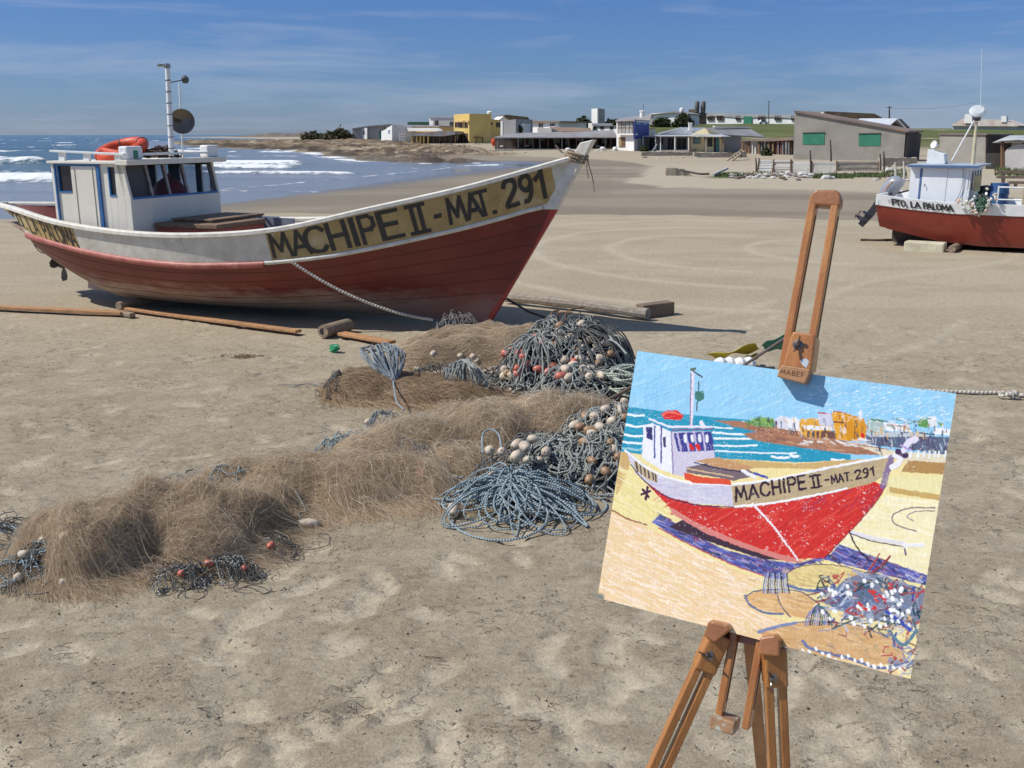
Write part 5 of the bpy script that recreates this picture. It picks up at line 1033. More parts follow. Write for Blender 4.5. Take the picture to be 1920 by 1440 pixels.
tree('shoreline_bush', 'small scrubby bush on the sand beneath the broad one', 628, 256, 271, 16, 226, M_leaf2, 600, 5, 'bush', 3, .25, 'bushes beside the hangar')
tree('shoreline_bush', 'low hedge like bush at the foot of the grey hangar', 694, 260, 268, 46, 228, M_leaf, 1300, 6, 'bush', 6, .25, 'bushes beside the hangar')
tree('leafy_tree', 'dark tree left of the white tower', 1094, 217, 245, 34, 168, M_leaf, 2600, 7, lumps=5)
tree('leafy_tree', 'dark tree right of the white tower', 1146, 219, 245, 28, 168, M_leaf, 2200, 8, lumps=4)
tree('leafy_tree', 'round dark tree before the half hidden hill house, left of two', 1239, 214, 243, 28, 190, M_leaf, 2600, 9, lumps=4)
tree('leafy_tree', 'wider round dark tree before the half hidden hill house, right of two', 1280, 211, 243, 34, 190, M_leaf, 3200, 10, lumps=5)
tree('green_shrub', 'green shrub against the white cube building', 974, 234, 250, 11, 133, M_leaf, 500, 11, 'shrub', 3, .15)
tree('green_shrub', 'green shrub at the left foot of the porch house', 1207, 270, 286, 12, 107, M_leaf, 500, 12, 'shrub', 3, .12)
tree('green_shrub', 'green shrub in front of the driftwood shack', 1437, 275, 294, 16, 93, M_leaf, 700, 13, 'shrub', 3, .12)
tree('green_shrub', 'green shrub at the foot of the cream house side wall', 1368, 283, 293, 18, 101, M_leaf, 500, 14, 'shrub', 3, .12)
tree('green_shrub', 'grey green shrub at the right of the yellow house foot', 897, 270, 278, 34, 180, M_leaf, 700, 15, 'shrub', 5, .16)

# ------------------------------------------------------------------ yard fences, rubble and driftwood on the upper beach
def yards():
    rr = random.Random(77); mw = mat('whitewashed_boards', (.68, .66, .61), (.48, .45, .40), .85, 1.2, .3, 6, stain=(.3, .25, .2), stain_scale=2.5, stain_lo=.55, stain_hi=.7)
    def panel(lab, x0, x1, y0, y1, Y, mt=mw, k=7, nm='board_fence', tilt=0, group='board fence panels of the yard'):
        Y = gz(x0, y1)[1]
        w = Wall(x0, Y + .35, x1, Y - .15); T = thing(nm, lab, 'fence', w.F.w(w.L / 2, 0, 0), group); m = MB()
        for j in range(k):
            a = y0 + (y1 - y0) * j / k; b = y0 + (y1 - y0) * (j + .95) / k; o = rr.uniform(-.03, .03); w.slab(m, [(x0 + rr.uniform(0, 1), b), (x0 + rr.uniform(0, 1) + tilt, a + rr.uniform(-.4, .4)), (x1 + tilt - rr.uniform(0, 1), a + rr.uniform(-.4, .4)), (x1 - rr.uniform(0, 1), b)], o, .05)
        m.build('boards', mt, T)
        for x in (x0, x1): add_part(w, T, 'post', [(x - .5, y1 + 2), (x - .5 + tilt, y0 - rr.uniform(1, 4)), (x + .6 + tilt, y0 - 1), (x + .6, y1 + 2)], .06, .1, PBR_)
    panel('pale board fence panel, brightest and leftmost of the yard', 1419, 1447, 300, 323, 62, mat('bright_boards', (.66, .66, .63), (.5, .5, .47), .8, 1.2), 9, tilt=4)
    panel('weathered board fence panel second from the left of the yard', 1450, 1482, 300, 324, 61)
    panel('weathered board fence panel left of the first standing pole', 1484, 1520, 302, 328, 60, k=6)
    panel('weathered board fence panel in the middle below the concrete house', 1522, 1568, 303, 326, 60, k=6)
    panel('low fence of split rails below the right green shutter', 1570, 1648, 303, 321, 61, PBR_ and mat('split_rails', (.42, .38, .33), (.24, .2, .17), .9, 2, .4, 8, stretch=(1, 4, 4)), 6)
    for x, y0, y1, Y, lab in ((1519, 282, 330, 59, 'thin pole before the left green shutter'), (1557, 262, 326, 59, 'tallest thin pole between the green shutters'), (1650, 288, 320, 59, 'dark fence post left of the forked one'), (1657, 284, 322, 59, 'dark forked post at the end of the rail fence'), (1678, 304, 336, 55, 'white stake left of two near the outboard boat'), (1694, 302, 340, 54, 'white stake right of two near the outboard boat'), (1417, 296, 322, 62, 'leaning dark post at the left end of the board fence')):
        Y = gz(x, y1)[1]; a, b = gy(x, y0, Y), gy(x + 1, y1, Y); m = MB(); m.tube([b, (a + b) / 2 + [.02, 0, 0], a], [.05, .045, .03], 6); tag(m.build('fence_post', mw if 'white' in lab else PDB_, None, base=b), lab, 'post', 'posts of the yard')
    # stone block and rubble
    c = gy(1268, 330, 49); m = MB(); F = Frame(c, (1, -.1, 0)); F.n = np.cross((0, 0, 1.), F.a) * -1
    for (x0, x1, y1, h) in ((-.55, .0, .5, .42), (-.02, .35, .45, .38), (.33, .62, .4, .26)): m.box(F, (x0, x1), (-.5, y1), (-.1, h))
    tag(m.build('stone_block', mat('pale_stone', (.42, .37, .28), (.3, .26, .2), .9, 2, .5, 9), None, bevel=.04, base=c), 'broken pale stone block standing alone on the wet sand edge', 'block')
    def stick(nm, lab, pts, r, mt, cat='driftwood', group=None):
        P = [gy(x, y, Y) for x, y, Y in pts]; m = MB(); m.tube(catmull(P, 5), [r] * ((len(P) - 1) * 5 + 1), 6); tag(m.build(nm, mt, None, smooth=True, base=P[0]), lab, cat, group)
    stick('driftwood_log', 'dark driftwood branch lying on top of the broken stone block', [(1275, 319, 48), (1290, 322, 47.5), (1312, 326, 47), (1330, 326, 47)], .05, PDB_)
    stick('driftwood_plank', 'pale plank sloping up from the sand beside the green patch', [(1337, 328, 47), (1350, 322, 49), (1364, 316, 51)], .06, mw)
    stick('driftwood_branch', 'curved bare branch sticking up at the left of the bow post', [(1042, 272, 104), (1048, 280, 104), (1056, 287, 104), (1066, 291, 104)], .09, M_grain)
    # timber slipway
    T = thing('timber_slipway', 'slanting timber slipway below the cream house', 'slipway', gy(1375, 296, 76))
    a, b, c_, d = gy(1362, 302, 76), gy(1391, 281, 80), gy(1396, 283, 79), gy(1370, 304, 75)
    for p, q in ((a, b), (d, c_)): m = MB(); m.bar(p, q, .12, .1, (0, 1, 0)); m.build('rail', mat('tan_rail', (.5, .42, .26), None, .8), T)
    for k in range(6): m = MB(); m.bar(a + (b - a) * (k + .5) / 6, d + (c_ - d) * (k + .5) / 6, .12, .05, b - a); m.build('rung', M_wood, T)
    for p in ((1390, 283), (1374, 294)): m = MB(); q = gy(*p, 78); m.tube([q, q - [0, 0, .5]], .06, 5); m.build('leg', PDB_, T)
    # scattered pale stones, planks, scraps: one object each kind too many to count
    m = MB(); V = []
    def lump(c, s, mb, mi=0):
        g = random.Random(int(c[0] * 97 + c[1] * 31)); pts = []
        for dz, k in ((-.5, .8), (.1, 1), (.6, .55)):
            for j in range(6): a = j * 1.047 + g.uniform(-.2, .2); pts.append(c + np.array([math.cos(a) * s * k * g.uniform(.7, 1.3), math.sin(a) * s * k * .8, s * dz * .7]))
        mb.add(pts, [(0, 1, 7, 6), (1, 2, 8, 7), (2, 3, 9, 8), (3, 4, 10, 9), (4, 5, 11, 10), (5, 0, 6, 11), (6, 7, 13, 12), (7, 8, 14, 13), (8, 9, 15, 14), (9, 10, 16, 15), (10, 11, 17, 16), (11, 6, 12, 17), (12, 13, 14, 15, 16, 17)], mi)
    for _ in range(260):
        zone = rr.random()
        if zone < .45: px, py, Y = rr.uniform(1370, 1530), rr.gauss(331, 3), 0
        elif zone < .75: px, py, Y = rr.uniform(1640, 1730), rr.uniform(306, 340), 0
        elif zone < .9: px, py, Y = rr.uniform(1205, 1400), rr.uniform(286, 298), 0
        else: px, py, Y = rr.uniform(925, 1200), rr.uniform(284, 291), 0
        p = gz(px, max(py, 282), .0); p[2] = .03; lump(p, rr.uniform(.04, .17) * (1 if py > 300 else 1.5), m, rr.randrange(3))
    o = m.build('beach_rubble', [mat('pale_rubble', (.62, .6, .56), None, .9, 3), mat('grey_rubble', (.3, .28, .25), None, .9, 3), mat('brown_rubble', (.16, .11, .08), None, .9, 3)], None); tag(o, 'scattered stones and broken bits along the upper beach', 'rubble', None, 'stuff')
    for (px, py, s, lab) in ((1506, 331, .32, 'largest pale boulder below the board fence'), (1548, 336, .26, 'flat pale boulder right of the green weeds'), (1665, 322, .3, 'pale boulder at the end of the rail fence'), (1478, 326, .2, 'small pale boulder at the foot of the bright fence panel')):
        m = MB(); c = gz(px, py, .0); lump(c + [0, 0, s * .3], s, m); lump(c + [s * 1.2, .1, s * .2], s * .7, m); tag(m.build('boulder', mat('pale_rubble', (.6, .6, .6)), None, bevel=.03, base=c), lab, 'boulder', 'pale boulders below the yard fence')
    # low retaining walls
    for (x0, x1, y0, y1, Y, lab) in ((1203, 1300, 285, 293, 98, 'low rough stone wall in front of the porch house'), (1302, 1400, 286, 296, 95, 'low rough stone wall in front of the cream house'), (1655, 1720, 296, 312, 66, 'low dark heap wall right of the concrete house')):
        Y = gz(x0, y1)[1]; w = Wall(x0, Y, x1, Y); m = MB(); n = 14; top = [(x0 + (x1 - x0) * k / n, y0 + rr.uniform(-1, 1.3)) for k in range(n + 1)]; w.slab(m, [(x0, y1)] + top + [(x1, y1)], 0, .8); tag(m.build('stone_wall', mat('rough_stone', (.36, .31, .25), (.2, .17, .14), .95, 1.5, .5, 5, stain=(.5, .47, .42), stain_scale=2), None, base=w.F.w(0, 0, 0)), lab, 'wall', 'rough stone walls along the beach')
    # weeds
    g = np.random.default_rng(5); V = []
    def blades(px0, px1, py0, py1, n, h):
        for _ in range(n):
            p = gz(g.uniform(px0, px1), g.uniform(py0, py1), 0); a = g.uniform(0, 6.28); d = np.array([math.cos(a), math.sin(a), 0]); l = h * g.uniform(.5, 1.3); t = np.array([g.normal() * .3, g.normal() * .3, 1]) * l; w_ = .03
            V.extend([p - d * w_, p + d * w_, p + d * w_ * .2 + t, p - d * w_ * .2 + t])
    blades(1526, 1600, 329, 335, 1300, .13); blades(1600, 1665, 327, 333, 800, .13); blades(1400, 1530, 323, 327, 160, .10); blades(1340, 1395, 326, 332, 600, .09); blades(1655, 1700, 320, 334, 300, .14); blades(1865, 1919, 318, 330, 500, .22); blades(1290, 1400, 284.5, 288, 900, .4)
    o = np_mesh('beach_weeds', V, np.arange(len(V)).reshape(-1, 4), mat('weed_green', (.10, .14, .04), (.06, .08, .03), .8, 1.2), loc=V[0]); tag(o, 'tufts of green weeds along the foot of the yard fence', 'weeds', None, 'stuff')
    # rails right of the small boat
    for k, (x0, x1, y, Y) in enumerate(((1868, 1990, 322, 41), (1868, 1990, 332, 40), (1890, 1990, 342, 38))):
        a, b = gy(x0, y, Y), gy(x1, y + 1, Y); m = MB(); m.bar(a, b, .1, .12, (0, 0, 1)); m.bar(a + [.3, 0.0, 0], [a[0] + .3, a[1], -.1], .09, .09, (1, 0, 0)); tag(m.build('timber_rail', M_wood, None, base=a), ['topmost', 'middle', 'lowest'][k] + ' grey timber rail behind the small boat, right edge', 'rail', 'timber rails behind the small boat')
yards()

# ------------------------------------------------------------------ the small boat on the right
TH2 = R(33); F2 = Frame(gz(1672, 455), (math.cos(TH2), -math.sin(TH2), 0)); F2.n = np.array([-math.sin(TH2), -math.cos(TH2), 0])
def small_boat():
    T = thing('outboard_boat', 'small red and white boat with upright white cabin and tilted outboard motor', 'motorboat', F2.w(1.5, 0, 0))
    L = 5.6; xs = np.linspace(-.15, L, 60)
    def prof(x):
        f = (x + .15) / (L + .15); b = .80 + .12 * math.sin(min(f * 2.2, 1.57)) ; b = b * (1 - sstep(.5, 1.0, f) ** 1.7) + .03
        zs = float(np.interp(f, [0, .1, .22, .4, .6, .8, 1], [.90, .84, .80, .80, .9, 1.08, 1.3])); zr = zs - .175 - .03 * sstep(.6, 1, f); ch = b * .78; zc = float(np.interp(f, [0, .18, .3, .6, 1], [.34, .14, .09, .12, .75])); zk = float(np.interp(f, [0, .04, .12, .25, .6, .85, 1], [.30, .28, .14, .05, .04, .2, .8]))
        return b, zs, zr, ch, zc, zk
    def sec(x, s):
        b, zs, zr, ch, zc, zk = prof(x); dx = .0
        rk = .16 if x < 0 else 0
        return [F2.w(x + (zr - z) * rk * .9 * (1 if x < 0 else 0), y * s, z) for y, z in ((b * .965, zr), (b * .93, zr * .7 + zc * .3), (b * .86, zr * .3 + zc * .7), (ch, zc), (ch * .5, (zc + zk) / 2 - .01), (0.02, zk))]
    m = MB(); G1 = np.array([sec(x, 1) for x in xs]); G2 = np.array([sec(x, -1) for x in xs]); m.grid(G1); m.grid(G2[:, ::-1]); m.grid(np.stack([G2[0], G1[0]])); m.build('hull', M_hull2, T, smooth=True)
    m = MB()
    for s in (1, -1):
        G = np.array([[F2.w(x, (prof(x)[0] * .93) * s, prof(x)[2] + .01), F2.w(x, (prof(x)[0] * .965 + .012) * s, prof(x)[2] - .004), F2.w(x, (prof(x)[0] + .01) * s, prof(x)[1]), F2.w(x, (prof(x)[0] - .05) * s, prof(x)[1] + .004), F2.w(x, prof(x)[0] * .84 * s, prof(x)[1] - .3)] for x in xs]); m.grid(G[:, ::-1] if s > 0 else G)
    b, zs, zr, *_ = prof(-.15); m.box(F2, (-.155, -.11), (-b, b), (zr, zs)); m.build('bulwark', M_pure, T, smooth=True)
    m = MB(); m.grid(np.array([[F2.w(x, -prof(x)[0] * .86, prof(x)[1] - .26), F2.w(x, prof(x)[0] * .86, prof(x)[1] - .26)] for x in xs])); m.build('deck', mat('grey_deck', (.35, .34, .32), None, .7), T)
    m = MB(); m.prism([F2.w(x, -.04, z) for x, z in ((0, .30), (0, .03), (.4, -.02), (2.2, -.02), (2.2, .06), (.8, .12))], F2.n * .08); m.build('skeg', mat('dark_keel', (.05, .04, .035), (.1, .07, .05), .8, 4), T)
    # lettering on the white strake
    def ft(px, v, k): 
        h0 = F2.hit(px, 380, Y=.86); x = h0[0]; b, zs, zr, *_ = prof(x); return F2.w(x, (b + .016 - (1 - v) * .022), zr + (zs - zr) * v)
    LT = [('P', 1672, 1681), ('T', 1680, 1688), ('O', 1689, 1698), ('.', 1700, 1702), ('L', 1708, 1715), ('A', 1716, 1726), ('P', 1732, 1740), ('A', 1739, 1749), ('L', 1750, 1756), ('O', 1757, 1766), ('M', 1767, 1778), ('A', 1779, 1789)]
    for g_ in (LT[:4], LT[4:6], LT[6:]):
        m = MB()
        for ch, a, b in g_:
            for k, q in enumerate(stroke_quads(ch, .24)): m.add([ft(a + (b - a) * x / ADV[ch] - 8 * (.5 - y) * -.25, .22 + .52 * y, k) + F2.n * .0004 * k for x, y in q], [(0, 1, 2, 3)])
        m.build('lettering', M_black, T)
    m = MB(); 
    for k in range(5): a_ = k * 1.256; m.add([ft(1667 + 3.2 * math.cos(a_ + e), .5 + .2 * math.sin(a_ + e), 0) for e in (0, .3)] + [ft(1667, .5, 0) + F2.n * .001, ft(1667 + .8 * math.cos(a_), .5 + .05 * math.sin(a_), 0) + F2.n * .001], [(0, 1, 2, 3)])
    m.build('star_mark', M_black, T)
    # cabin
    yc, x0, x1, z0, z1 = .6, .33, 1.29, .60, 1.385
    m = MB(); m.box(F2, (x0, x1 - .03), (yc - .03, yc), (z0, z1)); m.box(F2, (x0, x1 - .03), (-yc, -yc + .03), (z0, z1)); m.box(F2, (x0, x0 + .03), (-yc + .03, yc - .03), (z0, z1)); m.box(F2, (x1 - .03, x1), (-yc, yc), (z0, 1.0)); m.box(F2, (x1 - .03, x1), (-yc, yc), (1.31, z1)); m.build('cabin_wall', mat('clean_white_paint', (.80, .82, .84), (.74, .76, .79), .45, 4, .05, 20, stain=(.5, .5, .5), stain_scale=3, stain_lo=.66, stain_hi=.95), T, bevel=.004)
    for k in range(5): y = yc - .04 - k * (2 * yc - .08) / 4; m = MB(); m.box(F2, (x1 - .028, x1 - .002), (y - .03, y + .03), (1.0, 1.31)); m.build('window_post', M_pure, T)
    m = MB(); m.box(F2, (x1 - .018, x1 - .014), (-yc + .04, yc - .04), (1.0, 1.31)); m.build('window_pane', mat('dark_blue_pane', (.03, .05, .09), None, .08), T)
    h = F2.hit(1724, 340, Y=yc)[0]; m = MB(); m.box(F2, (h, h + .035), (yc + .001, yc + .012), (.62, z1 - .04)); m.build('blue_stripe', mat('slate_blue_paint', (.10, .17, .33), None, .5), T)
    h1, h2 = F2.hit(1776, 340, Y=yc)[0], F2.hit(1735, 340, Y=yc)[0]; m = MB(); m.box(F2, (h + .04, h1 - .006), (yc + .001, yc + .014), (.62, z1 - .03)); m.box(F2, (h1 + .002, x1 - .1), (yc + .001, yc + .010), (.62, z1 - .04)); dr = m.build('door', MATS['clean_white_paint'], T, bevel=.003)
    m = MB(); q = F2.w(h2, yc + .016, 1.08); m.tube([q, q + F2.n * .03, q + F2.n * .03 - [0, 0, .04]], .006, 6); m.build('handle', M_grey, dr)
    m = MB(); m.tube(catmull([F2.w(F2.hit(x, y, Y=yc + .03)[0], yc + .03, F2.hit(x, y, Y=yc + .03)[2]) for x, y in ((1806, 316), (1805, 340), (1800, 362), (1790, 380))], 6), .004, 4); m.build('cable', M_grey, T)
    m = MB(); m.box(F2, (x0 - .03, x1 + .12), (-.7, .69), (z1 + .001, z1 + .03)); m.build('cabin_roof', mat('pale_blue_grey_roof', (.45, .52, .58), (.3, .34, .38), .5), T, bevel=.006)
    m = MB(); m.box(F2, (x0 - .034, x1 + .124), (.691, .70), (z1 - .02, z1 + .02)); m.build('roof_trim', MATS['slate_blue_paint'], T)
    m = MB(); m.prism([F2.w(x, .38, z) for x, z in ((.53, z1 + .031), (.53, 1.66), (.80, 1.585), (.83, z1 + .031))], -F2.n * .3); m.build('roof_box', M_pure, T, bevel=.006)
    c = F2.w(*F2.hit(1752, 271, Y=.2)); m = MB(); m.lathe([(0, -.08), (.03, -.07), (.06, .0), (.068, .02), (.04, .0), (0, -.01)], c, np.array([-.8, -.3, .25]), 14); m.tube([c, c - [0, 0, .13]], .015, 6); m.build('spotlight', M_pure, T, smooth=True)
    b0 = F2.w(*F2.hit(1825, 300, Y=0)); b0[2] = z1 + .03; t0 = F2.w(*F2.hit(1831, 228, Y=0)); m = MB(); m.tube([b0, t0], [.032, .024], 10); mast = m.build('mast', mat('yellowed_white_pole', (.62, .56, .36), (.5, .45, .3), .5), T, smooth=True)
    m = MB(); m.tube([F2.w(*F2.hit(1783, 304, Y=.1)), F2.w(*F2.hit(1834, 212, Y=.02))], .013, 6); m.build('stay', M_pure, mast)
    m = MB(); c = F2.w(*F2.hit(1833, 210, Y=0)); m.lathe([(0, .01), (.13, .0), (.135, .03), (.1, .06), (0, .07)], c, np.array([-.25, -.55, .6]), 20); m.build('reflector', mat('grey_white_dish', (.62, .66, .68), None, .35), mast, smooth=True)
    m = MB(); m.lathe([(0, -.05), (.06, -.045), (.065, .03), (.03, .06), (0, .06)], c - [0, 0, .10], (0, 0, 1), 12); m.build('masthead_fitting', M_grey, mast)
    a = F2.w(*F2.hit(1838, 222, Y=0)); b = F2.w(*F2.hit(1841, 90, Y=0)); m = MB(); m.tube([a, b], [.004, .0025], 4); m.build('aerial', M_pure, mast)
    m = MB(); c = F2.w(1.33, .45, 1.4); m.box(F2, (1.33, 1.43), (.38, .5), (.98, 1.25)); m.build('yellow_box', mat('yellowed_box', (.6, .5, .25), None, .5), T, bevel=.01)
    # rails and post forward of the cabin
    m = MB()
    for z in (1.07, .87): m.tube([F2.w(x, .72, z) for x in (1.75, 2.4, 3.2)], .014, 6)
    for x in (1.75, 2.35, 3.2): m.tube([F2.w(x, .72, .6), F2.w(x, .72, 1.09)], .014, 6)
    m.build('guard_rail', M_pure, T); m = MB(); m.box(F2, (2.12, 2.2), (.70, .78), (.6, 1.12)); m.build('bitt', mat('tan_bitt', (.5, .4, .26), None, .7), T)
    # outboard, tilted clear of the water
    O = F2.w(-.17, 0, .90); md = np.array([F2.hit(1614, 417, Y=0)[0] + .17, 0, F2.hit(1614, 417, Y=0)[2] - .90]); md /= np.linalg.norm(md); up = np.array([-md[2], 0, md[0]])
    if up[2] < 0: up = -up
    def o2(l, w_, u): v = md * l + up * u; return O + F2.a * v[0] + np.array([0, 0, v[2]]) + F2.n * w_
    TM = T
    m = MB(); G = []
    for l, w_, u0, u1 in ((-.34, .02, -.08, -.02), (-.33, .09, -.13, .05), (-.26, .135, -.16, .12), (-.10, .15, -.16, .14), (.04, .13, -.14, .11), (.08, .10, -.12, .09)):
        G.append([o2(l, math.cos(a) * w_, (u0 + u1) / 2 + math.sin(a) * (u1 - u0) / 2) for a in np.linspace(0, 2 * math.pi, 15)])
    m.grid(np.array(G)[:, ::-1]); m.build('motor_cowling', mat('grey_cowling', (.34, .35, .40), (.28, .29, .33), .2, 3, coat=.5), TM, smooth=True, sharp=60)
    m = MB(); a_, b_, c_, d_ = (o2(-.24, .135, .02), o2(.0, .15, .02), o2(.0, .148, .045), o2(-.24, .133, .045)); m.add([p + F2.n * .012 for p in (a_, b_, c_, d_)], [(0, 1, 2, 3)]); m.build('orange_stripe', mat('faded_orange', (.5, .3, .2), None, .4), TM)
    m = MB(); m.bar(o2(.07, 0, -.02), o2(.42, 0, -.03), .10, .17, F2.n, w2=.06, t2=.12); m.bar(o2(.42, 0, -.03), o2(.74, 0, -.03), .05, .14, F2.n, w2=.03, t2=.11); m.bar(o2(.50, 0, .0), o2(.52, 0, .0), .16, .2, F2.n); m.lathe([(0, -.12), (.035, -.08), (.045, .0), (.03, .1), (0, .12)], o2(.64, 0, .02), up @ np.array([[F2.a[0], F2.a[1], 0], [0, 0, 0], [0, 0, 1]]), 10); m.build('motor_leg', mat('motor_dark', (.04, .042, .06), (.02, .02, .03), .4), TM, bevel=.008)
    m = MB(); pc = o2(.64, 0, .14)
    for k in range(3): a_ = k * 2.09; e = F2.n * math.cos(a_) + (F2.a * md[0] + np.array([0, 0, md[2]])) * math.sin(a_); f = np.cross(e, F2.a); m.add([pc, pc + e * .05 + f * .04, pc + e * .12 + f * .02, pc + e * .11 - f * .04, pc + e * .04 - f * .03], [(0, 1, 2, 3, 4)])
    m.build('motor_propeller', M_steel, TM); m = MB(); m.bar(o2(-.02, -.1, -.1), o2(.02, -.14, -.1) + F2.a * .32 + [0, 0, .12], .03, .03, F2.n); m.build('tiller', MATS['motor_dark'], TM); m = MB(); m.box(F2, (-.2, -.05), (-.12, .12), (.72, .93)); m.build('motor_bracket', MATS['motor_dark'], TM, bevel=.01)
    # things aboard
    q = F2.w(1.72, .38, .56); m = MB(); ax = (0, 0, 1); m.lathe([(0, 0), (.14, 0), (.15, .03), (.15, .18), (.158, .2), (.15, .22), (.15, .38), (.158, .4), (.15, .42), (.145, .56), (0, .56)], q, ax, 20); tag(m.build('blue_barrel', mat('blue_plastic', (.04, .11, .28), (.03, .08, .2), .4, 3), None, smooth=True, base=q), 'blue plastic barrel standing forward of the white cabin', 'barrel')
    q = F2.w(1.50, .28, .56); m = MB(); m.lathe([(0, 0), (.12, 0), (.13, .3), (.11, .5), (0, .52)], q, (0, 0, 1), 14); tag(m.build('dark_drum', mat('black_plastic', (.02, .02, .025), None, .4), None, smooth=True, base=q), 'dark drum squeezed between the cabin and the blue barrel', 'drum')
    # float garland
    rr = random.Random(4); T2 = thing('float_garland', 'bunch of small white floats and green net hung over the gunwale', 'floats', F2.w(1.5, .9, .8)); hull_y = .95
    m = MB()
    for k in range(46):
        a = F2.hit(rr.gauss(1836, 10), rr.gauss(378, 9), Y=hull_y + rr.uniform(-.02, .08)); b = F2.hit(rr.gauss(1836, 12), rr.gauss(384, 10), Y=hull_y + rr.uniform(-.02, .08)); c = (a + b) / 2 + [rr.uniform(-.05, .05), 0, rr.uniform(-.04, .06)]; m.tube(catmull([F2.w(*a), F2.w(*c), F2.w(*b)], 3), .008, 4)
    m.build('green_net', mat('sea_green_net', (.10, .22, .15), (.06, .1, .08), .8, 20), T2)
    for k in range(44):
        t = rr.random()
        if t < .6: px, py = rr.gauss(1834, 11), rr.gauss(384, 10)
        elif t < .8: px, py = rr.uniform(1796, 1822), 382 - rr.random() * 8
        else: px, py = rr.uniform(1848, 1868), rr.uniform(364, 382)
        q = F2.hit(px, py, Y=hull_y + rr.uniform(0, .09)); m = MB(); ax = np.array([rr.gauss(0, 1), rr.gauss(0, 1), rr.gauss(0, 1)]); m.lathe([(0, -.028), (.018, -.022), (.024, 0), (.018, .022), (0, .028)], F2.w(*q), ax, 8); m.build('float', rr.choice([M_pure, mat('pinkish_float', (.6, .42, .33), None, .5), mat('cream_float', (.66, .6, .48), None, .5)]), T2, smooth=True)
    # blocks by the keel
    c = gz(1736, 470, 0); m = MB(); F = Frame(c, F2.a); F.n = F2.n; m.box(F, (-.34, .3), (-.16, .12), (-.03, .15)); tag(m.build('foam_block', mat('yellowed_foam', (.62, .58, .42), (.45, .4, .28), .8, 4, .5, 20), None, bevel=.025, base=c), 'yellowish white foam block lying under the small boat', 'block')
    c = gz(1784, 474, 0); c[2] = .06; m = MB(); m.lathe([(.03, 0), (.06, 0), (.065, .02), (.06, .9), (0, .9)], c, -F2.n, 12); tag(m.build('roller', M_wood, None, smooth=True, base=c), 'short wooden roller under the keel of the small boat', 'roller')
    rr2 = random.Random(2); m = MB(); p0 = gz(1645, 452); P = [p0 + np.array([t - .3, rr2.uniform(-.03, .03), .02]) for t in np.linspace(0, .62, 6)]; m.tube(catmull(P, 3), .022, 5); tag(m.build('dark_stick', PDB_, None, base=p0), 'dark stick on the sand below the outboard motor', 'stick')
small_boat()

# ------------------------------------------------------------------ nets, ropes and floats on the sand
class Heap:
    """height field of a soft pile; blobs are (px, py, rx, ry, h, turn)"""
    def __init__(s, blobs, seed=1, rough=.55):
        s.b = [(*gz(px, py)[:2], rx, ry, h, R(t)) for px, py, rx, ry, h, t in blobs]; s.seed = seed; s.rough = rough
        s.x0 = min(b[0] - max(b[2], b[3]) for b in s.b) - .12; s.x1 = max(b[0] + max(b[2], b[3]) for b in s.b) + .12; s.y0 = min(b[1] - max(b[2], b[3]) for b in s.b) - .12; s.y1 = max(b[1] + max(b[2], b[3]) for b in s.b) + .12
    def h(s, x, y):
        t = 0
        x = np.asarray(x, float); y = np.asarray(y, float); wx = x + .07 * (fbm(x / .22, y / .22, 3, s.seed) - .5); wy = y + .07 * (fbm(x / .22, y / .22, 3, s.seed + 5) - .5)
        for cx, cy, rx, ry, h, a in s.b:
            u = ((wx - cx) * math.cos(a) + (wy - cy) * math.sin(a)) / rx; v = (-(wx - cx) * math.sin(a) + (wy - cy) * math.cos(a)) / ry
            q = np.clip(1 - u * u - v * v, 0, 1); t = t + (h * q ** .72) ** 5
        return t ** (1 / 5.) * (1 - s.rough * .6 + s.rough * 1.2 * fbm(x / .19, y / .15, 3, s.seed + 2))
    def z(s, x, y): return s.h(x, y) + ground_zf(x, y)
    def on(s, px, py, dz=.02):
        zs = np.linspace(.6, -.02, 125); d = ray(px, py); P = CP + d[None] * ((zs - CAM_H) / d[2])[:, None]; k = np.nonzero(s.z(P[:, 0], P[:, 1]) * 1.0 >= zs)[0]
        p = P[k[0]] if len(k) else P[-1]
        return np.array([p[0], p[1], p[2] + dz])
    def sample(s, g, n, thr=.03):
        out = []
        tot = 0
        while tot < n:
            x = g.uniform(s.x0, s.x1, n * 3); y = g.uniform(s.y0, s.y1, n * 3); k = s.h(x, y) > thr; out.append(np.stack([x[k], y[k]], 1)); tot += k.sum()
        return np.vstack(out)[:n]
def ground_zf(x, y):
    x = np.asarray(x, float); y = np.asarray(y, float)
    return .035 * (fbm(x / 2.1, y / 2.1, 3, 1) - .5) + .020 * (fbm(x / .6, y / .6, 3, 9) - .5)
M_net = [mat('nylon_tan', (.72, .59, .43), (.60, .48, .33), .55, 3, transl=.45), mat('nylon_brown', (.55, .42, .285), (.43, .32, .21), .6, 3, transl=.45), mat('nylon_pale', (.78, .68, .53), (.66, .55, .41), .45, 3, transl=.45)]
M_netbase = mat('packed_net', (.50, .39, .27), (.37, .28, .185), .95, 14, .9, 60)
M_netd = [mat('nylon_umber', (.47, .32, .19), (.35, .235, .13), .6, 3, transl=.2), M_net[1], M_net[0]]
def mound(T, H, m_, step=.02, sink=.012, nm='packed_netting'):
    xs = np.arange(H.x0, H.x1, step); ys = np.arange(H.y0, H.y1, step); X, Y = np.meshgrid(xs, ys); h = H.h(X, Y); Z = np.where(h > .004, h * .93 + ground_zf(X, Y) - sink, ground_zf(X, Y) - .05)
    Q = gquads(*X.shape); keep = (h.ravel()[Q] > .004).any(1); V = np.stack([X, Y, Z], -1).reshape(-1, 3); u, inv = np.unique(Q[keep], return_inverse=True)
    return np_mesh(nm, V[u], inv.reshape(-1, 4), m_, smooth=True, parent=T)
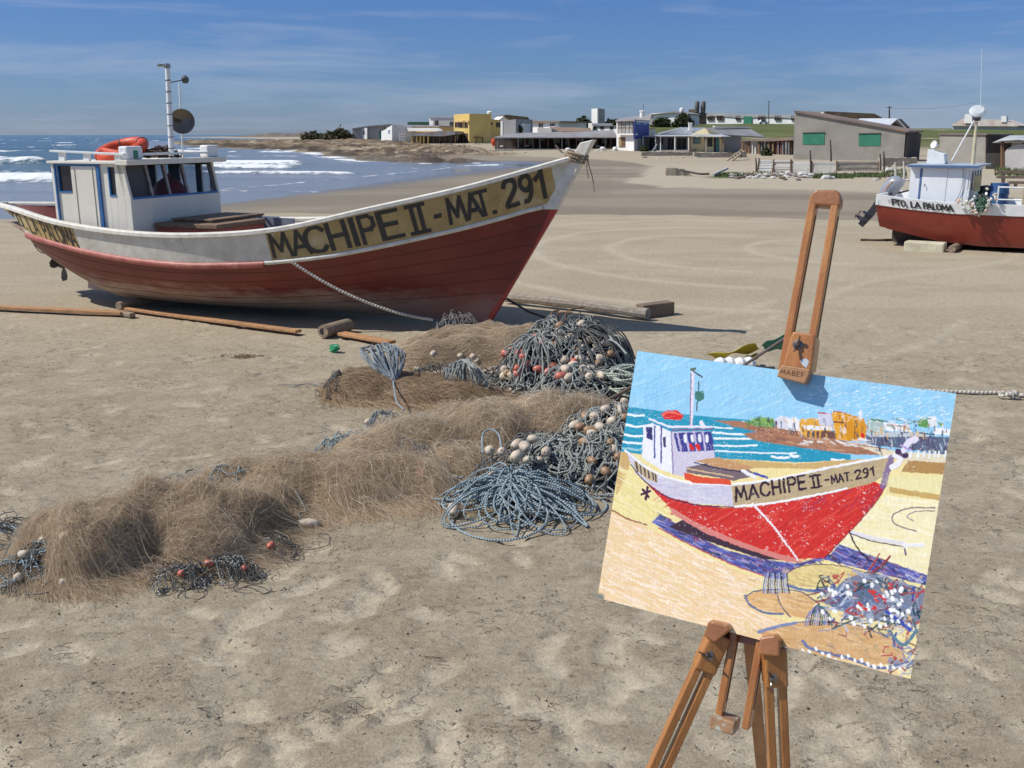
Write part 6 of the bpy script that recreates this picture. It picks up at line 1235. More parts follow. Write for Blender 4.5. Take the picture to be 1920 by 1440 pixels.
def wrap(H, base, k=.6):
    def f(x, y):
        e = .03; gx = H.h(x + e, y) - H.h(x - e, y); gy_ = H.h(x, y + e) - H.h(x, y - e); n = np.hypot(gx, gy_) + 1e-5; w = k * np.clip(n / .05, 0, 1); b = base(x, y); tx, ty = -gy_ / n, gx / n; sg = np.sign(tx * np.cos(b) + ty * np.sin(b) + 1e-6); return np.arctan2(np.sin(b) * (1 - w) + ty * sg * w, np.cos(b) * (1 - w) + tx * sg * w)
    return f
def hair(T, H, n, flow, length, mats, seed, width=.0011, lift=.05, K=7, thr=.02, nm='loose_mesh', spread=.5, pr=(.5, .3, .2)):
    flow = wrap(H, flow, .72); g = np.random.default_rng(seed); P = H.sample(g, n, thr); ang = flow(P[:, 0], P[:, 1]) + g.normal(0, spread, n); L = length * g.uniform(.4, 1.3, n); pts = []; x, y = P[:, 0].copy(), P[:, 1].copy(); curl = g.normal(0, .8, n); lf = lift * g.random(n) ** 2.2
    for k in range(K):
        t = k / (K - 1); hh = H.h(x, y); base = ground_zf(x, y); z = hh + base + .004 + lf * math.sin(math.pi * t) + .012 * g.normal(0, 1, n) * .35
        pts.append(np.stack([x, y, np.maximum(z, base + .003)], 1)); st = L / (K - 1); a2 = .6 * ang + .4 * (flow(x, y)) ; x = x + np.cos(ang) * st; y = y + np.sin(ang) * st; ang = ang + curl / (K - 1) + (flow(x, y) - flow(P[:, 0], P[:, 1])) / (K - 1) * 1.0
    A = np.stack(pts, 1); D = np.gradient(A, axis=1); r = g.normal(size=(n, 1, 3)); S = np.cross(D, r); S /= np.linalg.norm(S, axis=2, keepdims=True) + 1e-9; S *= width * g.uniform(.6, 1.4, (n, 1, 1))
    V = np.stack([A - S, A + S], 2); i = np.arange(n * K * 2).reshape(n, K, 2); Q = np.stack([i[:, :-1, 0], i[:, :-1, 1], i[:, 1:, 1], i[:, 1:, 0]], -1); mi = np.repeat(g.choice(len(mats), n, p=pr), K - 1)
    return np_mesh(nm, V.reshape(-1, 3), Q.reshape(-1, 4), mats, mi=mi, parent=T)
R_blue = rope_mat('blue_grey_rope', (.34, .415, .44), (.13, .18, .205), 70); R_grey = rope_mat('grey_green_rope', (.37, .385, .355), (.19, .20, .185), 70); R_dark = rope_mat('dark_wet_rope', (.20, .195, .18), (.08, .075, .07), 70); R_pale = rope_mat('pale_blue_rope', (.31, .355, .385), (.15, .18, .20), 80)
def tangle(T, H, n, m_, seed, r=.0045, length=.7, curl=5., dz=.05, nm='rope_tangle', thr=.03, n_pts=16, sides=5, spill=.0):
    g = np.random.default_rng(seed); P = H.sample(g, n, thr); m = MB()
    for k in range(n):
        x, y = P[k]; a = g.uniform(0, 6.28); c = g.normal(0, curl); L = length * g.uniform(.4, 1.3); pts = []; ph = g.uniform(0, 6.28); d = dz * g.random()
        for j in range(n_pts):
            h = float(H.h(x, y)); gz_ = float(ground_zf(x, y)); pts.append((x, y, max(h + gz_ + d * math.sin(ph + j * .7) * .6 + d * .4, gz_ + r)))
            x += math.cos(a) * L / n_pts; y += math.sin(a) * L / n_pts; a += c / n_pts + g.normal(0, .35)
            if h < .012: a += .9
        m.tube(pts, r, sides, cap=False)
    return m.build(nm, m_, T, smooth=True)
def burst(T, c, n, rad, m_, seed, r=.0045, rise=.10, a0=0, a1=6.283, gap=.35, nm='rope_loops', sq=1.0, zf=None):
    g = np.random.default_rng(seed); m = MB(); c = np.asarray(c, float)
    for k in range(n):
        a = g.uniform(a0, a1); R_ = rad * g.uniform(.55, 1.15); w = g.normal(0, gap * 1.6); hh = rise * g.uniform(.0, 1.7); wob = (g.normal() * .045, g.normal() * .045, g.uniform(0, 6.3), g.uniform(0, 6.3)); R_ *= g.uniform(.6, 1.1)
        P = []
        for t in np.linspace(0, 1, 18):
            rr_ = R_ * math.sin(math.pi * min(t * 1.05, 1)) ** .8; aa = a + w * (t - .5) * 2; x = c[0] + math.cos(aa) * rr_; y = c[1] + math.sin(aa) * rr_ * sq; gg = float(ground_zf(x, y)) + r if zf is None else zf(x, y)
            x += wob[0] * math.sin(3.1 * t * 2 + wob[2]) * (.3 + t); y += wob[1] * math.sin(4.3 * t * 1.7 + wob[3]) * (.3 + t)
            P.append((x, y, max(gg, gg + (c[2] - gg) * (1 - rr_ / rad / 1.05) ** 1.3 + hh * math.sin(math.pi * min(rr_ / R_, 1)) * .6 * (1 if t < .5 else .45))))
        P = np.array(P) + np.append(g.normal(0, .02, 2), 0); m.tube(P, r * g.uniform(.6, 1.15), 5, cap=False)
    return m.build(nm, m_, T, smooth=True)
M_fw = mat('cream_float_plastic', (.62, .53, .42), (.46, .37, .27), .6, 30, .2, 60, stain=(.24, .17, .11), stain_scale=38, stain_lo=.54, stain_hi=.7); M_fr = mat('salmon_float_plastic', (.55, .16, .11), (.42, .12, .08), .45, 14); M_fb = mat('brown_float_plastic', (.36, .22, .12), (.25, .15, .09), .45, 14)
def float_bead(T, p, seed, s=.034, m_=None):
    g = random.Random(seed); ax = np.array([g.gauss(0, 1), g.gauss(0, 1), g.gauss(0, .5)]); m = MB(); s *= g.uniform(.85, 1.02); L = s * g.uniform(1.15, 1.4)
    m.lathe([(.18 * s, -L * .97), (.5 * s, -L), (.82 * s, -L * .72), (s, -L * .15), (s, L * .2), (.8 * s, L * .75), (.48 * s, L), (.18 * s, L * .97), (.17 * s, -L * .9)], p, ax, 14, 0); m.lathe([(.175 * s, -L * .98), (.175 * s, L * .98)], p, ax, 8, 1)
    return m.build('float', [m_ or M_fw, M_dark], T, smooth=True, sharp=60)
def nets():
    # A: heap nearest the viewer, left
    A = Heap([(190, 1048, .28, .31, .26, 0), (120, 1045, .20, .24, .17, 0), (275, 1020, .16, .26, .21, 0), (355, 1015, .27, .27, .22, 15), (450, 1000, .22, .20, .19, 20), (385, 1040, .22, .17, .16, 0), (515, 960, .12, .13, .12, 0), (300, 1000, .2, .22, .20, 0)], 3)
    T = thing('fishing_net', 'heaped brown hair fine fishing net nearest the viewer, at the left', 'fishing net', (*gz(290, 1050)[:2], 0), 'brown fishing nets heaped on the sand')
    mound(T, A, M_netbase); cx, cy = gz(190, 1040)[:2]
    fl = lambda x, y: np.arctan2(y - cy - .12, x - cx) + math.pi / 2 + 2.6 * (fbm(x / .35, y / .35, 2, 8) - .5) + (x - cx) * -.8
    hair(T, A, 110000, fl, .26, M_net, 1, width=.00036, lift=.045, spread=.30, K=6); hair(T, A, 9000, fl, .28, M_net, 2, width=.0005, lift=.10, nm='stray_mesh', spread=.9)
    H2 = Heap([(20, 1020, .16, .14, .09, 0), (40, 1085, .22, .1, .06, 0), (95, 1075, .16, .12, .13, 0), (70, 1050, .12, .1, .14, 0)], 6); tangle(T, H2, 60, R_dark, 3, .003, .6); tangle(T, H2, 26, R_blue, 33, .0034, .6)
    H3 = Heap([(345, 1090, .14, .06, .07, 10), (430, 1075, .12, .06, .07, 10), (520, 1035, .09, .06, .06, 0)], 7); tangle(T, H3, 90, mat('fine_dark_twine', (.13, .12, .11), (.06, .055, .05), .9, 30), 4, .0018, .4); tangle(T, H3, 26, R_grey, 34, .0026, .3)
    for k, (px, py, m_) in enumerate(((125, 1010, M_fw), (152, 1020, M_fw), (45, 1047, M_fw), (36, 1090, M_fw), (122, 1098, M_fw), (168, 1000, M_fw), (340, 1083, M_fr), (393, 1064, M_fr), (460, 1072, M_fr), (508, 1030, M_fr), (100, 985, M_fw), (85, 1018, M_fw))): float_bead(T, A.on(px, py, .015) if m_ is M_fw and px > 60 else H3.on(px, py, .02) if m_ is M_fr else H2.on(px, py, .02), k + 10, .017 if m_ is M_fr else .022, m_)
    q = gz(578, 982, .02); q[2] = float(ground_zf(q[0], q[1])) + .025; m = MB(); m.lathe([(0, -.055), (.02, -.045), (.028, 0), (.018, .04), (.008, .06), (0, .065)], q, (1, .15, 0), 12); m.build('float', M_fw, T, smooth=True); m = MB(); m.tube(catmull([q, q + [-.06, .05, .03], q + [-.04, .13, .02], q + [-.1, .2, .1]], 5), .004, 5); m.build('float_line', R_grey, T)
    # B: long low heap in the middle
    B = Heap([(440, 915, .26, .17, .12, 10), (560, 925, .34, .24, .17, 12), (670, 925, .34, .26, .17, 5), (760, 915, .28, .26, .15, 0), (530, 960, .12, .12, .11, 0), (800, 930, .16, .12, .09, 0)], 13)
    T = thing('fishing_net', 'long low brown net between the nearest heap and the blue rope coil', 'fishing net', (*gz(620, 930)[:2], 0), 'brown fishing nets heaped on the sand'); mound(T, B, M_netbase)
    fl = lambda x, y: -.45 + 1.5 * (fbm(x / .4, y / .4, 2, 18) - .5) + 0 * x
    hair(T, B, 75000, fl, .30, M_net, 5, width=.0004, lift=.035, spread=.26, K=6); hair(T, B, 6000, fl, .3, M_net, 6, width=.0006, lift=.09, nm='stray_mesh', spread=.8)
    H4 = Heap([(400, 905, .2, .06, .06, 15), (430, 890, .12, .05, .05, 0)], 17); tangle(T, H4, 26, R_grey, 7, .004, .6, 3.); H4b = Heap([(440, 925, .16, .1, .18, 0)], 19); tangle(T, H4b, 8, R_blue, 8, .0045, 1.0, 4., .02)
    H5 = Heap([(790, 905, .13, .13, .19, 0), (760, 880, .12, .1, .2, 0)], 23); tangle(T, H5, 34, mat('thin_grey_twine', (.3, .28, .25), None, .8), 9, .002, .35, 3.)
    for k, (px, py, m_) in enumerate(((790, 877, M_fr), (802, 912, M_fr), (770, 845, M_fr), (748, 868, M_fr), (668, 822, M_fw), (727, 835, M_fw), (757, 893, M_fr), (785, 893, M_fr))): float_bead(T, B.on(px, py, .012), k + 40, .023, m_)
    H6 = Heap([(655, 838, .16, .07, .07, 10), (625, 845, .08, .05, .05, 0)], 27); tangle(T, H6, 30, R_blue, 10, .0035, .4, 6.)
    # C: heap behind it, up to the painting
    C = Heap([(780, 845, .34, .28, .19, 0), (900, 825, .40, .34, .22, 0), (1020, 815, .36, .32, .22, 0), (1100, 810, .26, .26, .2, 0), (690, 855, .22, .18, .10, 0), (850, 885, .26, .2, .12, 0)], 33)
    T = thing('fishing_net', 'wide pale brown net heap in the centre behind the blue rope coil', 'fishing net', (*gz(900, 850)[:2], 0), 'brown fishing nets heaped on the sand'); mound(T, C, M_netbase)
    fl = lambda x, y: .35 + 2.4 * (fbm(x / .5, y / .5, 2, 38) - .5)
    hair(T, C, 80000, fl, .30, M_net, 11, width=.0005, lift=.045, spread=.35, K=6, pr=(.45, .15, .4)); hair(T, C, 7000, fl, .3, M_net, 12, width=.0007, lift=.10, nm='stray_mesh', spread=.9, pr=(.3, .2, .5))
    for k, (px, py) in enumerate(((957, 736), (825, 750), (690, 795))): float_bead(T, C.on(px, py, .02), k + 60, .02, M_fw)
    H7 = Heap([(722, 800, .12, .06, .1, 0)], 37); tangle(T, H7, 26, R_pale, 13, .0028, .25, 8.)
    # D: big heap at the bow
    D = Heap([(800, 684, .40, .36, .21, 0), (880, 674, .55, .42, .27, 0), (980, 676, .5, .40, .27, 0), (1040, 690, .3, .3, .24, 0)], 43)
    T = thing('fishing_net', 'smooth tan net heap lying against the foot of the bow', 'fishing net', (*gz(900, 690)[:2], 0), 'brown fishing nets heaped on the sand'); mound(T, D, M_netbase)
    fl = lambda x, y: -.25 + 1.2 * (fbm(x / .7, y / .7, 2, 48) - .5)
    hair(T, D, 52000, fl, .4, M_net, 14, width=.0009, lift=.035, spread=.16, pr=(.55, .2, .25)); H8 = Heap([(860, 645, .3, .12, .29, 0)], 49); tangle(T, H8, 34, mat('thin_grey_twine', (.3, .28, .25)), 15, .003, .4, 4., .07)
    H9 = Heap([(840, 712, .42, .10, .10, 6), (930, 716, .3, .1, .1, 0)], 47); tangle(T, H9, 60, R_dark, 16, .004, .5, 3.)
    for k, (px, py) in enumerate(((885, 607), (862, 673), (888, 675), (900, 673), (783, 697), (833, 700), (855, 690), (812, 668), (820, 705), (912, 712), (895, 682))): float_bead(T, D.on(px, py, .02), k + 80, .028, M_fw)
    # E: darker low net
    E = Heap([(690, 738, .38, .30, .17, 0), (780, 742, .42, .28, .14, 0), (650, 740, .16, .2, .12, 0), (860, 745, .3, .2, .1, 0)], 53)
    T = thing('fishing_net', 'low dark umber net left of the bow heap, its grey cord end to the left', 'fishing net', (*gz(720, 745)[:2], 0), 'brown fishing nets heaped on the sand'); mound(T, E, mat('packed_umber_net', (.28, .19, .11), (.18, .12, .07), .95, 14, .9, 60))
    hair(T, E, 30000, lambda x, y: .1 + 1.2 * (fbm(x / .4, y / .4, 2, 58) - .5), .3, M_netd, 17, width=.0008, lift=.035, spread=.35)
    H10 = Heap([(632, 742, .12, .16, .13, 0)], 57); tangle(T, H10, 60, R_dark, 18, .003, .2, 6.); m = MB(); m.tube(catmull([gz(520, 720, .01), gz(560, 721, .015), gz(590, 719, .01), gz(622, 730, .03)], 6), .004, 5); m.tube(catmull([gz(548, 726, .01), gz(572, 720, .015), gz(600, 722, .01)], 5), .004, 5); m.build('loose_cord', R_grey, T)
    # hanks
    def hank(lab, top, bot, tail, bulge, n, m_, seed, r, z0, z1):
        a = gz(*top, z0); b = gz(*bot, z1); T = thing('rope_hank', lab, 'rope hank', (*((a + b) / 2)[:2], 0)); g = np.random.default_rng(seed); m = MB()
        for k in range(n):
            s_ = g.uniform(-1, 1); w = bulge * s_; mid = (a + b) / 2 + np.array([w, g.uniform(-.12, .06), g.uniform(-.02, .10)]); e = a + np.array([w * g.uniform(.3, .9), g.uniform(-.05, .05), g.uniform(-.05, .03)]); P = catmull([e, (e + mid) / 2 + [w * .35, 0, .02], mid, (mid + b) / 2 + [w * .15, 0, 0], b + np.array([g.normal() * .015, g.normal() * .015, 0])], 4); P[:, 2] = np.maximum(P[:, 2], ground_zf(P[:, 0], P[:, 1]) + r); m.tube(P, r, 5, cap=False)
        m.build('rope_strands', m_, T, smooth=True)
        if tail:
            m = MB(); P = catmull([b] + [np.array(gz(x, y, z)) for x, y, z in tail], 6); m.tube(P, r * 1.4, 6); m.build('tail', m_, T, smooth=True)
    hank('pale blue hank of thin rope on the left shoulder of the bow heap', (712, 650), (737, 712), [(740, 735, .12), (745, 755, .12), (757, 768, .2)], .15, 60, R_pale, 21, .0045, .30, .14)
    hank('grey hank of rope fanned out in front of the bow heap', (880, 738), (872, 674), None, .17, 50, R_grey, 22, .005, .03, .25)
    # F: big rope and float heap, right of the bow
    Fh = Heap([(1050, 710, .42, .40, .40, 0), (1110, 705, .36, .42, .38, 0), (985, 715, .24, .3, .26, 0), (1090, 740, .40, .26, .18, 0), (1150, 735, .22, .2, .14, 0)], 63)
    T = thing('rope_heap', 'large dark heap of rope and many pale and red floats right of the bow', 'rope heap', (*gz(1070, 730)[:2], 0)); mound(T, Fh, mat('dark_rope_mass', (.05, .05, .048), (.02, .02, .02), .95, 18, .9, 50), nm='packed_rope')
    tangle(T, Fh, 150, R_grey, 24, .006, .8, 5., .08); tangle(T, Fh, 150, R_dark, 25, .006, .7, 5., .06); burst(T, Fh.on(1010, 640, .03), 34, .40, R_grey, 26, .006, .06, 3.4, 6.2, .2, zf=lambda x, y: float(Fh.z(x, y)) + .01); burst(T, Fh.on(1090, 625, .03), 24, .36, R_dark, 27, .006, .08, -2.6, 1.2, .25, zf=lambda x, y: float(Fh.z(x, y)) + .01)
    fw = [(1050, 618), (1051, 630), (1091, 615), (1090, 632), (1103, 644), (1113, 628), (1080, 665), (1091, 659), (1108, 668), (1098, 684), (1075, 692), (1058, 683), (1117, 690), (1107, 700), (1105, 714), (1087, 680), (1060, 700), (946, 700), (952, 708), (948, 712), (962, 713), (928, 690), (930, 708), (1125, 680), (1142, 672), (1083, 652), (1065, 716), (1045, 640), (1120, 655), (1070, 640), (1035, 655), (1128, 712), (910, 710), (1135, 650), (1096, 703)]
    fr = [(1005, 640), (1018, 650), (953, 656), (950, 670), (980, 677), (971, 700), (1008, 699), (1040, 694), (1077, 686), (968, 708), (990, 690), (1052, 713), (962, 664), (1028, 705), (975, 668)]
    for k, (x, y) in enumerate(fw): float_bead(T, Fh.on(x, y, .03), k + 100, .036, M_fw if k % 6 else M_fb)
    for k, (x, y) in enumerate(fr): float_bead(T, Fh.on(x, y, .03), k + 150, .036, M_fr)
    m = MB(); c = Fh.on(1135, 640, .02)
    for k, (x, y) in enumerate(((1160, 612), (1112, 600), (1175, 664), (1150, 640))): q = gz(x, y, .35); m.tube(catmull([c, (c + q) / 2 + [0, 0, .03], q], 4), .008, 5)
    m.build('rope_end', R_grey, T); m = MB()
    for x0, y0, x1, y1, z in ((1045, 618, 1040, 585, .36), (1060, 615, 1085, 580, .36), (1050, 612, 1062, 590, .36)): a, b = gz(x0, y0, z), gz(x1, y1, z + .12); m.tube(catmull([a, (a + b) / 2 + [-.04, 0, .06], b + [.05, 0, .02]], 5), [.007] * 10 + [.003], 5)
    m.build('reed', mat('dry_red_reed', (.22, .11, .06), None, .8), T)
    # G: ropes and floats beside the painting's left edge
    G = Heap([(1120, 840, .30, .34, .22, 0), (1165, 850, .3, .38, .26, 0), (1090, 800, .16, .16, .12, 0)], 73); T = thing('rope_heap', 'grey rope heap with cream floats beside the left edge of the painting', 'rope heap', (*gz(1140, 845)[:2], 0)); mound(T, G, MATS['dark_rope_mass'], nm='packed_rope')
    tangle(T, G, 130, R_grey, 31, .005, .7, 5., .06); tangle(T, G, 40, mat('tan_thin_rope', (.4, .33, .24), None, .8), 32, .003, .6, 4., .06)
    for k, (x, y) in enumerate(((1108, 757), (1110, 770), (1097, 788), (1117, 788), (1148, 797), (1078, 805), (1107, 815), (1110, 820), (1165, 775), (1158, 812), (1170, 790), (1172, 760), (1145, 835), (1168, 838), (1088, 808), (1135, 775), (1125, 808))): float_bead(T, G.on(x, y, .025), k + 200, .030, M_fb if k % 4 == 2 else M_fw)
    # H: dark green grey tangle at its foot
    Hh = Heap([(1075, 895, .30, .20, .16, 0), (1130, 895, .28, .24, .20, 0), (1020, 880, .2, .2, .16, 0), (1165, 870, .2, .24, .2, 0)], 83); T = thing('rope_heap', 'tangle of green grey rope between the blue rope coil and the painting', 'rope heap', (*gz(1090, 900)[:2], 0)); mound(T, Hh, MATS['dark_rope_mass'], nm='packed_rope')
    tangle(T, Hh, 150, R_grey, 41, .0055, .8, 6., .06); tangle(T, Hh, 50, R_dark, 42, .0055, .7, 6., .05)
    for k, (x, y, m_) in enumerate(((1145, 838, M_fb), (1095, 835, M_fb), (1150, 850, M_fw), (1105, 905, M_fb), (1135, 890, M_fb), (1110, 870, M_fb), (1160, 862, M_fb), (1012, 870, M_fw))): float_bead(T, Hh.on(x, y, .02), k + 230, .027, m_)
    # I: blue rope coil in front
    c = gz(957, 905, .13); T = thing('rope_coil', 'bright blue grey rope coil bursting outwards with big cream floats, in front', 'rope coil', (c[0], c[1], 0))
    burst(T, c, 96, .46, R_blue, 51, .0056, .08, 0, 6.283, .45, sq=.9); burst(T, c + [.02, 0.05, .02], 50, .30, R_blue, 52, .0056, .12, 0, 6.283, .4, nm='rope_loops'); burst(T, c + [.12, .12, -.02], 26, .26, R_dark, 53, .005, .05, -1.5, 1.9, .3)
    Hc = Heap([(950, 900, .20, .18, .15, 0), (1000, 865, .2, .18, .16, 0)], 87); tangle(T, Hc, 50, R_dark, 54, .005, .5, 6., .04, nm='inner_rope')
    for k, (x, y, m_, z) in enumerate(((866, 852, M_fw, .10), (874, 863, M_fw, .09), (918, 845, M_fw, .2), (941, 847, M_fw, .22), (969, 833, M_fw, .22), (984, 838, M_fw, .22), (999, 823, M_fw, .23), (1024, 847, M_fw, .18), (850, 957, M_fw, .03), (849, 898, M_fw, .05), (972, 960, M_fw, .03), (997, 957, M_fw, .03), (1038, 926, M_fr, .05), (1041, 934, M_fw, .03), (968, 856, M_fw, .2), (938, 942, M_fw, .06), (1025, 897, M_fw, .08), (922, 889, M_fw, .16), (988, 862, M_fw, .2))): float_bead(T, gz(x, y, z), k + 260, (.027 + .003 * (k % 3)) if k < 17 else .019, m_)
    m = MB(); P = catmull([gz(857, 930, .03), gz(838, 925, .02), gz(842, 905, .03), gz(870, 893, .07)], 6); m.tube(P, .0056, 6); P = catmull([gz(905, 850, .2), gz(905, 815, .24), gz(920, 805, .26), gz(935, 815, .25), gz(940, 840, .22)], 6); m.tube(P, .0056, 6); P = catmull([gz(945, 950, .03), gz(945, 975, .01), gz(965, 983, .01), gz(985, 985, .01), gz(985, 965, .03)], 6); m.tube(P, .0056, 6); m.build('outer_loop', R_blue, T, smooth=True)
    # brown pole, small white rope coil, flags, white rope at the right
    a, b = gz(1112, 765, .12), gz(1185, 726, .14); m = MB(); m.tube([a, b], [.014, .012], 8); tag(m.build('brown_pole', mat('brown_pole_wood', (.2, .14, .09), None, .8), None, base=a), 'thin brown pole sticking out of the ropes beside the painting', 'pole')
    c = gz(1178, 722, .1); m = MB(); g = random.Random(3)
    for k in range(14): rr_ = .12 + .05 * g.random(); o = np.array([g.uniform(-.03, .03), g.uniform(-.03, .03), -.04 + .012 * k]); m.tube([c + o + np.array([math.cos(t) * rr_, math.sin(t) * rr_, .02 * math.sin(2 * t + k)]) for t in np.linspace(0, 6.28, 20)], .008, 6, cap=False)
    tag(m.build('coiled_line', rope_mat('pale_green_rope', (.45, .5, .42), (.22, .25, .2), 40), None, smooth=True, base=c), 'pale green coil of line half hidden at the top left corner of the painting', 'rope coil')
    wr = rope_mat('white_rope', (.62, .58, .50), (.28, .25, .2), 32); P = catmull([gz(x, y, .02) for x, y in ((1640, 728), (1740, 733), (1830, 736), (1880, 737), (1950, 744), (2040, 742))], 8); m = MB(); m.tube(P, .014, 8); k0 = gz(1890, 742, .03)
    for k in range(5): m.tube(catmull([k0 + np.array([g.uniform(-.07, .07), g.uniform(-.03, .03), g.uniform(-.015, .03)]) for _ in range(4)], 4), .012, 6)
    tag(m.build('white_rope', wr, None, smooth=True, base=P[0]), 'knotted white rope lying on the sand right of the painting', 'rope')
nets()
def flags():
    T = thing('marker_buoy', 'net marker with yellow and green flags and white float, lying behind the painting', 'marker buoy', gz(1385, 700, 0))
    m = MB(); a, b = gz(1372, 700, .05), gz(1472, 634, .36); m.tube([a, b], .012, 7); m.build('pole', mat('dark_pole', (.12, .10, .09), None, .7), T)
    def cloth(P, m_, nm, th=.002, nu=14, nv=7, seed=1):
        P = [np.array(gz(x, y, z)) for x, y, z in P]; G = []; g = np.random.default_rng(seed); ph = g.uniform(0, 6)
        for i in range(nu):
            u = i / (nu - 1); G.append([(P[0] * (1 - u) + P[1] * u) * (1 - v) + (P[3] * (1 - u) + P[2] * u) * v + np.array([0, .03 * math.sin(7 * u + ph + 4 * v), .012 * math.sin(9 * u + 5 * v)]) for v in np.linspace(0, 1, nv)])
        m = MB(); m.grid(G); o = m.build(nm, m_, T, smooth=True); md = o.modifiers.new('cloth', 'SOLIDIFY'); md.thickness = th
    cloth([(1322, 668, .10), (1418, 646, .22), (1425, 655, .14), (1352, 672, .06)], mat('yellow_cloth', (.62, .50, .05), (.45, .36, .04), .7, 9, transl=.2), 'yellow_flag', seed=2)
    cloth([(1425, 648, .24), (1478, 624, .38), (1482, 652, .2), (1440, 658, .18)], mat('green_cloth', (.07, .27, .20), (.05, .2, .16), .7, 9, transl=.2), 'green_flag', seed=5)
    cloth([(1395, 668, .1), (1422, 664, .12), (1424, 672, .05), (1405, 674, .04)], MATS['yellow_cloth'], 'yellow_flag', seed=7)
    m = MB(); c = gz(1378, 684, .06)
    for k in range(4): m.lathe([(0, -.05), (.05, -.04), (.065, 0), (.05, .04), (0, .05)], c + np.array([-.12 + .08 * k, .02 * (k % 2), 0]), (1, .3, 0), 12)
    m.build('float', M_pure, T, smooth=True)
flags()

# ------------------------------------------------------------------ easel and the painting on it
_ux = np.array([.44040176, -.23639103, -.01286739]); _uy = np.array([.07075132, .10286172, .4059714])
PW2, PH2 = np.linalg.norm(_ux), np.linalg.norm(_uy)
_a = _ux / PW2; _u = _uy - _a * (_uy @ _a); _u /= np.linalg.norm(_u); _n = np.cross(_a, _u); _n = _n if _n[1] < 0 else -_n
FP = Frame(np.array([.21306648, 1.64007432, 1.54396869]), _a, _n, _u)
def srgb(c): c = np.asarray(c, float) / 255.; return np.where(c <= .04045, c / 12.92, ((c + .055) / 1.055) ** 2.4)
def painting():
    NX, NY = 620, 528; uu, vv = np.meshgrid(np.linspace(0, 1, NX), np.linspace(0, 1, NY))
    # the sketch below is drawn in a 1595 x 1440 working sheet whose corners are these
    src = np.array([(0, 0), (1, 0), (1, 1), (0, 1)], float); dst = np.array([(210, 40), (1537, 213), (1330, 1403), (35, 1055)], float)
    A = []
    for (X, Y), (x, y) in zip(src, dst): A.append([X, Y, 1, 0, 0, 0, -x * X, -x * Y, -x]); A.append([0, 0, 0, X, Y, 1, -y * X, -y * Y, -y])
    Hm = np.linalg.svd(np.array(A))[2][-1].reshape(3, 3); w = Hm[2, 0] * uu + Hm[2, 1] * vv + Hm[2, 2]; SX = (Hm[0, 0] * uu + Hm[0, 1] * vv + Hm[0, 2]) / w; SY = (Hm[1, 0] * uu + Hm[1, 1] * vv + Hm[1, 2]) / w
    WX = SX + 5 * (fbm(SX / 14, SY / 14, 2, 1) - .5); WY = SY + 5 * (fbm(SX / 14, SY / 14, 2, 2) - .5)
    IMG = np.zeros((NY, NX, 3)); HT = np.zeros((NY, NX)); g = np.random.default_rng(4)
    def put(mask, c, a=1.0, h=0, ii=slice(None)):
        c = srgb(c); m = (mask * a)[..., None]; IMG[ii] = IMG[ii] * (1 - m) + c * m; HT[ii] = HT[ii] * (1 - mask * .7) + mask * h
    def bbox(x0, y0, x1, y1):
        # index window of the sheet region
        P = np.array([(x0, y0), (x1, y0), (x1, y1), (x0, y1), ((x0 + x1) / 2, y0), (x0, (y0 + y1) / 2)]); q = np.c_[P, np.ones(len(P))] @ np.linalg.inv(Hm).T; q = q[:, :2] / q[:, 2:]
        j0, j1 = int(np.clip(q[:, 0].min() * NX - 4, 0, NX)), int(np.clip(q[:, 0].max() * NX + 5, 0, NX)); i0, i1 = int(np.clip(q[:, 1].min() * NY - 4, 0, NY)), int(np.clip(q[:, 1].max() * NY + 5, 0, NY)); return (slice(i0, i1), slice(j0, j1))
    def poly(pts, c, a=1.0, h=.3):
        pts = np.array(pts, float); x0, y0 = pts.min(0) - 6; x1, y1 = pts.max(0) + 6; ii = bbox(x0, y0, x1, y1)
        if WX[ii].size == 0: return
        put(sstep(-1.2, 1.2, sdist(WX[ii], WY[ii], pts)), c, a, h, ii)
    def line(pts, wd, c, a=1.0, h=.8, sm=True):
        P = catmull(pts, 5) if sm and len(pts) > 2 else np.array(pts, float); x0, y0 = P.min(0) - wd - 6; x1, y1 = P.max(0) + wd + 6; ii = bbox(x0, y0, x1, y1)
        if WX[ii].size == 0: return
        X, Y = WX[ii], WY[ii]; D = np.full(X.shape, 1e9)
        for p, q in zip(P[:-1], P[1:]):
            e = q - p; t = np.clip(((X - p[0]) * e[0] + (Y - p[1]) * e[1]) / (e @ e + 1e-9), 0, 1); D = np.minimum(D, np.hypot(X - p[0] - t * e[0], Y - p[1] - t * e[1]))
        put(sstep(wd / 2 + 1, wd / 2 - 1, D), c, a, h, ii)
    def dabs(n, box, ang, L, wd, cols, a=.8, inside=None):
        pp = np.array(inside) if inside else None; k = 0; tries = 0
        while k < n and tries < n * 8:
            tries += 1; x, y = g.uniform(box[0], box[2]), g.uniform(box[1], box[3])
            if pp is not None and sdist(np.array([x]), np.array([y]), pp)[0] < 0: continue
            an = math.radians(ang + g.normal() * 9); l = L * g.uniform(.4, 1.4); c = cols[g.integers(len(cols))]; line([(x - math.cos(an) * l / 2, y - math.sin(an) * l / 2), (x + math.cos(an) * l / 2, y + math.sin(an) * l / 2)], wd * g.uniform(.6, 1.3), c, a * g.uniform(.5, 1), .5, False); k += 1
    SKY = [(200, 20), (1560, 200), (1520, 470), (160, 280)]
    poly([(0, -50), (1700, -50), (1700, 1500), (-50, 1500)], (150, 205, 236))
    dabs(170, (180, 20, 1560, 420), -22, 90, 9, [(128, 192, 232), (168, 216, 240), (150, 196, 226), (140, 206, 240), (180, 222, 242)], .6)
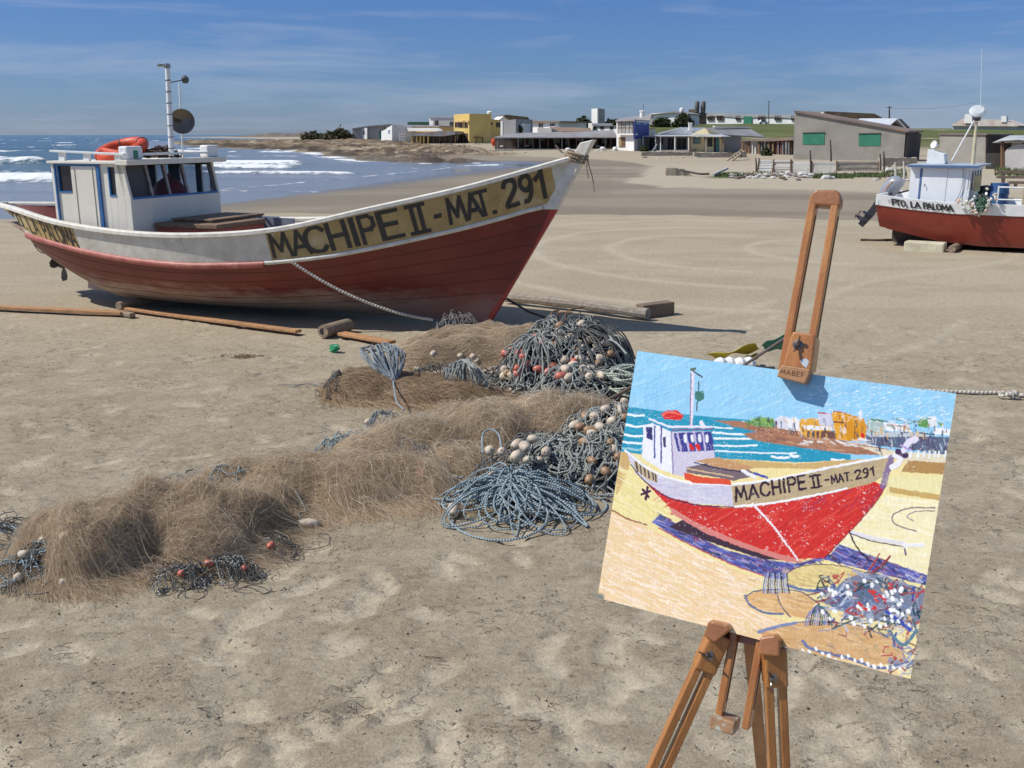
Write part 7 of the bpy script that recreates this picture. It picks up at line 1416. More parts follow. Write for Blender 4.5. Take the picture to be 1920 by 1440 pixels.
    poly([(165, 268), (400, 300), (640, 322), (790, 345), (800, 420), (1090, 468), (1090, 500), (520, 500), (130, 470)], (38, 150, 182)); dabs(60, (160, 275, 1000, 480), 8, 60, 6, [(60, 170, 200), (30, 130, 165), (80, 180, 205)], .7, [(165, 268), (760, 345), (1090, 480), (520, 495), (130, 465)])
    for k, (y, c) in enumerate(((300, 1), (345, 1), (385, 1), (415, 1), (440, 0))): line([(165 - k * 6, y), (200, y + 6), (235, y + 5)], 9, (238, 244, 246) if c else (150, 200, 210))
    for x0, y0, x1, y1, wd in ((520, 352, 600, 358, 6), (520, 375, 660, 384, 8), (522, 400, 740, 398, 8), (525, 430, 700, 428, 7), (528, 452, 860, 462, 6), (640, 330, 730, 345, 4), (760, 475, 830, 480, 9), (840, 470, 870, 474, 12), (1010, 488, 1060, 490, 10)): line([(x0, y0), ((x0 + x1) / 2, (y0 + y1) / 2 + 3), (x1, y1)], wd, (236, 242, 244))
    poly([(145, 455), (260, 470), (520, 482), (860, 500), (1100, 490), (1520, 470), (1560, 1500), (-50, 1500), (-50, 455)], (238, 222, 160)); poly([(520, 482), (860, 505), (1230, 480), (1250, 530), (1090, 530), (600, 520), (520, 510)], (205, 172, 112)); poly([(140, 455), (185, 460), (160, 560), (115, 640), (120, 560)], (205, 170, 112))
    poly([(520, 325), (620, 328), (780, 352), (900, 372), (1110, 420), (1250, 445), (1280, 470), (1110, 468), (900, 440), (760, 420), (680, 405), (640, 380), (700, 372), (600, 350)], (166, 116, 90)); dabs(50, (560, 330, 1250, 465), 8, 50, 6, [(190, 140, 105), (120, 84, 78), (205, 160, 130), (140, 100, 80)], .8, [(560, 330), (900, 372), (1250, 448), (1100, 465), (760, 420)])
    poly([(1120, 430), (1300, 455), (1510, 470), (1505, 505), (1340, 500), (1240, 480)], (226, 214, 186)); poly([(1330, 492), (1510, 505), (1500, 552), (1300, 540)], (178, 138, 84)); poly([(1250, 600), (1500, 640), (1495, 665), (1250, 625)], (200, 166, 100)); poly([(1240, 560), (1490, 560), (1485, 640), (1240, 600)], (236, 226, 170))
    # houses
    for P, c in (([(660, 335), (690, 318), (740, 312), (770, 325), (765, 352), (700, 350)], (120, 165, 90)), ([(765, 325), (800, 308), (830, 312), (840, 365), (780, 358)], (215, 215, 225)), ([(820, 318), (860, 312), (885, 330), (880, 372), (835, 366)], (236, 236, 240)), ([(875, 345), (885, 318), (1000, 318), (1010, 350), (1000, 400), (885, 385)], (226, 168, 62)), ([(885, 345), (1040, 352), (1050, 368), (900, 362)], (232, 236, 240)), ([(900, 368), (1050, 372), (1040, 402), (905, 392)], (110, 76, 70)), ([(955, 295), (1012, 300), (1015, 350), (960, 345)], (205, 205, 225)), ([(1012, 300), (1022, 286), (1070, 296), (1080, 410), (1030, 404)], (226, 162, 40)), ([(1068, 296), (1145, 315), (1160, 355), (1150, 412), (1078, 410)], (214, 146, 30)), ([(1160, 320), (1230, 330), (1240, 360), (1230, 400), (1160, 395)], (170, 190, 185)), ([(1228, 335), (1330, 345), (1350, 372), (1240, 368)], (240, 240, 240)), ([(1155, 385), (1240, 372), (1380, 388), (1508, 396), (1505, 470), (1420, 460), (1300, 440), (1155, 425)], (92, 100, 125)), ([(1150, 378), (1380, 372), (1420, 392), (1170, 395)], (190, 200, 205)), ([(1370, 330), (1400, 312), (1420, 330), (1415, 355), (1375, 350)], (96, 150, 80)), ([(1415, 312), (1448, 306), (1455, 352), (1418, 352)], (222, 224, 226)), ([(1440, 355), (1512, 362), (1510, 388), (1440, 382)], (240, 240, 240)), ([(1455, 330), (1480, 340), (1470, 352)], (110, 160, 90))): poly(P, c, 1, .5)
    for x0, y0, x1, y1, wd, c in ((780, 330, 782, 355, 7, (90, 70, 120)), (800, 330, 802, 355, 5, (90, 80, 130)), (856, 335, 857, 365, 6, (120, 100, 140)), (905, 365, 903, 392, 8, (226, 168, 62)), (925, 368, 922, 395, 7, (226, 168, 62)), (945, 368, 943, 398, 7, (220, 150, 50)), (965, 370, 962, 398, 6, (226, 168, 62)), (1020, 330, 1060, 336, 6, (130, 60, 50)), (1110, 330, 1106, 400, 5, (150, 90, 40)), (1135, 290, 1132, 318, 14, (226, 228, 236)), (955, 295, 1010, 298, 5, (180, 60, 60)), (1020, 287, 1070, 294, 5, (190, 70, 50)), (1140, 385, 1142, 390, 14, (220, 30, 40)), (1240, 342, 1330, 350, 4, (190, 60, 60)), (1180, 322, 1225, 328, 8, (90, 130, 90)), (1380, 378, 1440, 384, 5, (60, 60, 80))): line([(x0, y0), (x1, y1)], wd, c, sm=False)
    dabs(46, (1165, 400, 1505, 462), 84, 22, 6, [(40, 40, 62), (200, 210, 215), (60, 90, 130), (40, 90, 90), (90, 50, 80), (120, 150, 170)], .9); dabs(26, (890, 400, 1170, 430), 10, 30, 7, [(236, 236, 232), (220, 210, 200)], .8); dabs(30, (1160, 330, 1350, 385), 5, 22, 5, [(240, 240, 240), (90, 90, 110), (200, 205, 212)], .8)
    for x in (1345, 1375, 1400, 1422, 1445, 1462, 1490): line([(x, 455), (x - 2, 478)], 9, (236, 238, 240))
    dabs(120, (770, 300, 1510, 395), 80, 20, 6, [(240, 240, 244), (200, 140, 50), (60, 50, 80), (220, 170, 80), (150, 60, 50), (190, 200, 210), (60, 90, 90), (236, 180, 70)], .85, [(775, 330), (1010, 305), (1150, 325), (1500, 345), (1505, 400), (1160, 410), (900, 395), (780, 360)])
    dabs(40, (650, 300, 800, 355), 70, 16, 7, [(80, 130, 60), (150, 190, 100), (60, 90, 70)], .9, [(650, 340), (700, 308), (775, 320), (770, 358)]); dabs(24, (1170, 315, 1510, 350), 10, 24, 5, [(80, 130, 80), (120, 80, 90), (240, 240, 240)], .8)
    # sand, lower left: warm scrubbed strokes
    LS = [(95, 700), (230, 760), (500, 900), (720, 990), (650, 1040), (700, 1120), (820, 1160), (1330, 1403), (20, 1060)]
    poly(LS, (238, 208, 160)); dabs(620, (40, 720, 760, 1200), 24, 60, 4, [(250, 234, 214), (246, 218, 196), (232, 192, 140), (253, 244, 232), (240, 206, 166), (252, 240, 230)], .75, LS); dabs(90, (60, 500, 320, 760), 30, 50, 7, [(240, 226, 150), (228, 208, 130), (246, 236, 190)], .6, [(150, 470), (240, 600), (330, 720), (95, 700)])
    RS = [(1230, 640), (1480, 660), (1440, 1000), (1000, 860), (1120, 740)]; poly(RS, (242, 232, 188)); dabs(150, (1000, 640, 1470, 1000), 12, 60, 6, [(250, 246, 222), (236, 222, 160), (246, 238, 205)], .7, RS)
    line([(1440, 690), (1340, 690), (1270, 715), (1262, 745), (1300, 770), (1360, 785)], 6, (140, 128, 130)); line([(1440, 702), (1360, 705), (1325, 725), (1350, 745)], 5, (150, 138, 136))
    line([(1080, 785), (1180, 815), (1310, 838)], 14, (226, 222, 226)); line([(1085, 796), (1180, 828), (1308, 852)], 5, (60, 52, 100)); line([(1310, 845), (1390, 845)], 16, (236, 236, 238), sm=False); line([(1312, 860), (1316, 885)], 8, (100, 90, 120), sm=False)
    # shadow on the beach, as painted
    SHp = [(262, 745), (300, 712), (420, 790), (560, 860), (720, 900), (860, 920), (1000, 880), (1040, 840), (1415, 975), (1405, 1015), (1200, 960), (1080, 930), (960, 900), (800, 985), (720, 970), (540, 900), (360, 810)]
    poly(SHp, (84, 88, 160)); dabs(420, (262, 710, 1410, 1010), 24, 34, 6, [(50, 44, 96), (110, 122, 200), (130, 60, 80), (44, 50, 90), (84, 96, 176), (120, 104, 160), (150, 156, 206), (40, 80, 90), (190, 170, 200)], .85, SHp); poly([(330, 765), (560, 850), (720, 900), (820, 905), (700, 860), (500, 770), (400, 730)], (62, 44, 60)); line([(290, 770), (440, 850), (600, 925), (740, 975)], 5, (190, 90, 90)); line([(100, 695), (160, 730), (240, 755)], 6, (150, 100, 70))
    # hull
    HU = [(238, 582), (270, 600), (330, 640), (440, 672), (560, 688), (660, 685), (820, 655), (960, 635), (1100, 605), (1190, 580), (1235, 600), (1180, 680), (1100, 770), (1030, 840), (975, 895), (860, 900), (700, 855), (560, 800), (430, 740), (330, 680)]
    poly(HU, (206, 46, 42)); dabs(200, (300, 600, 1230, 890), -32, 70, 8, [(222, 64, 52), (188, 34, 38), (212, 54, 48), (226, 92, 76)], .6, HU); poly([(330, 680), (430, 740), (560, 800), (700, 855), (860, 900), (890, 915), (820, 912), (640, 855), (480, 790), (350, 715)], (214, 130, 122)); dabs(26, (880, 600, 1230, 700), -40, 60, 5, [(120, 60, 110), (150, 50, 80)], .6, HU); line([(1235, 600), (1180, 680), (1100, 770), (1030, 840), (975, 895)], 5, (150, 40, 46))
    dabs(80, (320, 620, 1220, 890), 30, 7, 3, [(250, 236, 230)], .9, HU)
    BW = [(155, 448), (190, 470), (240, 520), (320, 565), (420, 590), (590, 592), (600, 680), (440, 668), (330, 640), (262, 595), (200, 545), (178, 500)]
    poly(BW, (206, 202, 220)); dabs(60, (170, 460, 600, 680), 8, 40, 7, [(224, 222, 234), (190, 184, 210), (214, 206, 214)], .6, BW); poly([(190, 490), (225, 500), (285, 545), (288, 585), (245, 570), (195, 525)], (196, 176, 140))
    for x in (200, 216, 232, 248, 264, 276): line([(x, 498 + (x - 200) * .5), (x + 6, 536 + (x - 200) * .55)], 6, (60, 44, 60), sm=False)
    line([(155, 450), (240, 518), (330, 562), (440, 585), (590, 592)], 9, (240, 240, 244)); line([(178, 508), (240, 582), (330, 642), (450, 674), (600, 684), (700, 675)], 5, (60, 40, 90))
    NP = [(592, 595), (760, 575), (960, 535), (1130, 500), (1262, 478), (1275, 500), (1255, 540), (1170, 590), (980, 628), (760, 668), (600, 682)]
    poly(NP, (186, 166, 128)); dabs(60, (600, 490, 1260, 680), -12, 40, 7, [(204, 186, 150), (164, 148, 120), (176, 160, 140)], .6, NP); line([(590, 592), (760, 572), (960, 530), (1130, 497), (1262, 474)], 10, (238, 238, 242)); line([(605, 682), (760, 668), (980, 628), (1070, 608)], 9, (240, 240, 240))
    def ptext(t, x0, y0, x1, y1, h0, h1, wd, c=(48, 26, 46)):
        L = text_len(t, .2, .3); u = 0
        for ch in t:
            if ch == ' ': u += .3; continue
            for st in FONT[ch]:
                pts = []
                for (fx, fy) in st: f = (u + fx) / L; hh = h0 + (h1 - h0) * f; pts.append((x0 + (x1 - x0) * f + hh * .12 * (1 - fy), y0 + (y1 - y0) * f - hh * (fy - .5)))
                line(pts, wd, c, 1, 1, False)
            u += ADV[ch] + .2
    ptext('MACHIPE', 604, 632, 895, 580, 56, 54, 10); ptext('J', 915, 582, 965, 574, 48, 48, 9); ptext('-', 978, 574, 996, 572, 30, 30, 9); ptext('MAT.', 1005, 572, 1090, 556, 34, 32, 7); ptext('291', 1105, 552, 1185, 536, 36, 36, 8)
    # stem head
    line([(1262, 480), (1240, 540), (1222, 600)], 26, (120, 100, 150), .8); line([(1275, 470), (1300, 480), (1290, 505), (1262, 520)], 22, (236, 234, 244)); line([(1290, 455), (1320, 470)], 26, (70, 44, 84), sm=False); line([(1312, 450), (1335, 415), (1362, 405)], 26, (228, 222, 240)); line([(1300, 430), (1345, 450)], 8, (180, 160, 210), sm=False)
    # wheelhouse
    poly([(232, 345), (268, 338), (345, 372), (352, 545), (300, 528), (224, 478)], (236, 236, 244)); poly([(345, 372), (510, 372), (525, 485), (430, 520), (400, 560), (352, 548)], (206, 200, 218)); poly([(356, 378), (512, 372), (522, 450), (372, 455)], (60, 62, 140))
    for a, b in (((372, 378), (385, 452)), ((405, 375), (418, 452)), ((440, 372), (452, 450)), ((475, 372), (486, 450))): line([a, b], 8, (190, 180, 214), sm=False)
    for x in (402, 432, 462, 492): line([(x, 390), (x + 2, 412)], 12, (232, 236, 244), sm=False)
    for x in (425, 452): line([(x, 430), (x + 8, 442)], 15, (216, 40, 44), sm=False)
    poly([(243, 352), (268, 352), (268, 410), (243, 398)], (52, 50, 110)); line([(278, 350), (276, 480)], 6, (50, 60, 150), sm=False); line([(305, 352), (302, 500)], 6, (60, 60, 140), sm=False); line([(345, 372), (352, 545)], 5, (140, 120, 170), sm=False); line([(318, 400), (318, 430)], 12, (70, 60, 110), sm=False); line([(258, 320), (320, 345), (352, 352), (512, 352)], 9, (230, 226, 240)); line([(350, 364), (515, 362)], 6, (120, 90, 130), sm=False); poly([(302, 300), (330, 284), (370, 284), (398, 305), (385, 325), (320, 322)], (216, 40, 40)); line([(310, 305), (345, 292), (385, 305)], 5, (244, 120, 100)); line([(470, 335), (482, 352)], 16, (230, 228, 240), sm=False)
    line([(438, 118), (434, 240), (428, 345)], 14, (226, 218, 232)); line([(430, 130), (424, 345)], 4, (120, 80, 120)); line([(440, 122), (478, 148)], 6, (60, 60, 70), sm=False); line([(462, 165), (460, 220), (450, 285)], 5, (40, 80, 90)); poly([(446, 205), (482, 205), (484, 235), (462, 250), (446, 235)], (62, 120, 110)); line([(432, 116), (446, 112)], 12, (90, 110, 90), sm=False)
    # hatch
    poly([(395, 540), (470, 560), (590, 570), (590, 592), (440, 585), (398, 568)], (220, 80, 50)); poly([(405, 520), (520, 498), (660, 525), (700, 552), (600, 575), (500, 556), (408, 542)], (120, 104, 110)); poly([(440, 492), (540, 478), (690, 522), (640, 535), (540, 520)], (196, 150, 104)); line([(410, 525), (520, 545), (600, 560)], 6, (214, 180, 140)); line([(440, 500), (540, 524), (650, 540)], 5, (50, 44, 80)); line([(640, 535), (690, 560)], 14, (236, 236, 240), sm=False); line([(690, 545), (740, 562)], 10, (60, 80, 170), sm=False)
    # prop, ropes, netting
    for p, q in (((225, 610), (250, 640)), ((245, 600), (238, 650)), ((220, 630), (256, 618))): line([p, q], 10, (70, 30, 70), sm=False)
    for k in range(22): t = k / 21; line([(680 + 180 * t, 670 + 230 * t - 12 * math.sin(t * 3)), (683 + 180 * t, 676 + 230 * t - 12 * math.sin(t * 3))], 8, (240, 238, 240), sm=False)
    line([(1078, 785), (1110, 850), (1160, 910)], 6, (40, 30, 40))
    for P, c in (([(815, 960), (900, 920), (1060, 935), (1170, 965), (1160, 990), (980, 1020), (830, 1010)], (226, 208, 140)), ([(640, 1060), (700, 1030), (880, 1040), (940, 1075), (900, 1150), (760, 1120), (660, 1100)], (222, 178, 122)), ([(700, 1200), (900, 1160), (1150, 1180), (1300, 1260), (1320, 1340), (1180, 1340), (880, 1290), (720, 1230)], (212, 170, 118))): poly(P, c); dabs(60, (min(p[0] for p in P), min(p[1] for p in P), max(p[0] for p in P), max(p[1] for p in P)), 14, 60, 8, [tuple(min(255, v + 14) for v in c), tuple(v - 18 for v in c), (190, 150, 110), (232, 200, 150)], .6, P)
    poly([(1060, 985), (1160, 950), (1300, 1000), (1400, 1030), (1390, 1130), (1350, 1190), (1200, 1160), (1050, 1120), (960, 1080)], (124, 130, 150)); 
    def rope_dabs(n, box, ang, L, wd, cols): dabs(n, box, ang, L, wd, cols, .95)
    poly([(1000, 1040), (1080, 1000), (1180, 1010), (1220, 1080), (1100, 1120), (1000, 1100)], (96, 110, 140)); line([(820, 1010), (900, 1030), (1000, 1035), (1080, 1000)], 12, (110, 124, 160)); line([(815, 960), (880, 930), (1010, 925), (1160, 960)], 4, (110, 80, 90)); line([(640, 1060), (700, 1030), (860, 1032), (935, 1075)], 5, (90, 90, 120)); line([(700, 1200), (880, 1160), (1100, 1175), (1240, 1230)], 5, (110, 110, 140))
    for k in range(210):
        x, y = (g.uniform(960, 1395), g.uniform(965, 1200)) if k < 150 else (g.uniform(1230, 1400), g.uniform(1130, 1380)); line([(x, y), (x + g.normal() * 22, y + g.normal() * 16), (x + g.normal() * 34, y + g.uniform(8, 44))], g.uniform(5, 9), [(120, 134, 166), (160, 168, 192), (34, 60, 70), (44, 66, 150), (130, 60, 76), (60, 90, 96), (176, 70, 70), (110, 126, 150), (190, 196, 214), (140, 150, 178), (210, 180, 140)][g.integers(11)], .9)
    for k in range(12): x = 730 + k * 8; line([(x, 960), (x - 8 + k, 1000), (x - 12 + 2 * k, 1040)], 6, [(120, 130, 170), (160, 170, 200), (60, 60, 90)][k % 3])
    for k in range(12): x = 905 + k * 8; line([(945, 1090), (x, 1130), (x - 14 + 2 * k, 1175)], 6, [(120, 130, 170), (150, 150, 190), (50, 40, 80), (60, 110, 110)][k % 4])
    line([(645, 1050), (660, 1085), (720, 1120), (800, 1128)], 9, (104, 116, 150)); line([(775, 1040), (790, 1090), (830, 1140)], 5, (70, 70, 110)); line([(700, 1200), (780, 1178), (850, 1165)], 14, (130, 140, 176)); line([(880, 1240), (920, 1275), (1060, 1310), (1200, 1355), (1320, 1330)], 12, (110, 120, 158)); line([(1240, 1200), (1300, 1260), (1360, 1200)], 14, (90, 130, 150)); line([(1230, 1120), (1290, 1165), (1330, 1200)], 14, (60, 80, 170))
    for k in range(64):
        x, y = (g.uniform(960, 1330), g.uniform(985, 1180)) if k < 40 else (g.uniform(1180, 1330), g.uniform(1060, 1180)) if k < 48 else (880 + (k - 48) * 27, 1275 + (k - 48) * 5 + g.normal() * 8); line([(x, y), (x + 3, y + 6)], g.uniform(10, 15), (246, 246, 244), sm=False)
    for k in range(14): x, y = g.uniform(1060, 1250), g.uniform(985, 1110); line([(x, y), (x + 9, y + 5)], 11, (206, 60, 62), sm=False)
    dabs(24, (1000, 1200, 1320, 1340), 40, 34, 7, [(150, 90, 90), (96, 130, 110), (236, 180, 140)], .5)
    line([(1170, 960), (1215, 930), (1250, 890)], 9, (150, 50, 60)); line([(1160, 950), (1190, 905), (1205, 880)], 7, (170, 70, 60)); line([(1180, 965), (1240, 915)], 6, (60, 80, 90), sm=False)
    dabs(170, (900, 180, 1540, 330), -6, 14, 3, [(232, 244, 250), (250, 252, 252)], .8); dabs(120, (200, 60, 1500, 300), -30, 50, 4, [(176, 200, 226), (120, 186, 226), (196, 214, 232)], .5)  # white dabs paint specular glare into the upper right of the sky
    dabs(160, (640, 930, 1320, 1380), 20, 30, 5, [(236, 206, 160), (198, 160, 120), (240, 220, 190), (150, 110, 110), (120, 130, 150)], .45)
    # bare board glinting through, ragged painted edge
    sp = (vnoise(SX / 3.2, SY / 2.2, 9) > .90) & (fbm(SX / 60, SY / 60, 2, 10) > .52); put(sp * 1.0, (250, 248, 242), .7, .0)
    IMG[:] = IMG * (.90 + .2 * fbm(SX / 5, SY / 26, 3, 11))[..., None]
    corner = sstep(26, 10, np.hypot(SX - 45, SY - 1055)); put(corner, (60, 100, 110), .8)
    z = .0003 * HT + .0003 * fbm(SX / 5, SY / 9, 2, 12); T = thing('painting', 'small bright painting of the red boat clamped on the easel', 'painting', FP.w(PW2 / 2, 0, -PH2 / 2))
    V = FP.w(uu * PW2, z, -vv * PH2); m = bpy.data.materials.new('oil_paint'); m.use_nodes = True; b = m.node_tree.nodes['Principled BSDF']; at = m.node_tree.nodes.new('ShaderNodeAttribute'); at.attribute_name = 'col'; m.node_tree.links.new(at.outputs['Color'], b.inputs['Base Color']); b.inputs['Roughness'].default_value = .55; b.inputs['Specular IOR Level'].default_value = .3
    Q = gquads(NY, NX)[:, ::-1]; np_mesh('painted_surface', V.reshape(-1, 3), Q, m, smooth=True, attrs={'col': IMG.reshape(-1, 3)}, parent=T)
    mb = MB(); mb.box(FP, (.0003, PW2 - .0003), (-.004, -.0003), (-PH2 + .0003, -.0003)); mb.build('board', mat('hardboard', (.28, .19, .11), (.2, .13, .08), .8, 20), T)
painting()

def easel():
    base = gz(1420, 1900, 0); T = thing('easel', 'varnished wooden field easel with slotted mast and three double legs holding the painting', 'easel', base)
    yf = -.0045; dm = .026    # mast front plane just behind the board
    def at(px, py, y): q = FP.hit(px, py, Y=y); return q[0], q[2]
    def strip(mb, out, y, dep, mi=0): mb.prism([FP.w(x, y, z) for x, z in (at(px, py, y) for px, py in out)], -FP.n * dep, mi)
    # mast: two rails capped at both ends
    tl, tr, bl, br = at(1519, 364, yf), at(1575, 367, yf), at(1338, 1350, yf), at(1403, 1370, yf)
    rw = .0115
    def rail(a, b, sgn):
        A = FP.w(a[0] + sgn * rw / 2, yf - dm / 2, a[1]); B = FP.w(b[0] + sgn * rw / 2, yf - dm / 2, b[1]); m = MB(); m.bar(A, B, rw, dm, FP.a); o = m.build('mast_rail', M_easel, T, bevel=.0018)
        g = MB(); d = (B - A); d /= np.linalg.norm(d); sd = FP.a * (1 if sgn < 0 else 1); off = (FP.a * (rw / 2 + .0002)); g.bar(A + off + d * .03 - FP.n * .002, B + off - d * .03 - FP.n * .002, .0008, .004, FP.a); g.build('groove', mat('groove_shade', (.07, .03, .015), None, .8), o)
    rail(tl, bl, 1); rail(tr, br, -1)
    m = MB(); strip(m, [(1520, 384), (1518, 370), (1522, 359), (1531, 355), (1566, 355), (1574, 359), (1577, 369), (1575, 388)], yf + .0005, dm + .001); m.build('mast_cap', M_easeld, T, bevel=.004)
    q0, q1 = at(1332, 1342, yf + .012), at(1378, 1358, yf + .012); m = MB(); m.box(FP, (q0[0], q1[0]), (yf - .030, yf + .012), (q1[1] - .019, q1[1] + .003)); m.build('mast_foot', mat('paint_daubed_block', (.36, .20, .10), (.20, .13, .09), .5, 18, .2, 40, stain=(.42, .46, .40), stain_scale=35, stain_lo=.52, stain_hi=.6), T, bevel=.003)
    # canvas clamp
    m = MB(); strip(m, [(1483, 628), (1487, 621), (1524, 626), (1529, 632), (1521, 695), (1467, 687), (1474, 660)], .022, .045); cl = m.build('clamp', M_easel, T, bevel=.003)
    m = MB(); strip(m, [(1466, 684), (1519, 692), (1517, 702), (1509, 720), (1456, 706), (1460, 694)], .030, .029); lip = m.build('clamp_lip', mat('worn_clamp_lip', (.46, .25, .12), (.34, .17, .075), .45, 12, .1, 40, stain=(.62, .60, .6), stain_scale=40, stain_lo=.62, stain_hi=.68), cl, bevel=.002)
    m = MB(); x0, z0 = at(1463, 700, .0306); x1, z1 = at(1506, 707, .0306)
    def f(u, v, n_): t = u / text_len('MABEF', .28); return FP.w(x0 + (x1 - x0) * t, .0306, z0 + (z1 - z0) * t + .0068 * v)
    lay_text(m, 'MABEF', f, wgt=.13, gap=.28); m.build('stamped_name', mat('stamped_ink', (.20, .09, .04), None, .7), lip)
    m = MB(); strip(m, [(1500, 675), (1512, 672), (1517, 678), (1512, 690), (1504, 684)], .0225, .001); m.build('paint_spot', mat('pale_blue_spot', (.55, .62, .70), None, .4), cl)
    for px, py, nm in ((1495, 645, 0), (1317, 1232, 1), (1443, 1272, 2)):
        pass
    def wing(px, py, y, ang, par):
        x, z = at(px, py, y); c = FP.w(x, y, z); m = MB(); m.lathe([(.0075, 0), (.008, .0012), (.0045, .0018), (.0042, .006), (.002, .009), (0, .0092)], c, FP.n, 14)
        d = FP.a * math.cos(ang) + FP.u * math.sin(ang); e = np.cross(d, FP.n)
        for s_ in (1, -1): m.prism([c + FP.n * .003 + d * s_ * q + FP.n * r for q, r in ((.003, 0), (.008, .001), (.0135, .006), (.0125, .010), (.008, .008), (.004, .004))], e * .0016)
        m.build('wing_nut', mat('tarnished_steel', (.30, .27, .24), (.13, .10, .08), .32, 40, metal=.9), par, smooth=True)
    wing(1496, 646, .0225, 1.35, cl)
    # legs
    def leg(top, bot, foot, w_, lab, head=None, yh=.012, single=False):
        A = FP.w(*(lambda q: (q[0], yh - .016, q[1]))(at(*top, yh))); Fp = gz(*foot, 0.004); Bm = FP.w(*(lambda q: (q[0], yh - .016, q[1]))(at(*bot, yh))); d = (Fp - A) / np.linalg.norm(Fp - A)
        sd = np.cross(d, np.array([0, -1., .15])); sd /= np.linalg.norm(sd); sd = sd if sd @ FP.a > 0 else -sd
        out = []
        if not single:
            m = MB(); L = np.linalg.norm(Bm - A); m.bar(A + np.array([0, 0, 0]), A + d * L, .036, .030, sd); hb = m.build('leg_block', M_easel, T, bevel=.004); hb['label'] = lab + ' leg joint block'
            for k in (-1, 1): m = MB(); m.bar(A + d * L * .7 + sd * k * .0105, Fp + sd * k * .0105, .0125, .020, sd); m.build('leg', M_easel, T, bevel=.0015)
            return hb, A, d, L
        for k, wd in ((0, .019),): m = MB(); m.bar(A, Fp, wd, .014, sd); m.build('leg', M_easel, T, bevel=.0015)
        m = MB(); m.bar(A + sd * .019, Fp + sd * .019, .007, .014, sd); m.build('leg', M_easel, T, bevel=.001)
    h1 = leg((1344, 1190), (1312, 1258), (801, 2400), 36, 'left'); h2 = leg((1446, 1214), (1441, 1292), (1500, 2400), 36, 'right')
    for (out, hb) in (([(1318, 1192), (1328, 1164), (1364, 1172), (1369, 1182), (1340, 1206)], h1[0]), ([(1422, 1228), (1424, 1196), (1452, 1191), (1462, 1200), (1461, 1232)], h2[0])):
        m = MB(); strip(m, out, .020, .034); m.build('leg_head', M_easeld, hb, bevel=.003)
    def nut_on(h, t, px, ang):
        hb, A, d, L = h; v = np.cross(d, FP.a); v = v if v @ FP.n > 0 else -v; c = A + d * L * t + v * .0152
        m = MB(); m.lathe([(.0085, 0), (.009, .0012), (.0045, .0018), (.0042, .006), (.002, .009), (0, .0092)], c, v, 14); dd = FP.a * math.cos(ang) + d * math.sin(ang); e = np.cross(dd, v); e /= np.linalg.norm(e)
        for s_ in (1, -1): m.prism([c + v * .003 + dd * s_ * q + v * r for q, r in ((.003, 0), (.008, .001), (.0145, .006), (.0135, .010), (.008, .008), (.004, .004))], e * .0016)
        m.build('wing_nut', MATS['tarnished_steel'], hb, smooth=True)
    nut_on(h1, .55, 0, .25); nut_on(h2, .72, 0, 1.45)
    A_ = FP.w(*(lambda q: (q[0], -.05, q[1]))(at(1404, 1170, -.05))); F_ = gz(1452, 1700, 0.004); m = MB(); sd = np.array([.97, -.2, 0]); m.bar(A_, F_, .022, .016, sd); m.build('leg', M_easel, T, bevel=.0015)['label'] = 'rear leg'
    m = MB(); m.bar(A_ + np.array([.02, 0, 0]), F_ + np.array([.024, 0, 0]), .008, .014, sd); m.build('leg', M_easel, T, bevel=.001)['label'] = 'rear leg'
    hub = FP.w(*(lambda q: (q[0], -.05, q[1]))(at(1400, 1185, -.05))); m = MB(); a = FP.w(*(lambda q: (q[0], -.035, q[1]))(at(1345, 1180, -.035))); b = FP.w(*(lambda q: (q[0], -.035, q[1]))(at(1452, 1205, -.035))); m.bar(a, b, .02, .03, FP.u); m.build('hub', M_easeld, T, bevel=.002)
easel()

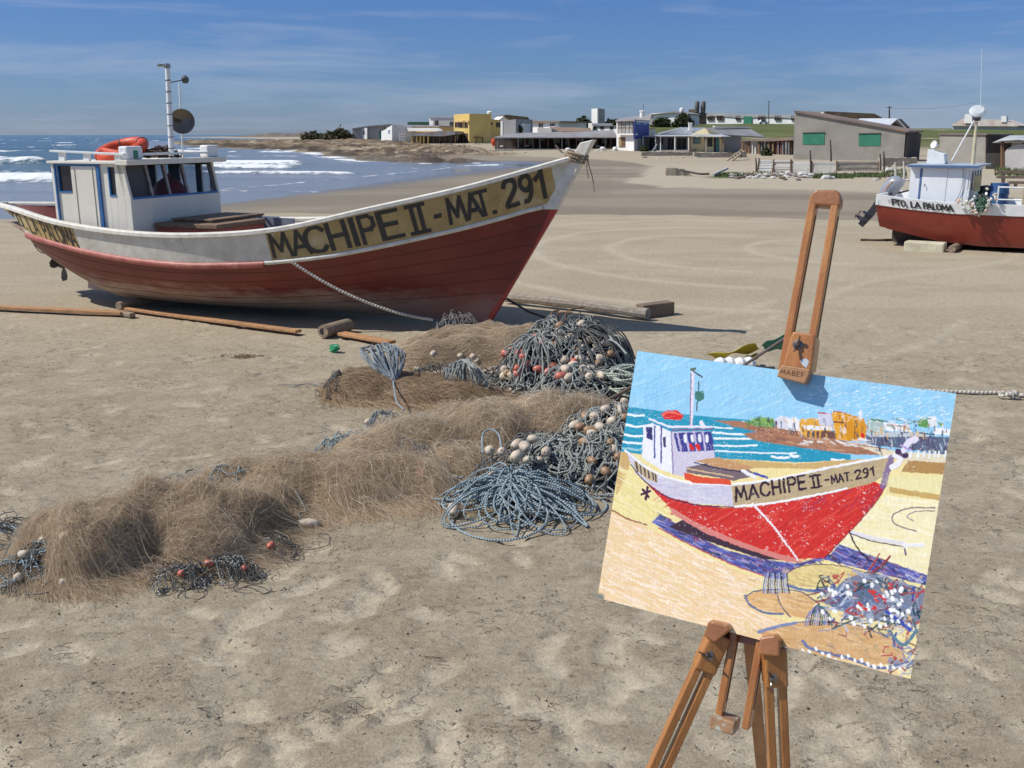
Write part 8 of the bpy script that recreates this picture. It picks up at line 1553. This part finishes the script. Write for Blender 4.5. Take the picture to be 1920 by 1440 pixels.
# ------------------------------------------------------------------ crumbs of sand, shell bits and twigs on the near beach
def debris():
    g = np.random.default_rng(21); n = 9000; y = 2.2 + 7 * g.random(n) ** 1.3; x = (g.random(n) - .5) * 1.3 * (y + 1); cl = fbm(x / .4, y / .3, 3, 66) > .46; x, y = x[cl], y[cl]; n = len(x)
    s = np.minimum(g.gamma(2.2, .0012, n) + .001, .0062); z = ground_zf(x, y) + s * .3
    zt = ground_z(x, y); z = zt + s * .2
    D = np.array([(1, 0, 0), (0, 1, 0), (-1, 0, 0), (0, -1, 0), (0, 0, .8), (0, 0, -.8)]); r = g.uniform(.6, 1.4, (n, 6, 1)); V = np.stack([x, y, z], 1)[:, None] + D[None] * r * s[:, None, None]
    F = np.array([(0, 1, 4), (1, 2, 4), (2, 3, 4), (3, 0, 4), (1, 0, 5), (2, 1, 5), (3, 2, 5), (0, 3, 5)]); Q = (np.arange(n) * 6)[:, None, None] + F[None]; mi = np.repeat(g.choice(3, n, p=(.80, .15, .05)), 8)
    o = np_mesh('sand_crumbs', V.reshape(-1, 3), Q.reshape(-1, 3), [mat('sand_crumb', (.37, .315, .23), (.30, .25, .18), .95, 20), mat('dark_crumb', (.10, .08, .06), None, .9, 20), mat('shell_bit', (.7, .68, .62), None, .5, 20)], mi=mi); tag(o, 'crumbs of sand and shell bits scattered over the near beach', 'crumbs', None, 'stuff')
    m = MB(); rr = random.Random(8)
    spots = [(1180, 1100), (790, 1250), (1000, 1275), (960, 1350), (1010, 1365), (880, 1150), (925, 1170), (1190, 1200), (760, 1140), (650, 1310), (480, 1290), (300, 1250), (380, 1350), (120, 1220), (1100, 960), (1640, 1280), (1800, 1120), (1850, 1000), (1700, 800), (200, 760), (350, 720), (90, 840)]
    for k in range(170):
        if k < 90: px, py = spots[k % len(spots)]; px += rr.gauss(0, 22); py += rr.gauss(0, 12)
        else: px, py = rr.uniform(-50, 1960), rr.uniform(700, 1440)
        p = gz(px, py, 0); L = rr.uniform(.008, .035); a = rr.gauss(.1, .7); d = np.array([math.cos(a), math.sin(a) * .6, 0]) * L; z = float(ground_z(np.array([p[0]]), np.array([p[1]]))[0]) + .003; p[2] = z
        m.tube([p - d, p + np.array([0, 0, rr.uniform(.001, .006)]), p + d * rr.uniform(.6, 1) + [rr.gauss(0, .006), rr.gauss(0, .006), 0]], rr.uniform(.0006, .0016), 4)
    tag(m.build('dry_twigs', mat('dry_twig', (.13, .09, .06), (.08, .055, .04), .9, 30), None), 'small dark twigs and weed scraps scattered over the near beach', 'twigs', None, 'stuff')
debris()
